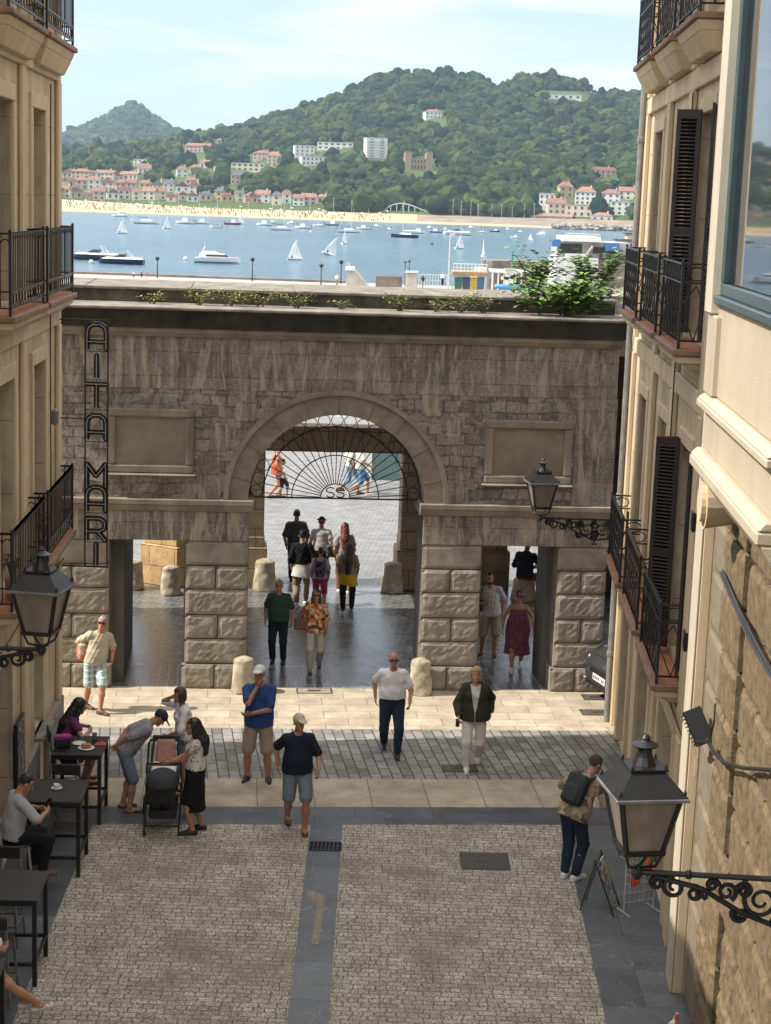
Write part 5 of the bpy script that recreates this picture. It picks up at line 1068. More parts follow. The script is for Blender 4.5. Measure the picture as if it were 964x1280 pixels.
person('woman in spotted top and long black skirt holding the pram handle', (243, 1040), 1.68, 92, 'tan', fem=True, arms={'L': ((-.05, .40, 1.08), (-.6, -.4, -1)), 'R': ((.14, .34, 1.06), (.8, -.4, -1))}, head=(14, 14), feet={'L': (-.12, .06, 0, 8), 'R': (.10, -.06, 0, -8)},
       wear=[('skirt', cloth('black_skirt', (.012, .012, .013)), {'hem': .36, 'w': .20}), ('blouse', pattern('spotted_cloth', [(.62, .58, .52), (.05, .04, .04)], 22, 'dot'), {'e': .014, 'hem': 1.0, 'sl': .3}), ('shoe', black)], hair=('long', HB, .30))
# man with rucksack leaning to the shop
person('man in camouflage jacket with dark rucksack leaning towards the shop window', (713, 1098), 1.76, -40, 'tan', lean=28, side=6, arms={'L': ((-.18, .34, 1.02), (-.8, 0, -.6)), 'R': ((.10, .45, 1.1), (.7, -.2, -1))}, head=(-20, 0), feet={'L': (-.08, .02, 0, 10), 'R': (.08, .03, 0, -14)},
       wear=[('trousers', navyT), ('jacket', pattern('camouflage_cloth', [(.42, .32, .23), (.22, .16, .11), (.11, .09, .06), (.34, .25, .18)], 11), {'e': .018, 'hem': .84, 'sl': 1.85, 'flare': .02}), ('shoe', white), ('backpack', cloth('dark_grey_pack', (.045, .05, .058)))], hair=('short', HCR))
# under the arch
person('man in green t-shirt and dark jeans standing under the arch', (347, 829), 1.66, 176, 'tan', girth=1.14, arms={'R': ((.27, .0, .90), (.5, -1, 0)), 'L': ((-.27, .02, .90), (-.5, -1, 0))}, wear=[('trousers', cloth('dark_jeans', (.018, .024, .038))), ('shirt', cloth('bottle_green', (.040, .075, .055)), {'e': .018, 'hem': .93, 'sl': .72, 'belly': .03}), ('shoe', black)], hair=('short', HG))
person('woman in orange flowered blouse and pale trousers walking under the arch', (393, 838), 1.62, 184, 'tan', fem=True, feet=walkB, pel=(0, 0, .905), girth=1.06, wear=[('trousers', cloth('pale_grey', (.45, .43, .40))), ('blouse', pattern('flowered_cloth', [(.55, .18, .04), (.10, .05, .02), (.65, .36, .16), (.30, .10, .03), (.60, .50, .38)], 17), {'e': .018, 'hem': .86, 'sl': 1.0, 'flare': .02}), ('sandal', brown), ('sunglasses', M_sg)], hair=('long', HBR, .22))
person('person in black top and beige trousers walking away with white jacket at waist', (376, 757), 1.72, 2, 'tan', feet=walkB, pel=(0, 0, .905), wear=[('trousers', cloth('beige_trouser', (.28, .21, .15))), ('tied_sweater', cloth('white_wrap', (.66, .62, .56))), ('shirt', cloth('black_top', (.014, .014, .016)), {'e': .018, 'hem': 1.0, 'sl': 1.6}), ('shoe', white), ('cap', cloth('cap_black', (.012, .012, .014)))], hair=('short', HB))
person('tall man in grey shirt and jeans walking away at left of the group', (369, 740), 1.78, 0, 'tan', feet=walkA, pel=(0, 0, .905), wear=[('trousers', cloth('dark_jeans', (0, 0, 0))), ('shirt', cloth('charcoal_shirt', (.07, .075, .075)), {'e': .024, 'hem': .9, 'sl': .8}), ('shoe', black)], hair=('short', HB), place=gz(369, 729))
person('walker in dark sun hat and pale t-shirt going away', (400, 733), 1.66, 0, 'tan', feet=walkB, pel=(0, 0, .905), wear=[('trousers', cloth('black_trousers', (.012, .012, .014))), ('shirt', cloth('pale_tee', (.45, .43, .42)), {'e': .018, 'hem': .95, 'sl': .5}), ('shoe', black), ('hat', cloth('dark_hat', (.03, .022, .018)))], hair=('short', HBR))
person('child with patterned rucksack and pink shorts walking away', (399, 765), 1.46, 0, 'tan', feet=walkA, pel=(0, 0, .905), fem=True, wear=[('shorts', cloth('pink', (.42, .045, .11)), {'t': .75}), ('shirt', cloth('lilac_tee', (.45, .38, .45)), {'e': .02, 'hem': .95, 'sl': .6}), ('shoe', black), ('backpack', pattern('patterned_pack', [(.03, .025, .06), (.22, .09, .17), (.02, .02, .03), (.12, .12, .24)], 22), {'w': .9})], hair=('short', HB))
person('long haired auburn woman in grey top with dark shoulder bag walking away', (429, 742), 1.68, 4, 'fair', fem=True, feet=walkA, pel=(0, 0, .905), wear=[('trousers', cloth('tan_trousers', (.22, .15, .09))), ('shirt', cloth('grey_pink_top', (.33, .29, .28)), {'e': .018, 'hem': .97, 'sl': .6}), ('shoe', white)], hair=('long', HR, .36))
person('girl with long brown hair and yellow sweater tied round her waist walking away', (434, 764), 1.56, 0, 'tan', fem=True, feet=walkB, pel=(0, 0, .905), wear=[('trousers', cloth('black_trousers', (0, 0, 0))), ('shirt', cloth('taupe_top', (.30, .25, .22)), {'e': .018, 'hem': .97, 'sl': .7}), ('tied_sweater', cloth('yellow', (.62, .40, .03))), ('shoe', black, {'sole': white})], hair=('long', HBR, .52))
# right doorway
person('large woman in strapless maroon dress walking through the right doorway', (645, 837), 1.60, 178, 'tan', fem=True, girth=1.30, feet=walkB, pel=(0, 0, .91), arms={'L': ((-.33, .02, .92), (-.6, -1, 0)), 'R': ((.33, .08, .92), (.6, -1, 0))}, wear=[('dress', pattern('maroon_cloth', [(.15, .035, .07), (.11, .025, .055), (.19, .05, .09)], 30), {'hem': .36, 'w': .22, 'bust': 1.36}), ('shoe', white), ('sunglasses', M_sg)], hair=('fringe', HB))
person('bearded man in pinkish white t-shirt and khaki shorts at the right doorway', (611, 822), 1.74, 176, 'tan', side=4, feet={'L': (-.10, .05, 0, 5), 'R': (.16, -.02, 0, -20)}, arms={'R': ((.16, .22, 1.16), (.8, -.2, -1)), 'L': ((-.24, -.06, .93), (-.5, -1, 0))}, wear=[('shorts', khaki, {'t': .9, 'e': .016}), ('shirt', cloth('pink_white_tee', (.55, .50, .52)), {'e': .016, 'hem': .88, 'sl': .75}), ('shoe', black, {'sole': white}), ('beard', HB)], hair=('short', HB))
bp_ = gz(655, 752)
person('man in navy shirt and red trousers sitting on a bollard beyond the right doorway', (655, 752), 1.78, -22, 'dark', seated=True, place=(bp_[0], bp_[1] + .12, 0), pel=(0, 0, .57), lean=6, feet={'L': (-.14, .40, .02, 0), 'R': (.24, .46, .0, -20)}, arms={'L': ((-.10, .26, .74), (-.8, -.3, -.6)), 'R': ((.18, .26, .74), (.8, -.3, -.6))}, wear=[('trousers', cloth('brick_red', (.30, .075, .055))), ('shirt', cloth('navy_shirt', (.014, .018, .032)), {'e': .016, 'hem': .90, 'sl': 1.5}), ('shoe', black)], hair=('short', HB))
# far walkers on the sunny quay
person('far woman in orange red dress crossing the sunny quay at left', (345, 622), 1.66, -70, 'tan', fem=True, feet=walkA, pel=(0, 0, .905), wear=[('dress', cloth('orange_red', (.42, .10, .06)), {'hem': .75, 'w': .22, 'bust': 1.42}), ('sandal', brown)], hair=('short', HBR))
person('far child in white beside the woman in orange red', (353, 622), 1.2, -60, 'tan', feet=walkB, pel=(0, 0, .905), wear=[('shorts', navyT), ('shirt', cloth('white', (0, 0, 0)), {'sl': .6}), ('sandal', brown)], hair=('short', HB))
person('far man in pale shirt and blue shorts striding right on the quay', (450, 620), 1.76, -75, 'tan', feet={'L': (-.10, .30, 0, 0), 'R': (.10, -.30, .08, 0)}, pel=(0, 0, .87), arms=swA, wear=[('shorts', cloth('sky_blue_shorts', (.10, .22, .38)), {'t': .9}), ('shirt', cloth('pale_green_tee', (.50, .53, .44)), {'sl': .7, 'hem': .9}), ('shoe', white)], hair=('short', HB))
person('far walker in white top and light blue trousers left of the striding man', (437, 617), 1.72, -75, 'tan', feet={'L': (-.10, -.28, .06, 0), 'R': (.10, .28, .0, 0)}, pel=(0, 0, .88), wear=[('trousers', cloth('light_blue_trouser', (.25, .36, .46)), {'t': 1.5}), ('shirt', cloth('white', (0, 0, 0)), {'sl': .7}), ('shoe', brown)], hair=('short', HBR))
# ================================================================== BAR TABLES, STOOLS, PRAM
M_tab = plain('black_table_top', (.022, .023, .025), .42, .15, 5, .1, 60); M_leg = plain('black_table_steel', (.010, .010, .011), .45); M_steel = plain('stool_steel', (.42, .42, .42), .3, .1, 8, metal=.9); M_seat = plain('black_stool_seat', (.018, .017, .017), .5)
def table(x, y, label, w=.72, d=.86, hgt=1.05):
    o = thing('bar_table', label, 'table', (x, y, 0.005), R_(2.5), 'black high tables by the bar wall')
    MB().box(-w / 2, w / 2, -d / 2, d / 2, hgt - .035, hgt).build('table_top', M_tab, o, .006)
    for sx in (-1, 1):
        for sy in (-1, 1):
            cx, cy = sx * (w / 2 - .04), sy * (d / 2 - .04); MB().box(cx - .025, cx + .025, cy - .025, cy + .025, 0, hgt - .036).build('leg', M_leg, o)
    r = MB()
    for z in (.24, hgt - .085):
        for sy in (-1, 1): r.box(-w / 2 + .04, w / 2 - .04, sy * (d / 2 - .04) - .018, sy * (d / 2 - .04) + .018, z, z + .04)
        for sx in (-1, 1): r.box(sx * (w / 2 - .04) - .018, sx * (w / 2 - .04) + .018, -d / 2 + .04, d / 2 - .04, z + .001, z + .039)
        r.build('rail', M_leg, o); r = MB()
    return o
T1 = table(-4.27, 23.38, 'furthest black high table with food, glass and purple bag on it'); T2 = table(-4.22, 21.48, 'second black high table with a coffee cup and the seated man'); T3 = table(-4.13, 18.32, 'empty black high table in left foreground'); T4 = table(-4.10, 15.95, 'nearest black high table, only its corner in the bottom left')
def stool(x, y, rz, label, src=None):
    if src: return dup(src, (x, y, .005), R_(rz), label)
    o = thing('bar_stool', label, 'stool', (x, y, .005), R_(rz), 'steel legged high stools at the tables'); sh = .74
    MB().box(-.19, .19, -.19, .19, sh - .04, sh).build('seat', M_seat, o, .02)
    for sx in (-1, 1):
        for sy in (-1, 1): MB().bar((sx * .215, sy * .215, 0), (sx * .165, sy * .165, sh - .041), .028).build('leg', M_steel, o)
    r = MB()
    for z, k in ((.25, .198),):
        for a, b_ in (((-k, -k), (k, -k)), ((k, -k), (k, k)), ((k, k), (-k, k)), ((-k, k), (-k, -k))): r.bar((*a, z), (*b_, z), .022)
    r.build('foot_rail', M_steel, o)
    bk = MB()
    for sx in (-1, 1): MB().bar((sx * .17, -.18, sh - .03), (sx * .175, -.22, sh + .34), .026).build('back_post', M_steel, o)
    MB().box(-.19, .19, -.245, -.215, sh + .2, sh + .36).build('backrest', M_seat, o, .012); return o
s1 = stool(-4.60, 20.40, -60, 'stool under the seated man in grey shirt'); stool(-4.28, 22.62, 0, 'black backed stool between the first two tables', s1); stool(-4.62, 24.0, -72, 'stool under the seated woman with long black hair', s1); stool(-4.42, 19.12, 180, 'empty stool behind the foreground table against the wall', s1); stool(-4.15, 17.55, 0, 'stool tucked in front of the foreground table', s1); stool(-4.20, 16.70, -28, 'stool of the bare legged sitter at bottom left', s1)
# sitters
person('seated man in light grey shirt and black trousers holding phone and cup at table', (60, 1060), 1.74, -60, 'tan', seated=True, place=(-4.60, 20.42, 0), pel=(0, 0, .83), lean=10, head=(-12, 24), feet={'L': (-.12, .36, .26, 0), 'R': (.16, .38, .26, -8)}, arms={'L': ((-.02, .38, 1.13), (-1, -.1, -.5)), 'R': ((.16, .40, 1.13), (1, -.1, -.6))},
       wear=[('trousers', cloth('black_trousers', (0, 0, 0))), ('shirt', cloth('light_grey_shirt', (.36, .38, .41)), {'e': .016, 'hem': .90, 'sl': .85}), ('shoe', brown)], hair=('short', HB))
tag(MB().box(-.04, .04, -.006, .006, -.075, .075).build('phone', M_sg), 'dark phone in the hands of the seated man', 'phone').location = (-4.20, 20.66, 1.17); bpy.data.objects['phone'].rotation_euler = (R_(-40), 0, R_(-60))
person('seated woman with long black hair and plum top at the furthest table', (95, 925), 1.66, -72, 'tan', seated=True, place=(-4.62, 24.02, 0), fem=True, pel=(0, 0, .83), lean=16, head=(10, 10), feet={'L': (-.12, .36, .26, 0), 'R': (.14, .36, .26, 0)}, arms={'L': ((-.12, .36, 1.12), (-1, -.1, -.5)), 'R': ((.12, .36, 1.12), (1, -.1, -.6))},
       wear=[('skirt', cloth('plum_skirt', (.07, .02, .05)), {'hem': .62, 'w': .24, 'sway': .1}), ('shirt', cloth('plum', (.12, .03, .09)), {'e': .016, 'hem': .92, 'sl': .4}), ('sandal', brown)], hair=('long', HB, .5))
person('sitter in white top with bare crossed legs and silver sandals', (40, 1260), 1.66, -28, 'tan', seated=True, place=(-4.20, 16.72, 0), fem=True, pel=(0, 0, .83), lean=4, feet={'L': (.30, .56, .24, -20), 'R': (.52, .74, .10, -30)}, arms={'L': ((-.10, .36, 1.10), (-1, -.1, -.5)), 'R': ((.20, .34, 1.0), (1, -.1, -.6))},
       wear=[('shorts', cloth('white', (0, 0, 0)), {'t': .5}), ('shirt', cloth('white', (0, 0, 0)), {'e': .02, 'hem': .92, 'sl': .6}), ('sandal', plain('silver_sandal', (.5, .48, .45), .35))], hair=('long', HBR, .25))
# things on the tables
ZT = 1.056
M_china = plain('white_china', (.70, .70, .68), .25); M_bread = plain('bread', (.45, .24, .09), .8, .2, 20)
def saucer(name, label, x, y, r, food=None):
    o = thing(name, label, 'plate', (x, y, ZT)); MB().lathe([(r * .5, 0), (r * .6, .006), (r, .016), (r * .98, .02), (r * .55, .011), (.001, .010)], n=18).build('dish', M_china, o, smooth=True); return o
saucer('plate', 'white plate holding a sandwich on the furthest table', -4.16, 23.22, .12)
o = thing('sandwich', 'small sandwich lying on the white plate', 'sandwich', (-4.16, 23.22, ZT + .013)); V, Q = solid([ell((0, 0, .018), (.075, .045, .016), k=.005)], .005); npmesh('bread', V, Q, M_bread, o); V, Q = solid([ell((0, 0, .05), (.075, .045, .02), k=.005)], .005); npmesh('top_bread', V, Q, M_bread, o); MB().ball((0, 0, .034), (.07, .042, .008), 10, 5).build('filling', plain('ham', (.5, .15, .12), .6), o)
saucer('plate', 'empty side plate beside the sandwich', -4.30, 23.42, .10)
o = thing('drinking_glass', 'half full glass at the far edge of the furthest table', 'glass', (-4.10, 23.55, ZT)); m, nt, b = newmat('clear_glass'); b.inputs['Transmission Weight'].default_value = .9; b.inputs['Roughness'].default_value = .05; b.inputs['Base Color'].default_value = (.9, .9, .9, 1)
MB().lathe([(.028, 0), (.036, .13), (.033, .13), (.026, .006)], n=14).build('tumbler', m, o, smooth=True); MB().lathe([(.0255, .007), (.03, .07)], n=14).build('drink', plain('rose_drink', (.4, .15, .1), .2), o)
V, Q = solid([rbox((0, 0, .006), (.08, .055, .006), .004), rbox((.02, .01, .018), (.05, .04, .012), .01)], .006, wr=.004, wf=60); o = npmesh('napkin', V, Q, plain('red_paper', (.5, .10, .08), .9)); o.location = (-3.99, 23.42, ZT + .004); tag(o, 'crumpled red napkin at the outer edge of the furthest table', 'napkin')
o = thing('handbag', 'small purple and black handbag on the furthest table by the wall', 'bag', (-4.50, 23.22, ZT), R_(15)); V, Q = solid([rbox((0, 0, .09), (.12, .055, .085), .04)], .008); npmesh('bag_body', V, Q, plain('black_leather', (.012, .012, .013), .4), o); V, Q = solid([rbox((0, 0, .172), (.125, .06, .03), .025)], .008, wr=.006, wf=50); npmesh('bag_flap', V, Q, cloth('purple', (.35, .05, .26)), o)
MB().tube([(-.08, -.04, .12), (-.1, -.13, .03), (-.03, -.2, .012), (.05, -.16, .012)], .008, 5).build('bag_strap', plain('black_leather', (0, 0, 0)), o)
saucer('saucer', 'white saucer under the coffee cup on the second table', -4.25, 21.52, .075)
o = thing('coffee_cup', 'small white coffee cup on its saucer', 'cup', (-4.25, 21.52, ZT + .012)); MB().lathe([(.022, 0), (.036, .03), (.040, .058), (.036, .058), (.02, .008)], n=16).build('cup', M_china, o, smooth=True); MB().tube([(.036, 0, .048), (.058, 0, .045), (.056, 0, .022), (.032, 0, .016)], .005, 6).build('handle', M_china, o)
# pram, seen from its front: chassis, carrycot with raised handle, hood
pr_ = gz(199, 1046); pram = thing('pram', 'black and pink pram with grey hood between the adults at left', 'pram', (pr_[0], pr_[1] + .45, 0.005), R_(4))
f = MB()
for sx in (-1, 1):
    f.tube([(sx * .24, -.42, .10), (sx * .25, .05, .55), (sx * .25, .45, 1.05)], .017, 8); f.tube([(sx * .26, .40, .16), (sx * .25, .05, .50), (sx * .24, -.20, .70)], .015, 8)
f.tube([(-.25, .45, 1.05), (-.23, .50, 1.10), (.23, .50, 1.10), (.25, .45, 1.05)], .02, 8); f.tube([(-.26, .40, .16), (.26, .40, .16)], .014, 6); f.tube([(-.24, -.42, .14), (.24, -.42, .14)], .014, 6)
f.tube([(-.25, .0, .78), (-.24, -.12, .96), (.24, -.12, .96), (.25, 0, .78)], .013, 7); f.build('chassis', M_blk, pram, smooth=True)
M_tyre = plain('tyre_rubber', (.015, .015, .015), .8); M_hub = plain('wheel_hub', (.5, .5, .5), .4)
for sx in (-1, 1):
    for y, r in ((-.42, .085), (.40, .15)):
        cx = sx * (.24 if y < 0 else .295); w = MB(); w.tube([(cx, y + r * .85 * math.cos(a), r + r * .85 * math.sin(a)) for a in np.linspace(0, 2 * math.pi, 19)[:-1]], r * .16, 7, closed=True); wo = w.build('wheel', M_tyre, pram, smooth=True)
        h_ = MB()
        for a in np.linspace(0, math.pi, 4)[:-1]: h_.bar((cx, y - r * .8 * math.cos(a), r - r * .8 * math.sin(a)), (cx, y + r * .8 * math.cos(a), r + r * .8 * math.sin(a)), .018)
        h_.ball((cx, y, r), .03, 8, 5); h_.build('hub', M_hub, wo)
put = lambda n, p, mt, h=.012, **k: npmesh(n, *solid(p, h, **k), mt, pram)
put('seat_shell', [rbox((0, .02, .66), (.21, .36, .05), .04), rbox((0, -.33, .74), (.21, .035, .13), .03, rotm('x', R_(20))), rbox((-.20, .02, .74), (.022, .34, .09), .02), rbox((.20, .02, .74), (.022, .34, .09), .02)], plain('black_pram_fabric', (.02, .02, .022), .85))
put('backrest', [rbox((0, .35, .95), (.145, .04, .21), .05, rotm('x', R_(-25)))], cloth('dusty_pink', (.40, .20, .18)), wr=.003)
put('carrycot_rim', [cap((-.20, .20, .80), (-.17, .47, 1.16), .022), cap((.20, .20, .80), (.17, .47, 1.16), .022), cap((-.17, .47, 1.16), (.17, .47, 1.16), .028)], plain('black_pram_fabric', (.02, .02, .022), .85))
put('blanket', [rbox((0, .08, .80), (.18, .24, .045), .04)], cloth('white_blanket', (.68, .68, .70)), wr=.012, wf=24)
put('hood', [ell((0, -.30, .76), (.235, .25, .19))], cloth('grey_hood', (.055, .06, .066)), cuts=[lambda X, Y, Z: .72 - Z, lambda X, Y, Z: Y + .14])
put('apron', [rbox((0, -.46, .62), (.20, .03, .15), .025, rotm('x', R_(12)))], cloth('dark_apron', (.03, .03, .032)), wr=.004)
put('bumper_bar', [cap((-.20, -.06, .93), (.20, -.06, .93), .026)], cloth('dusty_pink', (0, 0, 0)))
put('basket', [rbox((0, .02, .26), (.20, .30, .075), .03)], plain('mesh_basket', (.03, .03, .032), .9, .5, 25), subs=[lambda X, Y, Z: np.maximum.reduce([np.abs(X) - .18 + 0 * (Y + Z), np.abs(Y - .02) - .28 + 0 * (X + Z), .24 - Z + 0 * (X + Y)])])
V, Q = solid([ell((0, 0, .02), (.07, .11, .05)), ell((.03, .1, .04), (.05, .06, .05))], .012, wr=.012, wf=35); o = npmesh('soft_bundle', V, Q, pattern('patterned_pack', [], 1)); o.parent = None; o.location = (pr_[0], pr_[1] + .45, .275); tag(o, 'small patterned bundle lying in the pram basket', 'bag')
# bags carried
def carried(name, label, foot, off, dim, mat, rz=0, strap=None):
    g = gz(*foot); o = thing(name, label, 'bag', (g[0] + off[0], g[1] + off[1], off[2]), R_(rz)); V, Q = solid([rbox((0, 0, 0), dim, min(dim) * .6)], .011, wr=.003); npmesh('bag_body', V, Q, mat, o)
    if strap: MB().tube(strap, .012, 5).build('bag_strap', mat, o)
carried('shoulder_bag', 'brown handbag at the hip of the woman in flowered blouse', (393, 838), (-.27, -.05, .93), (.14, .06, .12), plain('brown_leather', (.13, .06, .035), .5), 0, [(-.08, 0, .1), (.06, .02, .35), (.2, .05, .5), (.10, 0, .1)])
carried('shoulder_bag', 'dark grey bag slung from the shoulder of the auburn woman', (429, 742), (-.25, .05, .98), (.17, .07, .14), plain('grey_leather', (.05, .055, .065), .5), 15, [(-.1, 0, .12), (.05, 0, .42), (.12, 0, .12)])
carried('jacket_bundle', 'orange and white jacket carried under arm by sunlit man', (119, 888), (-.22, .05, 1.06), (.10, .13, .16), pattern('orange_white_cloth', [(.55, .22, .12), (.62, .50, .38), (.45, .16, .09)], 9), 20)
carried('satchel', 'small black satchel at the side of the bearded man', (611, 822), (-.24, -.06, 1.08), (.07, .04, .12), plain('black_leather', (0, 0, 0)), 0, [(.0, 0, .1), (.06, -.06, .40), (.12, -.02, .47)])
carried('phone', 'dark phone in the right hand of the woman in olive jacket', (590, 960), (-.27, -.16, .80), (.035, .012, .07), M_sg)
# ================================================================== SHOP THINGS AT RIGHT, CAR
g_ = gz(764, 1138); o = thing('postcard_stand', 'leaning coloured postcard board on dark legs outside the shop', 'stand', (g_[0], g_[1], .005), R_(72)); o.scale = (.72, .72, .78)
brd = MB().box(-.26, .26, -.012, .012, 0, .72).build('board', pattern('postcard_colours', [(.10, .30, .60), (.65, .55, .15), (.12, .40, .20), (.55, .12, .10), (.60, .60, .58), (.05, .12, .35)], 16), o); brd.location = (0, -.02, .16); brd.rotation_euler = (R_(-22), 0, 0)
l = MB()
for sx in (-1, 1): l.bar((sx * .27, -.10, 0), (sx * .27, .30, .92), .024); l.bar((sx * .25, .52, 0), (sx * .27, .28, .88), .022)
l.build('stand_leg', M_blk, o)
def rack(px, label, hgt, cols, rz, seed):
    g_ = gz(*px); o = thing('souvenir_rack', label, 'rack', (g_[0], g_[1], .005), R_(rz), None); o.scale = (.78, .78, .85); m_ = MB(); r = random.Random(seed)
    for x in np.linspace(-.28, .28, 7): m_.bar((x, 0, .1), (x, 0, hgt), .008)
    for z in np.linspace(.15, hgt, int(hgt / .14)): m_.bar((-.29, 0, z), (.29, 0, z), .008)
    for sx in (-1, 1): m_.bar((sx * .29, 0, 0), (sx * .29, 0, hgt + .04), .018); m_.bar((sx * .29, -.2, 0), (sx * .29, .2, 0), .018)
    m_.build('wire_grid', plain('white_wire', (.5, .5, .5), .4), o)
    for i in range(9):
        V, Q = SOUV; q = npmesh('souvenir', V, Q, cols[i % len(cols)], o); q.location = (r.uniform(-.22, .22), -.06, .45 + (hgt - .7) * (i / 9) + r.uniform(0, .1)); q.rotation_euler = (0, r.uniform(-.3, .3), 0)
SOUV = solid([ell((0, 0, 0), (.07, .035, .085)), ell((0, -.01, -.07), (.05, .03, .05))], .014)
reds = [plain('toy_red', (.5, .05, .03), .5), plain('toy_orange', (.6, .16, .04), .5), plain('toy_green', (.05, .22, .14), .5), plain('toy_pink', (.5, .25, .25), .5)]
rack((798, 1138), 'souvenir rack with red and orange trinkets beneath the near lantern', 1.35, reds, 25, 1)
rack((797, 985), 'white wire rack with pale blue goods outside the further shop door', 1.75, [plain('pale_blue_pack', (.25, .33, .42), .6), plain('white_pack', (.6, .6, .6), .6), plain('navy_pack', (.03, .05, .12), .6)], 40, 2)
V, Q = solid([ell((0, 0, .05), (.10, .06, .06)), cap((0, 0, .05), (.05, .02, .22), .06, .03)], .012, wr=.006, wf=40); o = npmesh('windsock_toy', V, Q, pattern('red_white_cloth', [(.6, .08, .10), (.7, .68, .66), (.62, .6, .62)], 12)); g_ = gz(842, 1284, .25); o.location = tuple(g_); o.scale = (.65,) * 3; tag(o, 'red and white cloth toy by the near shop door at the bottom right', 'toy')
# car nosing out of the lane at right of the gate
car = thing('parked_car', 'dark grey car nosing out beside the right end of the gate', 'car', (6.03, 30.42, 0), R_(198)); cw = .86; car.scale = (1, 1, 1.1)   # local +x is the nose
M_paint, nt, b = newmat('dark_grey_car_paint'); b.inputs['Base Color'].default_value = (.035, .037, .042, 1); b.inputs['Metallic'].default_value = .2; b.inputs['Roughness'].default_value = .38; b.inputs['Coat Weight'].default_value = .6; b.inputs['Coat Roughness'].default_value = .05
def loft(secs, n=None):
    mb = MB(); n = len(secs[0]); vs = [p for s_ in secs for p in s_]; fs = []
    for i in range(len(secs) - 1):
        for k in range(n): fs.append((i * n + k, i * n + (k + 1) % n, (i + 1) * n + (k + 1) % n, (i + 1) * n + k))
    fs += [tuple(range(n - 1, -1, -1)), tuple((len(secs) - 1) * n + k for k in range(n))]; return mb.add(vs, fs)
def csec(x, w, zb, zs, zt):  # ring: sill, shoulder, top
    return [(x, -w * .93, zb), (x, -w, zb + .18), (x, -w, zs - .1), (x, -w * .93, zs), (x, -w * .5, zt), (x, 0, zt + .012), (x, w * .5, zt), (x, w * .93, zs), (x, w, zs - .1), (x, w, zb + .18), (x, w * .93, zb)]
lo = loft([csec(-2.2, .70, .34, .86, .92), csec(-2.15, .78, .30, .95, 1.0), csec(-1, .88, .22, 1.0, 1.04), csec(.9, .88, .22, .985, 1.03), csec(1.0, .88, .22, .965, 1.01), csec(1.7, .865, .22, .88, .925), csec(1.98, .84, .22, .80, .835), csec(2.04, .815, .23, .76, .79), csec(2.08, .78, .24, .72, .745), csec(2.12, .70, .25, .64, .66), csec(2.135, .66, .27, .60, .62)])
o = lo.build('body', M_paint, car, smooth=True); s_ = o.modifiers.new('sub', 'SUBSURF'); s_.levels = s_.render_levels = 2
hd_ = MB()
for sy in (-1, 1): hd_.tube([(1.02, sy * .74, 1.0), (1.7, sy * .68, .925), (2.0, sy * .52, .825)], .006, 4)
hd_.tube([(2.045, -.5, .785), (2.06, 0, .80), (2.045, .5, .785)], .007, 4); hd_.build('bonnet_gap', plain('black_gap', (.004, .004, .004), .9), car)
cab = loft([[(-2.05, -.74, .98), (-2.05, .74, .98), (-1.7, .62, 1.36), (-1.7, -.62, 1.36)], [(.95, -.78, .99), (.95, .78, .99), (.15, .60, 1.46), (.15, -.60, 1.46)]]); o = cab.build('cabin', M_glass, car, .06)
MB().box(-1.62, .10, -.60, .60, 1.40, 1.475).build('roof', M_paint, car, .03)
M_chr = plain('bright_trim', (.6, .6, .6), .2, metal=.9); M_hl = plain('headlight_glass', (.55, .57, .6), .1, spec=.9); M_bl = plain('black_grille', (.008, .008, .009), .5)
for sy in (-1, 1):
    V, Q = solid([rbox((1.96, sy * .60, .70), (.11, .10, .032), .028, rotm('z', R_(-sy * 28)))], .012); h_ = npmesh('headlight', V, Q, M_hl, car)
    V, Q = solid([rbox((2.0, sy * .62, .33), (.12, .13, .025), .02, rotm('z', R_(-sy * 25)))], .012); npmesh('bumper_trim', V, Q, M_chr, car)
    for x in (1.33, -1.3):
        w = MB(); w.tube([(x + .27 * math.cos(a), sy * .80, .33 + .27 * math.sin(a)) for a in np.linspace(0, 2 * math.pi, 25)[:-1]], .065, 8, closed=True); wo = w.build('wheel', M_tyre, car, smooth=True)
        r_ = MB()
        for a in np.linspace(0, math.pi, 6)[:-1]: r_.bar((x - .23 * math.cos(a), sy * .83, .33 - .23 * math.sin(a)), (x + .23 * math.cos(a), sy * .83, .33 + .23 * math.sin(a)), .04, .02)
        r_.build('rim', M_chr, wo)
V, Q = solid([rbox((2.085, 0, .55), (.06, .46, .06), .03)], .012); npmesh('grille', V, Q, M_bl, car); V, Q = solid([rbox((2.06, 0, .31), (.09, .62, .05), .03)], .012); npmesh('bumper', V, Q, M_bl, car)
MB().box(2.15, 2.165, -.26, .26, .40, .51).build('number_plate', plain('white_plate', (.7, .7, .68), .4), car, .004)
pt = MB()
for i in range(7):
    if i == 4: continue
    y = -.2 + i * .066; pt.box(2.1655, 2.168, y - .017, y + .017, .43, .48)
pt.build('plate_characters', M_bl, car)
# framed menu by the bar door
w_ = LF.w(4.0, .06, .75); o = thing('menu_board', 'framed menu in black hung on the bar wall at left', 'menu board', (w_.x, w_.y, .78), LRZ); MB().box(-.30, .30, -.03, .02, 0, .98).build('frame', M_blk, o, .006); MB().box(-.25, .25, .0205, .024, .05, .93).build('poster', pattern('menu_print', [(.10, .10, .10), (.16, .16, .16), (.30, .30, .28), (.06, .06, .06)], 18), o)
w_ = LF.w(1.05, .08, 5.2); o = thing('alarm_box', 'small round grey alarm box on the facade beside the sign', 'alarm box', (w_.x, w_.y, 5.55), LRZ); V, Q = solid([rbox((0, .03, 0), (.08, .05, .12), .04)], .012); npmesh('housing', V, Q, M_lrim, o)
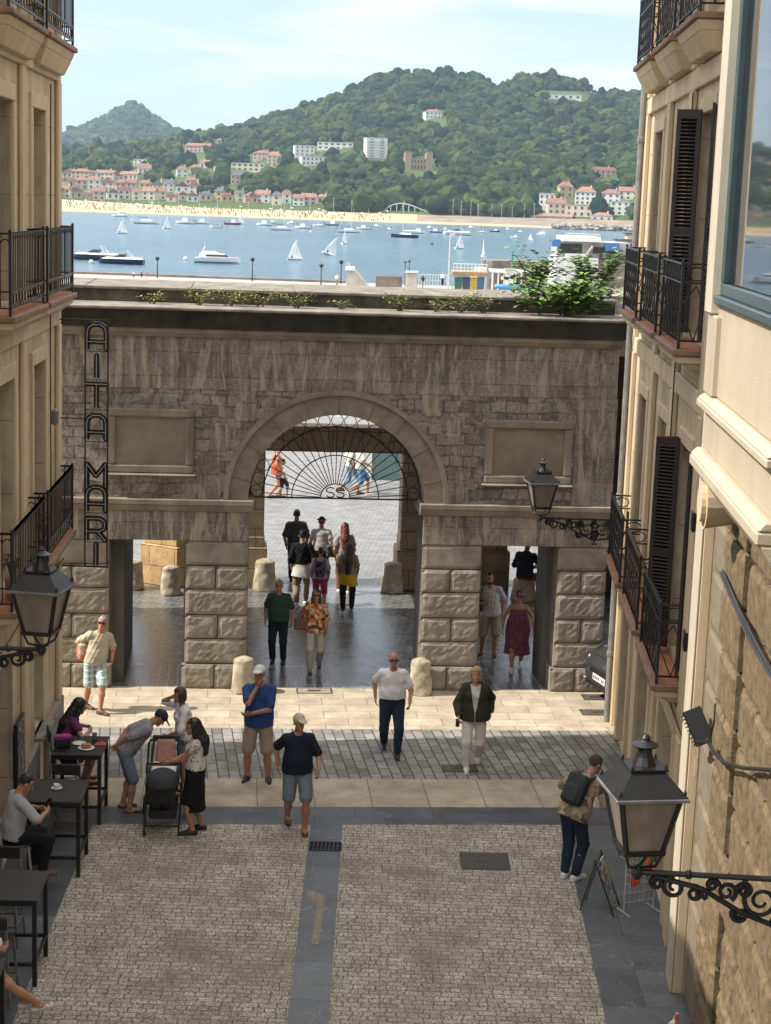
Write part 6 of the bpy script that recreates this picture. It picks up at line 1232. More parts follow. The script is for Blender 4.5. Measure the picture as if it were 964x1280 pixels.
# ================================================================== FAR SHORE: houses on the hill, then the wood round them
M_fwin = plain('far_window', (.05, .055, .06), .3); WHT, CRM, PNK, OCH, BRN, GRY = [(plain('far_wall_' + n, c, .85, .08, .3, spec=.2)) for n, c in (('white', (.66, .65, .62)), ('cream', (.60, .52, .40)), ('pink', (.52, .38, .33)), ('ochre', (.48, .37, .22)), ('brown', (.33, .25, .17)), ('grey', (.40, .40, .40)))]
RED, SLT, ORG, DRD = [plain('far_roof_' + n, c, .9, .15, .3, spec=.2) for n, c in (('red', (.25, .135, .105)), ('slate', (.12, .12, .13)), ('orange', (.29, .165, .12)), ('dark red', (.17, .08, .065)))]
def Yfor(x, y):
    t, s = slope(x, y); Yg = np.linspace(1152, 2050, 500); S = np.maximum.accumulate(terr_slope(np.full(500, t), Yg)); return float(np.interp(s, S + np.arange(500) * 1e-10, Yg)), t
WINME = None
def house(x, yb, w, h, wall, roof, kind, label, group=None, yaw=None, Y=None, floors=None, cat='house', zbase=None):
    global WINME
    if Y is None: Y, t = Yfor(x, yb)
    p = gy(x, yb, Y); k = Y / 2119.0; W_, H_ = w * k, h * k; D = min(W_ * .8, 16); yaw = random.uniform(-.25, .25) if yaw is None else yaw
    o = thing('house' if cat == 'house' else 'apartment_building', label, cat, (p[0], Y, p[2]), yaw, group)
    rh = {'hip': .30, 'gable': .34, 'flat': 0.06, 'steep': .42}[kind] * H_; b = MB(); b.box(-W_ / 2, W_ / 2, 0, D, -8, H_ - rh); wl_ = b.build('wall', wall, o); r = MB(); e = .5; z = H_ - rh + .01
    if kind == 'flat': r.box(-W_ / 2 - .3, W_ / 2 + .3, -.3, D + .3, z, z + rh)
    elif kind == 'hip': r.frus((-W_ / 2 - e, W_ / 2 + e, -e, D + e, z), (-W_ * .2, W_ * .2, D * .42, D * .58, z + rh))
    elif kind == 'gable': r.prism([(-e, z), (D + e, z), (D / 2, z + rh)], lambda a, c, d: (d, a, c), -W_ / 2 - e, W_ / 2 + e)
    else: r.prism([(-W_ / 2 - e, z), (W_ / 2 + e, z), (0, z + rh)], lambda a, c, d: (a, d, c), -e, D + e)
    ro = r.build('roof', roof, o)
    if kind != 'flat' and W_ > 7: MB().box(W_ * .22, W_ * .22 + .9, D * .4, D * .4 + .9, z, z + rh + 1.0).build('chimney', wall, ro)
    nf = floors or max(1, int(round((H_ - rh) / 3.4))); nw = max(1, min(6, int(W_ / 3.6)))
    while nf * nw > 14 and nw > 2: nw -= 1
    ww = min(W_ / nw * .5, 3.0 if nw < int(W_ / 3.6) else 1.5)
    if WINME is None: WINME = MB().box(-.5, .5, -.12, .1, 0, 1).build('window', M_fwin); me = WINME.data; bpy.data.objects.remove(WINME); WINME = me
    for f in range(min(nf, 8)):
        for i in range(nw):
            q = bpy.data.objects.new('window', WINME); COL.objects.link(q); q.parent = o; q.location = (-W_ / 2 + W_ * (i + .5) / nw, 0, (H_ - rh) * (f + .28) / nf); q.scale = (ww, 1, (H_ - rh) / nf * .48)
    GAPS.append((x, yb, w / 2, h)); return o
HV = 'houses on the far hillside'
for a in ((381, 195, 24, 13, WHT, GRY, 'flat', 'white flat roofed block above the wood, left of the long white hotel'), (419, 187, 44, 9, WHT, GRY, 'flat', 'long low white hotel block high on the hill left of the tower'), (393, 207, 31, 11, WHT, GRY, 'flat', 'white terraced block below the long white hotel'),
          (327, 200, 22, 12, PNK, RED, 'hip', 'pink red roofed villa right of the town on the slope'), (343, 207, 18, 17, CRM, ORG, 'hip', 'cream villa with orange roof beside the pink villa'), (310, 214, 42, 10, CRM, GRY, 'flat', 'long cream flat roofed school above the beach town'), (297, 230, 17, 15, PNK, SLT, 'hip', 'slate roofed villa among trees below the long cream school'),
          (247, 190, 30, 11, PNK, RED, 'gable', 'pink terrace high on the slope above the beach town'), (277, 180, 12, 7, PNK, RED, 'hip', 'little pink house furthest up the left slope'), (175, 207, 16, 8, WHT, GRY, 'flat', 'white house with flat roof standing above the town at left'), (181, 222, 16, 17, WHT, RED, 'gable', 'tall white gabled house below the white flat roofed one'),
          (228, 222, 14, 14, WHT, RED, 'hip', 'white house on the slope left of two red roofed ones'), (245, 216, 16, 10, CRM, RED, 'hip', 'cream house with red roof in the middle of the slope cluster'), (258, 210, 16, 10, WHT, RED, 'gable', 'white gabled house at the top right of the slope cluster'), (272, 217, 10, 9, WHT, GRY, 'flat', 'small white cube house right of the slope cluster'), (238, 236, 14, 15, PNK, RED, 'hip', 'tall pink house rising behind the beach trees'),
          (542, 148, 20, 11, WHT, RED, 'hip', 'white villa with red roof alone high on the main hill'), (708, 247, 17, 19, OCH, RED, 'hip', 'ochre villa tallest in the right hand village'), (731, 256, 25, 22, WHT, ORG, 'hip', 'white house with broad orange roof in the right hand village'), (683, 263, 19, 21, WHT, GRY, 'flat', 'white and grey block at the left end of the right hand village'),
          (696, 268, 22, 20, CRM, RED, 'gable', 'red roofed house stepping down in front of the ochre villa'), (723, 271, 32, 15, CRM, BRN, 'flat', 'long cream terrace with balconies in the right hand village'), (763, 254, 24, 17, WHT, RED, 'hip', 'white house with red roof right of the orange roofed one'), (774, 269, 23, 17, WHT, GRY, 'flat', 'plain white block at the right end of the village'), (785, 250, 24, 16, CRM, RED, 'gable', 'cream gabled house furthest right in the village'), (757, 222, 26, 13, PNK, DRD, 'gable', 'pink timbered villa above the right hand village'),
          (752, 279, 26, 13, WHT, ORG, 'hip', 'low orange roofed house on the shore at the right'), (686, 277, 56, 10, PNK, ORG, 'gable', 'long low orange roofed pavilion on the right shore')):
    house(*a, group=HV)
house(471, 198, 26, 25, WHT, GRY, 'flat', 'white apartment tower of eight floors standing clear of the wood', floors=7, cat='tower block', yaw=.2)
o = bpy.data.objects['apartment_building']; k = o.location.y / 2119
bl = MB()
for f in range(7): z = 25 * k * .94 * (f + .12) / 7; bl.box(-13 * k, -2 * k, -1.4, -.02, z, z + .9); bl.box(1 * k, 11 * k, -1.4, -.02, z, z + .9)
bl.build('balcony', WHT, o)
# brown stone mansion with two towers
Y, t = Yfor(523, 213); p = gy(523, 213, Y); k = Y / 2119; o = thing('mansion', 'brown stone mansion with twin square towers on a lawn in the wood', 'mansion', (p[0], Y, p[2]), .1)
MB().box(-10 * k, 10 * k, 0, 12, -6, 15 * k).build('wall', BRN, o)
for sx in (-1, 1):
    T_ = MB(); T_.box(sx * 13 * k - 4 * k, sx * 13 * k + 4 * k, -2, 10, -6, 21 * k)
    for i in range(3): T_.box(sx * 13 * k - 4 * k + i * 3 * k, sx * 13 * k - 4 * k + i * 3 * k + 1.6 * k, -2.1, -.5, 21 * k, 22.3 * k)
    T_.build('tower', BRN, o)
for i in range(5):
    for f in range(2): q = bpy.data.objects.new('window', WINME); COL.objects.link(q); q.parent = o; q.location = ((-8 + 4 * i) * k, 0, (2 + 7 * f) * k); q.scale = (1.8 * k, 1, 4 * k)
MB().box(16 * k, 26 * k, 2, 10, -6, 9 * k).build('wing', GRY, o); GAPS.append((523, 213, 24, 22))
# long low hotel on the ridge
house(700, 124, 52, 6, WHT, GRY, 'flat', 'long low pale hotel on the ridge of the right hand hill', yaw=0)
# the town behind the beach: two rows
ORD = ['first', 'second', 'third', 'fourth', 'fifth', 'sixth', 'seventh', 'eighth', 'ninth', 'tenth', 'eleventh', 'twelfth', 'thirteenth', 'fourteenth', 'fifteenth', 'sixteenth', 'seventeenth', 'eighteenth', 'nineteenth', 'twentieth', 'twenty-first', 'twenty-second', 'twenty-third', 'twenty-fourth']
nm = {id(WHT): 'white', id(CRM): 'cream', id(PNK): 'pink', id(OCH): 'ochre', id(GRY): 'grey'}; rn = {id(RED): 'red', id(ORG): 'orange', id(SLT): 'slate', id(DRD): 'dark red'}
rr_ = random.Random(11)
for row, (xa, xb, ya, yb_, n, nmrow) in enumerate(((60, 410, 247, 257, 24, 'front row along the beach'), (66, 250, 234, 243, 12, 'middle row behind the beach'), (62, 170, 222, 225, 7, 'top row of the left town'))):
    for i in range(n):
        x = xa + (xb - xa) * (i + .5) / n + rr_.uniform(-2, 2); y = ya + (yb_ - ya) * (i + .5) / n + rr_.uniform(-1.5, 1.5); w = rr_.uniform(11, 17) * (1.5 if row == 2 else 1); h = rr_.uniform(11, 17) * (.8 if row == 2 else 1)
        wl_, rf = rr_.choice((CRM, WHT, PNK, CRM, OCH, WHT)), rr_.choice((RED, ORG, DRD, RED, SLT)); kd = rr_.choice(('hip', 'gable', 'hip', 'steep', 'gable'))
        house(x, y, w, h, wl_, rf, kd, f'{nm[id(wl_)]} house, {rn[id(rf)]} roof, {ORD[i]} from left in {nmrow}', 'houses of the beach town')
# glazed pavilion with curved roof on the right shore
Y = 1165.0; p = gy(507, 270, Y); k = Y / 2119; o = thing('pavilion', 'white open pavilion with a curved roof on the far shore', 'pavilion', (p[0], Y, p[2]), 0)
r = MB(); pts = [(-26 + 52 * i / 14, 5 + 9.5 * math.sin(math.pi * (i / 14) ** .75)) for i in range(15)]
for a, c in zip(pts[:-1], pts[1:]): r.prism([(a[0] * k, a[1] * k), (c[0] * k, c[1] * k), (c[0] * k, c[1] * k + .7), (a[0] * k, a[1] * k + .7)], lambda u, v_, d: (u, d, v_), 0, 14)
r.build('roof', WHT, o)
for i in range(0, 15, 2):
    for d in (.3, 13.5): MB().box(pts[i][0] * k - .25, pts[i][0] * k + .25, d - .25, d + .25, 0, pts[i][1] * k).build('column', WHT, o)
GAPS.append((507, 270, 28, 16))
GAPS.append((523, 220, 24, 10)); GAPS.append((471, 206, 15, 8)); GAPS.append((542, 156, 14, 8))
crowns('near', 24000, (20, 860), 'near', M_crown, (1.9, 4.4), 3)
crowns('far', 7000, (10, 330), (3000, 3900), M_crown, (3.4, 6.2), 5)
# promenade lamps, masts and strollers on the beach
M_pole = plain('pale_pole', (.55, .55, .53), .5); pl = MB().tube([(0, 0, 0), (0, 0, 9)], [.14, .09], 6).box(-.6, .6, -.12, .12, 9, 9.25); pb = pl.build('lamp_post', M_pole); tag(pb, 'first', 'lamp post')
first = True
for i, x in enumerate((104, 128, 158, 190, 214, 240, 262, 300, 330, 352, 376, 405, 430, 448, 552, 562, 574, 583, 600, 612, 625, 640, 652)):
    o = pb if first else pb.copy()
    if not first: COL.objects.link(o)
    first = False; t = (x - 482) / 2119; Y = 1151; o.location = (t * Y, Y, float(terr(np.array([t]), np.array([1151.]))[0])); s = random.uniform(.75, 1.25); o.scale = (1, 1, s)
    tag(o, f'pale lamp post on the far promenade, {ORD[i]} from the left', 'lamp post', 'lamp posts on the far promenade')
cr_ = MB(); r = random.Random(5)
for i in range(420):
    x = r.uniform(75, 480); t = (x - 482) / 2119; Y = r.uniform(1084, 1146); z = float(terr(np.array([t]), np.array([Y]))[0]); c = r.random(); mi = 0 if c < .5 else 1 if c < .8 else 2
    if r.random() < .12: cr_.lathe([(1.2, 0), (.05, .5)], (t * Y, Y, z + 1.9), 6, mi=2 if c < .75 else 3); cr_.tube([(t * Y, Y, z), (t * Y, Y, z + 1.9)], .05, 4)
    else: cr_.ball((t * Y, Y, z + .85), (.28, .25, .85), 5, 4, mi)
struct(cr_.build('beach_crowd', [plain('crowd_dark', (.06, .04, .035)), plain('crowd_skin', (.35, .18, .12)), plain('crowd_white', (.65, .65, .65)), plain('crowd_red', (.5, .1, .08))]), 'stuff')
rk = MB(); r = random.Random(9)
for i in range(150):
    x = r.uniform(676, 795); t = (x - 482) / 2119; Y = r.uniform(1030, 1078); rk.ball((t * Y, Y, -3.6 + r.uniform(0, 2.4)), (r.uniform(1, 2.4), r.uniform(1, 2), r.uniform(.8, 1.6)), 5, 4)
struct(rk.build('breakwater_rocks', plain('breakwater_rock', (.30, .27, .23), .95, .3, .3)), 'stuff')
# ================================================================== BOATS
def hull(L, B, Hh, mat, par, name='hull', sheer=.25):
    secs = []
    for i in range(13):
        f = i / 12; x = -L / 2 + L * f; w = B / 2 * (1 - max(0, (f - .45) / .55) ** 2.2) * (.9 + .1 * min(1, f * 4)) + .01; zt = Hh * (1 + sheer * max(0, f - .4) ** 1.5 * 2); kz = -.25 * Hh * (1 - max(0, f - .7) / .3)
        secs.append([(x, -w, zt), (x, -w * .86, zt * .35), (x, 0, kz - .05), (x, w * .86, zt * .35), (x, w, zt), (x, 0, zt + .02)])
    return loft(secs).build(name, mat, par)
M_bw = plain('boat_white', (.72, .72, .70), .3); M_bn = plain('boat_navy', (.012, .016, .03), .3); M_sail = plain('sail_cloth', (.78, .78, .76), .7, .04); M_brd = plain('boat_red', (.40, .04, .035), .4); M_bbl = plain('boat_blue', (.05, .16, .38), .4); M_bglass = plain('boat_dark_glass', (.01, .012, .015), .1); M_mast = plain('mast_alloy', (.55, .56, .57), .4); M_bgn = plain('boat_grey', (.25, .25, .26), .5)
BG = 'boats in the bay'
def mkboat(kind, hm=None, tm=None):
    o = thing({'dinghy': 'sailing_dinghy', 'sloop': 'moored_yacht', 'speed': 'speedboat', 'cruiser': 'motor_yacht', 'small': 'small_boat'}[kind], 'x', 'boat', (0, 0, 0), 0, BG); hm = hm or M_bw
    if kind == 'dinghy':
        hull(4.2, 1.5, .45, hm, o); MB().tube([(.5, 0, .3), (.45, 0, 5.6)], .05, 6).build('mast', M_mast, o)
        for nm_, pts in (('mainsail', [(.42, .6), (-1.9, .75), (-1.3, 2.2), (-.6, 3.9), (.38, 5.5)]), ('jib', [(1.9, .5), (.55, .7), (.5, 4.2)])):
            q = MB(); n = len(pts); c = [(a, .22 * math.sin(1.2 * (.5 - a)) * .6 * (1 if i not in (0, n - 1) else 0), z) for i, (a, z) in enumerate(pts)]
            q.add(c + [(a, b_ + .025, z) for a, b_, z in c], [tuple(range(n)), tuple(range(2 * n - 1, n - 1, -1))] + [(i, i + n, (i + 1) % n + n, (i + 1) % n) for i in range(n)]); q.build(nm_, tm or M_sail, o)
        V, Q = solid([ell((-.9, 0, .75), (.2, .22, .36)), ell((-.88, 0, 1.2), (.12, .12, .15))], .06); npmesh('sailor', V, Q, M_bn, o)
    elif kind == 'sloop':
        hull(9, 2.9, 1.0, hm, o); MB().frus((-2.2, 2.0, -.95, .95, 1.0), (-1.9, 1.3, -.7, .7, 1.55)).build('cabin', M_bw, o); m_ = MB(); m_.tube([(.6, 0, 1), (.6, 0, 12)], .08, 6); m_.tube([(.6, 0, 2.1), (-3.4, 0, 2.2)], .07, 6); m_.build('mast', M_mast, o); MB().tube([(.4, 0, 2.25), (-3.3, 0, 2.38)], .16, 7).build('furled_sail', tm or M_bbl, o)
        s_ = MB()
        for q in ((4.6, 0, 1.3), (-4.3, 0, 1.1)): s_.tube([(.6, 0, 11.8), q], .02, 4)
        s_.build('stay', M_mast, o)
    elif kind == 'speed':
        hull(8.5, 2.7, .95, hm, o, sheer=.3); MB().frus((-4.0, 3.6, -1.15, 1.15, .99), (-3.8, 2.9, -.9, .9, 1.28)).build('deck', M_bw, o); MB().frus((-.6, 1.3, -.9, .9, 1.3), (-.9, .2, -.7, .7, 1.85)).build('windscreen', M_bglass, o); a_ = MB(); a_.tube([(-2.2, -1, 1.2), (-1.2, -.9, 2.5), (-1.2, .9, 2.5), (-2.2, 1, 1.2)], .06, 6); a_.build('roll_bar', M_bw, o)
    elif kind == 'cruiser':
        hull(13, 4.0, 1.5, hm, o, sheer=.35); MB().frus((-5.2, 3.4, -1.6, 1.6, 1.6), (-5.0, 1.6, -1.4, 1.4, 2.7)).build('cabin', M_bw, o); MB().frus((-3.2, 3.0, -1.63, 1.63, 1.95), (-3.2, 2.3, -1.55, 1.55, 2.4)).build('cabin_window', M_bglass, o); MB().frus((-4.6, .6, -1.4, 1.4, 2.72), (-4.6, -.6, -1.3, 1.3, 3.3)).build('flybridge', M_bw, o); a_ = MB(); a_.tube([(-4.2, -1.2, 3.2), (-3.6, -1.1, 4.6), (-3.6, 1.1, 4.6), (-4.2, 1.2, 3.2)], .09, 6); a_.tube([(-3.6, 0, 4.6), (-3.7, 0, 5.7)], .04, 5); a_.build('radar_arch', M_bw, o)
    else:
        hull(5.5, 2.0, .7, hm, o); MB().frus((-.6, 1.2, -.75, .75, .72), (-.5, .8, -.6, .6, 1.75)).build('cabin', tm or M_bw, o); MB().box(-2.9, -2.6, -.2, .2, .2, 1.1).build('outboard', M_bn, o)
    return o
PROTO = {}
def boat(kind, x, y, sz, yaw, label, hm=None, tm=None):
    d = ray(x, y); Y = (CAM_H + 4) / -(d[2] / d[1]); p = gy(x, y, Y); k = Y / 2119; ref = {'dinghy': 5.4, 'sloop': 9, 'speed': 8.5, 'cruiser': 13, 'small': 5.5}[kind]; s = sz * k / ref
    key = (kind, id(hm), id(tm))
    if key not in PROTO: PROTO[key] = o = mkboat(kind, hm, tm); o.location = (p[0], p[1], -4.02); o.rotation_euler = (0, 0, R_(yaw)); o.scale = (s,) * 3; o['label'] = label
    else: o = dup(PROTO[key], (p[0], p[1], -4.02), R_(yaw), label, None, s)
    return o
boat('speed', 119, 325, 60, 172, 'dark hulled speedboat at far left, the further of two', M_bn); boat('speed', 152, 330, 56, 176, 'dark hulled speedboat nearer the camera of the two at left', M_bn); boat('cruiser', 272, 329, 57, 3, 'large white motor yacht in the middle left of the bay')
boat('dinghy', 153, 292, 18, 20, 'white sailed dinghy at the far left behind the speedboats'); boat('dinghy', 209, 286, 15, 40, 'small sailing dinghy left of the moored white yachts'); boat('dinghy', 369, 325, 25, 10, 'near sailing dinghy with upright white sail left of the leaning one'); b_ = boat('dinghy', 412, 319, 24, 15, 'sailing dinghy heeling over with white sail'); b_.rotation_euler[1] = R_(18); b_.rotation_euler[0] = R_(8)
boat('dinghy', 431, 305, 17, 60, 'small dinghy sailing just behind the heeling one'); boat('dinghy', 575, 311, 18, 30, 'dinghy with numbered white sail right of centre'); boat('dinghy', 604, 322, 22, 100, 'white sail close behind the quay buildings'); boat('dinghy', 663, 301, 9, 0, 'tiny white sailboat near the right hand rocks')
boat('sloop', 150, 271, 20, 185, 'white moored yacht furthest left close to the beach'); boat('sloop', 184, 280, 32, 4, 'long white moored yacht left of the slope town, mast up'); boat('small', 232, 280, 24, 180, 'white motor launch near the beach, left of the red boat'); boat('small', 252, 280, 20, 10, 'white motor launch between two others near the beach'); boat('small', 270, 285, 16, 170, 'small launch with grey cabin in mid bay', None, M_bgn)
boat('small', 291, 281, 20, 5, 'red hulled boat near the beach', M_brd); boat('dinghy', 302, 280, 13, 20, 'little white sail beside the red boat'); boat('small', 331, 282, 20, 175, 'white cabin boat right of the red boat'); boat('sloop', 353, 288, 28, 2, 'white moored yacht with tall mast in mid bay', None, M_bn); boat('small', 379, 286, 20, 178, 'white cabin boat right of the tall masted yacht'); boat('small', 388, 291, 9, 90, 'tiny white rowing boat in front of the white cabin boats')
boat('sloop', 399, 283, 16, 170, 'moored yacht with blue sail cover near the beach right of centre', None, M_bbl); boat('small', 415, 282, 18, 0, 'dark open boat near the beach', M_bgn); boat('sloop', 437, 291, 30, 3, 'large moored white yacht with blue cover behind the small dinghy'); boat('small', 455, 287, 18, 180, 'white boat to the right of the large moored yacht'); boat('sloop', 506, 297, 34, 176, 'dark hulled two masted yacht in the centre of the bay', M_bn, M_sail); boat('small', 522, 292, 20, 5, 'white boat tucked behind the dark hulled yacht')
boat('small', 545, 291, 16, 170, 'blue hulled boat left of the white motor boats', M_bbl); boat('speed', 571, 294, 34, 178, 'white speedboat lying right of the blue boat'); boat('sloop', 603, 291, 12, 10, 'small masted yacht right of the white speedboat', None, M_bgn); boat('small', 619, 290, 12, 0, 'low dark boat right of the small masted yacht', M_bn); boat('small', 645, 298, 13, 180, 'white launch trailing a wake near the rocks')
for x_, y_, s_, lab_ in ((340, 279, 12, 'small white boat in the far rank, above the tall masted yacht'), (365, 280, 13, 'small white boat in the far rank, right of the tall masted yacht'), (470, 284, 12, 'small boat in the far rank between the big yacht and the dark one'), (486, 288, 11, 'low white boat just left of the dark hulled yacht'), (536, 286, 12, 'small white boat in the far rank above the blue hulled one'), (556, 288, 11, 'small white boat behind the white speedboat'), (588, 286, 12, 'white boat in the far rank right of the white speedboat'), (634, 288, 11, 'white boat in the far rank, left of the launch with a wake'), (650, 291, 10, 'tiny white boat nearest the start of the rocks')): boat('small', x_, y_, s_, 170 if int(x_) % 2 else 8, lab_)
boat('cruiser', 676, 294, 17, 120, 'white motor yacht beside the right hand rocks')
# buoys
V, Q = solid([ell((0, 0, .25), (.42, .42, .42))], .08)
for i, (x, y, lab) in enumerate(((114, 329, 'white mooring buoy under the speedboats'), (232, 325, 'white mooring buoy left of the motor yacht'), (165, 276, 'small white buoy near the beach yachts'), (540, 306, 'dark buoy in the middle of the bay'), (690, 307, 'white buoy off the rocks'))):
    d = ray(x, y); Y = 12.9 / -(d[2] / d[1]); p = gy(x, y, Y); q = npmesh('mooring_buoy', V, Q, M_bw if i != 3 else M_bn); q.location = (p[0], Y, -4); tag(q, lab, 'buoy', 'mooring buoys')
# ================================================================== QUAY BEYOND THE GATE
M_qw = plain('quay_wall_stone', (.20, .16, .125), .9, .25, .6, .4, 5); M_conc = plain('quay_concrete', (.46, .42, .35), .85, .15, .8)
def at(x, y, Y): p = gy(x, y, Y); return p
def wallrun(name, label, x0, x1, ytop, Y, cat='wall', th=.7, mat=None, zb=0):
    a, c = at(x0, ytop, Y), at(x1, ytop + (x1 - x0) * .035, Y); o = MB().box(a[0], c[0], Y, Y + th, zb, (a[2] + c[2]) / 2).build(name, mat or M_qw, None, .03); tag(o, label, cat); return o
wallrun('quay_wall', 'long low dark parapet wall along the quay edge behind the gate, left half', 60, 432, 338, 186); wallrun('quay_wall', 'higher dark wall between the stair block and the lamp pier', 470, 503, 344.5, 178, mat=M_qw); wallrun('quay_wall', 'dark wall just right of the lamp pier', 506, 519, 341, 184)
wallrun('mole', 'dark stone mole running out left of the fig bush', 605, 690, 325, 260, 'wall', 6, M_qw, -5)
o = thing('stair_block', 'pale concrete stair block with sloping side on the quay', 'stair block', (at(433, 362, 165)[0], 165, 0)); k = 165 / 2119
sb = MB(); zt = at(440, 338, 165)[2]; sb.prism([(0, 0), (32 * k, 0), (32 * k, .3), (10 * k, zt), (0, zt)], lambda a, c, d: (a, d, c), 0, 3); sb.build('block', M_conc, o); MB().box(-2 * k, 9 * k, -.2, 3.2, zt, zt + .25).build('capping', M_bw, o); rl = MB(); rl.tube([(0, .1, zt + .25), (0, .1, zt + .25 + .55), (3 * k, .1, zt + .8), (3 * k, .1, zt + .25)], .04, 5); rl.build('handrail', M_pole, o)
o = thing('gate_pillar', 'squat stone pillar block on the quay carrying two iron lamps', 'pillar', (at(514, 362, 170)[0], 170, 0)); k = 170 / 2119; zt = at(514, 341, 170)[2]; MB().box(-7 * k, 7 * k, 0, 1.2, 0, zt).build('block', M_conc, o, .05); MB().box(-8 * k, 8 * k, -.1, 1.3, zt, zt + .15).build('capping', M_bw, o)
LM = MB().tube([(0, 0, 0), (0, 0, 3.1)], [.07, .045], 7); LM.lathe([(.16, 3.1), (.24, 3.55), (.26, 3.57), (.05, 3.75), (.02, 3.85)], n=8); LMo = LM.build('quay_lamp', M_blk)
LMo2 = None
for i, (x, yt, Y, lab) in enumerate(((197, 320, 183, 'black quay lamp furthest left above the gate coping'), (316, 321, 183, 'black quay lamp above the gate coping left of the arch'), (402, 329, 180, 'black quay lamp left of the stair block'), (427, 324, 184, 'black quay lamp close to the stair block'), (507, 326, 170.4, 'left lamp of the pair on the stone pillar'), (512, 325, 170.8, 'right lamp of the pair on the stone pillar'), (529, 344, 150, 'short quay lamp in front right of the stone pillar'))):
    p = at(x, yt, Y); o = LMo if i == 0 else LMo.copy()
    if i: COL.objects.link(o)
    h_ = 3.85; zb_ = max(0, p[2] - h_) if i < 4 or i == 6 else at(514, 341, 170)[2] + .15; o.location = (p[0], Y, zb_); s = (p[2] - zb_) / h_; o.scale = (1.0 if i < 4 else .7, 1.0 if i < 4 else .7, s); tag(o, lab, 'lamp post', 'black lamps on the quay')
p = at(563, 292, 176); tag(MB().tube([(0, 0, 0), (0, 0, p[2])], [.09, .05], 7).box(-.02, .5, -.05, .05, p[2] - .15, p[2]).build('light_mast', M_pole), 'tall thin pale light mast on the quay left of the bins', 'mast').location = (p[0], 176, 0)
p = at(641, 314, 170); tag(MB().tube([(0, 0, 0), (0, 0, p[2])], [.11, .07], 7).ball((0, 0, p[2]), .12, 6, 4).build('green_mast', plain('green_paint', (.02, .22, .11), .5)), 'green mast standing on the quay terrace', 'mast').location = (p[0], 170, 0)
# terrace frame with bins
k = 150 / 2119; o = thing('terrace_frame', 'open timber and rail terrace frame above coloured bins on the quay', 'terrace', (at(587, 360, 150)[0], 150, 0)); f = MB(); zt = at(587, 340, 150)[2]; z2 = at(587, 330, 150)[2]
f.box(-22 * k, 22 * k, 0, 4, zt - .35, zt)
f.build('deck', plain('warm_timber', (.36, .23, .13), .8, .2, 2), o)
for i in range(6): x = (-21 + 8.4 * i) * k; MB().box(x - .06, x + .06, .1, .25, 0, zt - .36).build('post', M_pole, o)
f = MB()
for i in range(10): x = (-21 + 4.6 * i) * k; f.bar((x, .1, zt), (x, .1, z2), .05)
f.bar((-21 * k, .1, z2), (21 * k, .1, z2), .07); f.bar((-21 * k, .1, (zt + z2) / 2), (21 * k, .1, (zt + z2) / 2), .04); f.build('railing', M_bw, o)
BIN = None
for i, (x, c, lab) in enumerate(((573, (.035, .11, .085), 'green'), (583, (.03, .05, .10), 'dark navy'), (592, (.42, .29, .06), 'yellow'), (601, (.05, .10, .19), 'blue'))):
    p = at(x, 360, 149); o = thing('recycling_bin', f'{lab} recycling bin in the row under the quay terrace', 'bin', (p[0], 149.6, 0), 0, 'recycling bins on the quay'); m_ = plain('bin_' + lab, c, .5); MB().frus((-.28, .28, -.3, .3, .1), (-.33, .33, -.36, .36, at(x, 346, 149)[2] - .15)).build('bin_body', m_, o, .02); zt_ = at(x, 346, 149)[2]; MB().box(-.35, .35, -.4, .4, zt_ - .14, zt_).build('lid', m_, o, .03)
# quay sheds and rails to the right
k = 160 / 2119; o = thing('quay_pergola', 'low white roofed open shelter on the quay behind the fig bush', 'shelter', (at(640, 345, 168)[0], 168, 0)); zt = at(640, 339, 168)[2]; MB().box(-27 * k, 22 * k, 0, 5, zt - .18, zt).build('roof', M_bw, o)
for i in range(7): x = (-25 + 7.5 * i) * k; MB().box(x - .08, x + .08, .1, .26, 0, zt - .19).build('post', M_bw, o)
MB().box(-26 * k, 20 * k, 4.6, 4.9, 0, zt * .62).build('rear_wall', M_qw, o)
o = thing('ticket_hut', 'small white hut with pillar on the quay terrace', 'hut', (at(637, 355, 155)[0], 155, 0)); zt = at(637, 338, 155)[2]; MB().box(-.35, .35, 0, 1, 0, zt).build('wall', M_bw, o); MB().box(-.5, .5, -.1, 1.1, zt, zt + .12).build('roof', M_conc, o)
o = thing('chimney_stack', 'grey and white funnel like stack beside the near sail on the quay', 'stack', (at(604, 340, 175)[0], 175, 0)); zt = at(604, 326, 175)[2]; MB().box(-.9, .3, 0, 1, 0, zt * .8).build('wall', M_bw, o); MB().box(.31, .9, 0, 1, 0, zt).build('stack', M_bgn, o)
struct(MB().box(20, 90, 188, 300, -5, -.4).build('pier', M_qw))
# harbour office with blue awnings
Y = 205.0; k = Y / 2119; o = thing('harbour_office', 'white stepped harbour office with dark window band and blue awnings', 'building', (at(742, 345, Y)[0], Y, 0), 0); zz = lambda y: at(742, y, Y)[2]
MB().box(-48 * k, 5 * k, 0, 9, -1, zz(323)).box(-36 * k, -12 * k, -.6, 0, -1, zz(318)).build('lower_wall', WHT, o); MB().box(-44 * k, 46 * k, 2, 11, zz(323) + .01, zz(303)).build('upper_wall', GRY, o); MB().box(-38 * k, 8 * k, 1.0, 11, zz(303) + .01, zz(297)).build('roof_storey', M_bw, o)
MB().box(-42 * k, -14 * k, 1.9, 2.05, zz(318), zz(306)).build('window_band', M_bglass, o); MB().box(0 * k, 30 * k, 1.9, 2.05, zz(317), zz(309)).build('window_band', M_bglass, o); MB().box(5.1 * k, 46 * k, .5, 9, -1, zz(324)).build('stone_wall', M_qw, o)
MB().box(-52 * k, -42 * k, 1.0, 3, zz(310), zz(301)).build('awning', M_bbl, o); MB().box(14 * k, 30 * k, .2, 2.0, zz(313), zz(303)).build('awning', M_bbl, o)
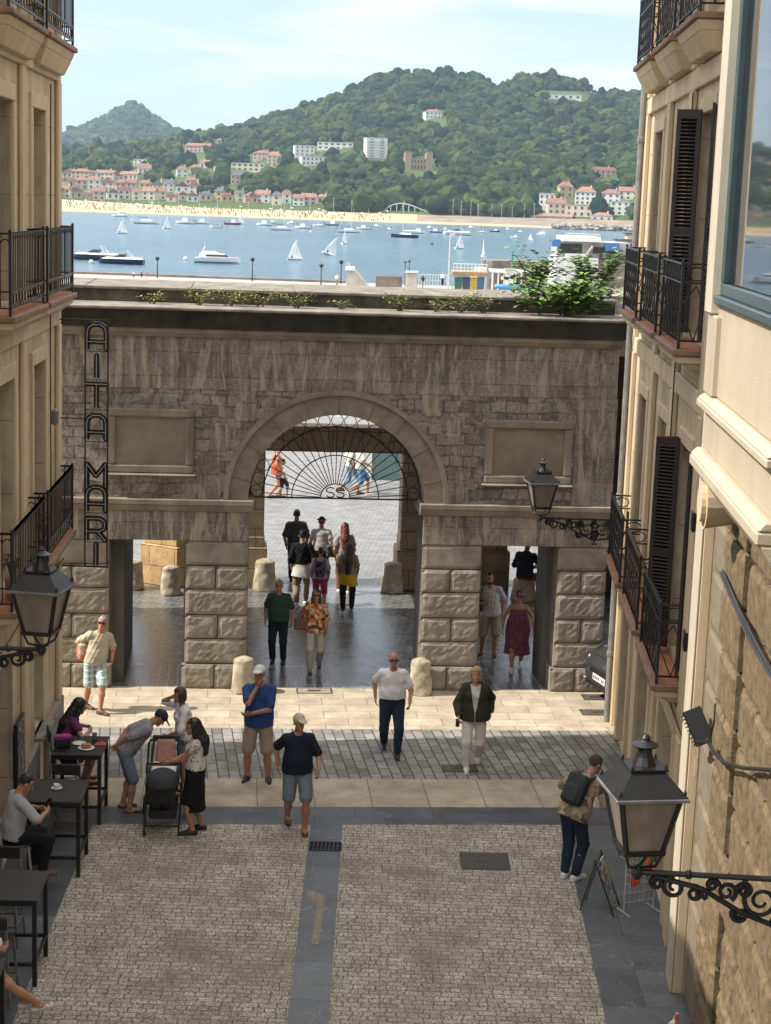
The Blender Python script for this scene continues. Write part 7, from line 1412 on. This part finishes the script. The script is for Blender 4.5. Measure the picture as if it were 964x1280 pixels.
for i_ in range(4): MB().box((8 + i_ * 9.5) * k, (12 + i_ * 9.5) * k, 1.88, 2.1, zz(321.5), zz(318.5)).build('window', M_bglass, o)
rl_ = MB()
for i_ in range(14): x_ = (-36 + 3.3 * i_) * k; rl_.tube([(x_, 1.2, zz(297)), (x_, 1.2, zz(293))], .03, 4)
rl_.tube([(-36 * k, 1.2, zz(293)), (7 * k, 1.2, zz(293))], .04, 4).tube([(-36 * k, 1.2, zz(295)), (7 * k, 1.2, zz(295))], .03, 4); rl_.build('roof_railing', M_pole, o)
st_ = MB()
for i in range(7): st_.box((-14 + i * 1.7) * k, (-12.3 + i * 1.7) * k, .3, 1.8, zz(323 - i * 2.6) - .3, zz(323 - i * 2.6))
st_.build('outside_stair', M_conc, o)
for i, (x, y, w, h, c, lab) in enumerate(((783, 338, 26, 38, WHT, 'white block with shuttered windows right of the harbour office'), (798, 322, 30, 30, CRM, 'cream building at the harbour partly behind the right facade'))): house(x, y, w, h, c, SLT, 'flat', lab, Y=215 + 12 * i, yaw=0, floors=3, zbase=0)
# small figures on the quay
def mini(x, y, Y, hpx, c, lab):
    h_ = hpx * Y / 2119; p = at(x, y, Y); s = h_ / 1.75
    V, Q = solid([cap((-.09, 0, .06), (-.08, 0, .85), .07, .09), cap((.09, .1, .06), (.08, 0, .85), .07, .09), ell((0, 0, .95), (.17, .12, .15)), ell((0, 0, 1.2), (.19, .13, .28)), cap((-.22, 0, 1.4), (-.27, .05, .88), .05, .04), cap((.22, 0, 1.4), (.27, .05, .88), .05, .04), cap((0, 0, 1.45), (0, 0, 1.55), .05), ell((0, 0, 1.64), (.085, .1, .12))], .03)
    fz = V[Q].mean(1)[:, 2]; mi = np.where(fz > 1.5, 0, np.where(fz > .95, 1, 2)); o = npmesh('person', V * s, Q, [skinm('tan'), c[0], c[1]], mi=mi); o.location = (p[0], Y, max(0, p[2])); tag(o, lab, 'person', 'small figures on the quay')
cw_, cb_, cr2 = cloth('white', (0, 0, 0)), cloth('black_top', (0, 0, 0)), cloth('brick_red', (0, 0, 0))
mini(553, 357, 168, 17, (cw_, cb_), 'tiny figure in white top and black trousers at the quay rail'); mini(421, 357, 165, 15, (cw_, khaki), 'tiny figure in white beside the stair block'); mini(167, 347, 178, 8, (cw_, navyT), 'tiny seated group figure in white on the quay at far left'); mini(177, 347, 178, 8, (cr2, navyT), 'tiny figure in red on the quay at far left'); mini(184, 347, 178, 7, (cloth('pink', (0,0,0)), khaki), 'tiny figure in pink on the quay at far left')
mini(632, 356, 158, 13, (cr2, cb_), 'tiny figure in red by the small white hut'); mini(636, 357, 156, 13, (cb_, navyT), 'tiny figure in black by the small white hut'); mini(628, 356, 160, 12, (cw_, cr2), 'tiny figure in white and red by the small white hut')
rl = thing('quay_railing', 'thin pale railing along the quay edge right of the lamp pillar', 'railing', (0, 0, 0)); f = MB(); a, c = at(524, 343, 186), at(562, 345, 186)
for i in range(12): x = a[0] + (c[0] - a[0]) * i / 11; f.tube([(x, 186, 0), (x, 186, a[2])], .03, 4)
f.build('posts', M_pole, rl); MB().tube([(a[0], 186, a[2]), (c[0], 186, a[2])], .035, 5).tube([(a[0], 186, a[2] * .5), (c[0], 186, a[2] * .5)], .025, 5).build('rails', M_pole, rl)
V, Q = solid([ell((0, 0, .3), (1.7, .4, .3))], .07, subs=[lambda X, Y, Z: np.maximum(np.sqrt((X / 1.4) ** 2 + (Y / .28) ** 2 + 0 * Z) - 1, .35 - Z)])
p = at(647, 364, 120); o = npmesh('canoe', V, Q, plain('canoe_blue', (.06, .28, .55), .4)); o.location = (p[0], 120, max(0, p[2])); tag(o, 'pale blue canoe on the quay left of the fig bush', 'canoe')
# white parasols / awning outside on the sunny quay beyond the arch
u = gy(470, 600, 58); ab = thing('cafe_screen', 'glazed green framed terrace screen on the quay beyond the arch', 'screen', (gz(470, 606)[0], gz(470, 606)[1], 0)); MB().box(-.2, 3.2, 0, .06, .15, 1.5).build('glass', plain('screen_glass', (.10, .17, .17), .15), ab)
for i in range(4): MB().box(-.25 + i * 1.1, -.15 + i * 1.1, -.02, .08, 0, 1.6).build('post', M_bw, ab)
# air: a thin even haze round everything on the ground
HAZE_D = 0.000095
hz_ = MB().box(-2800, 2800, -80, 7100, -9, 420).build('haze', None); hz_.data.materials.clear()
m = bpy.data.materials.new('haze_air'); m.use_nodes = True; nt = m.node_tree; nt.nodes.remove(nt.nodes['Principled BSDF']); pv = nt.nodes.new('ShaderNodeVolumePrincipled'); pv.inputs['Color'].default_value = (.55, .77, 1, 1); pv.inputs['Density'].default_value = HAZE_D; pv.inputs['Anisotropy'].default_value = .3
nt.links.new(pv.outputs[0], nt.nodes['Material Output'].inputs['Volume']); hz_.data.materials.append(m); struct(hz_, 'stuff'); hz_.display_type = 'WIRE'
bpy.context.view_layer.update()
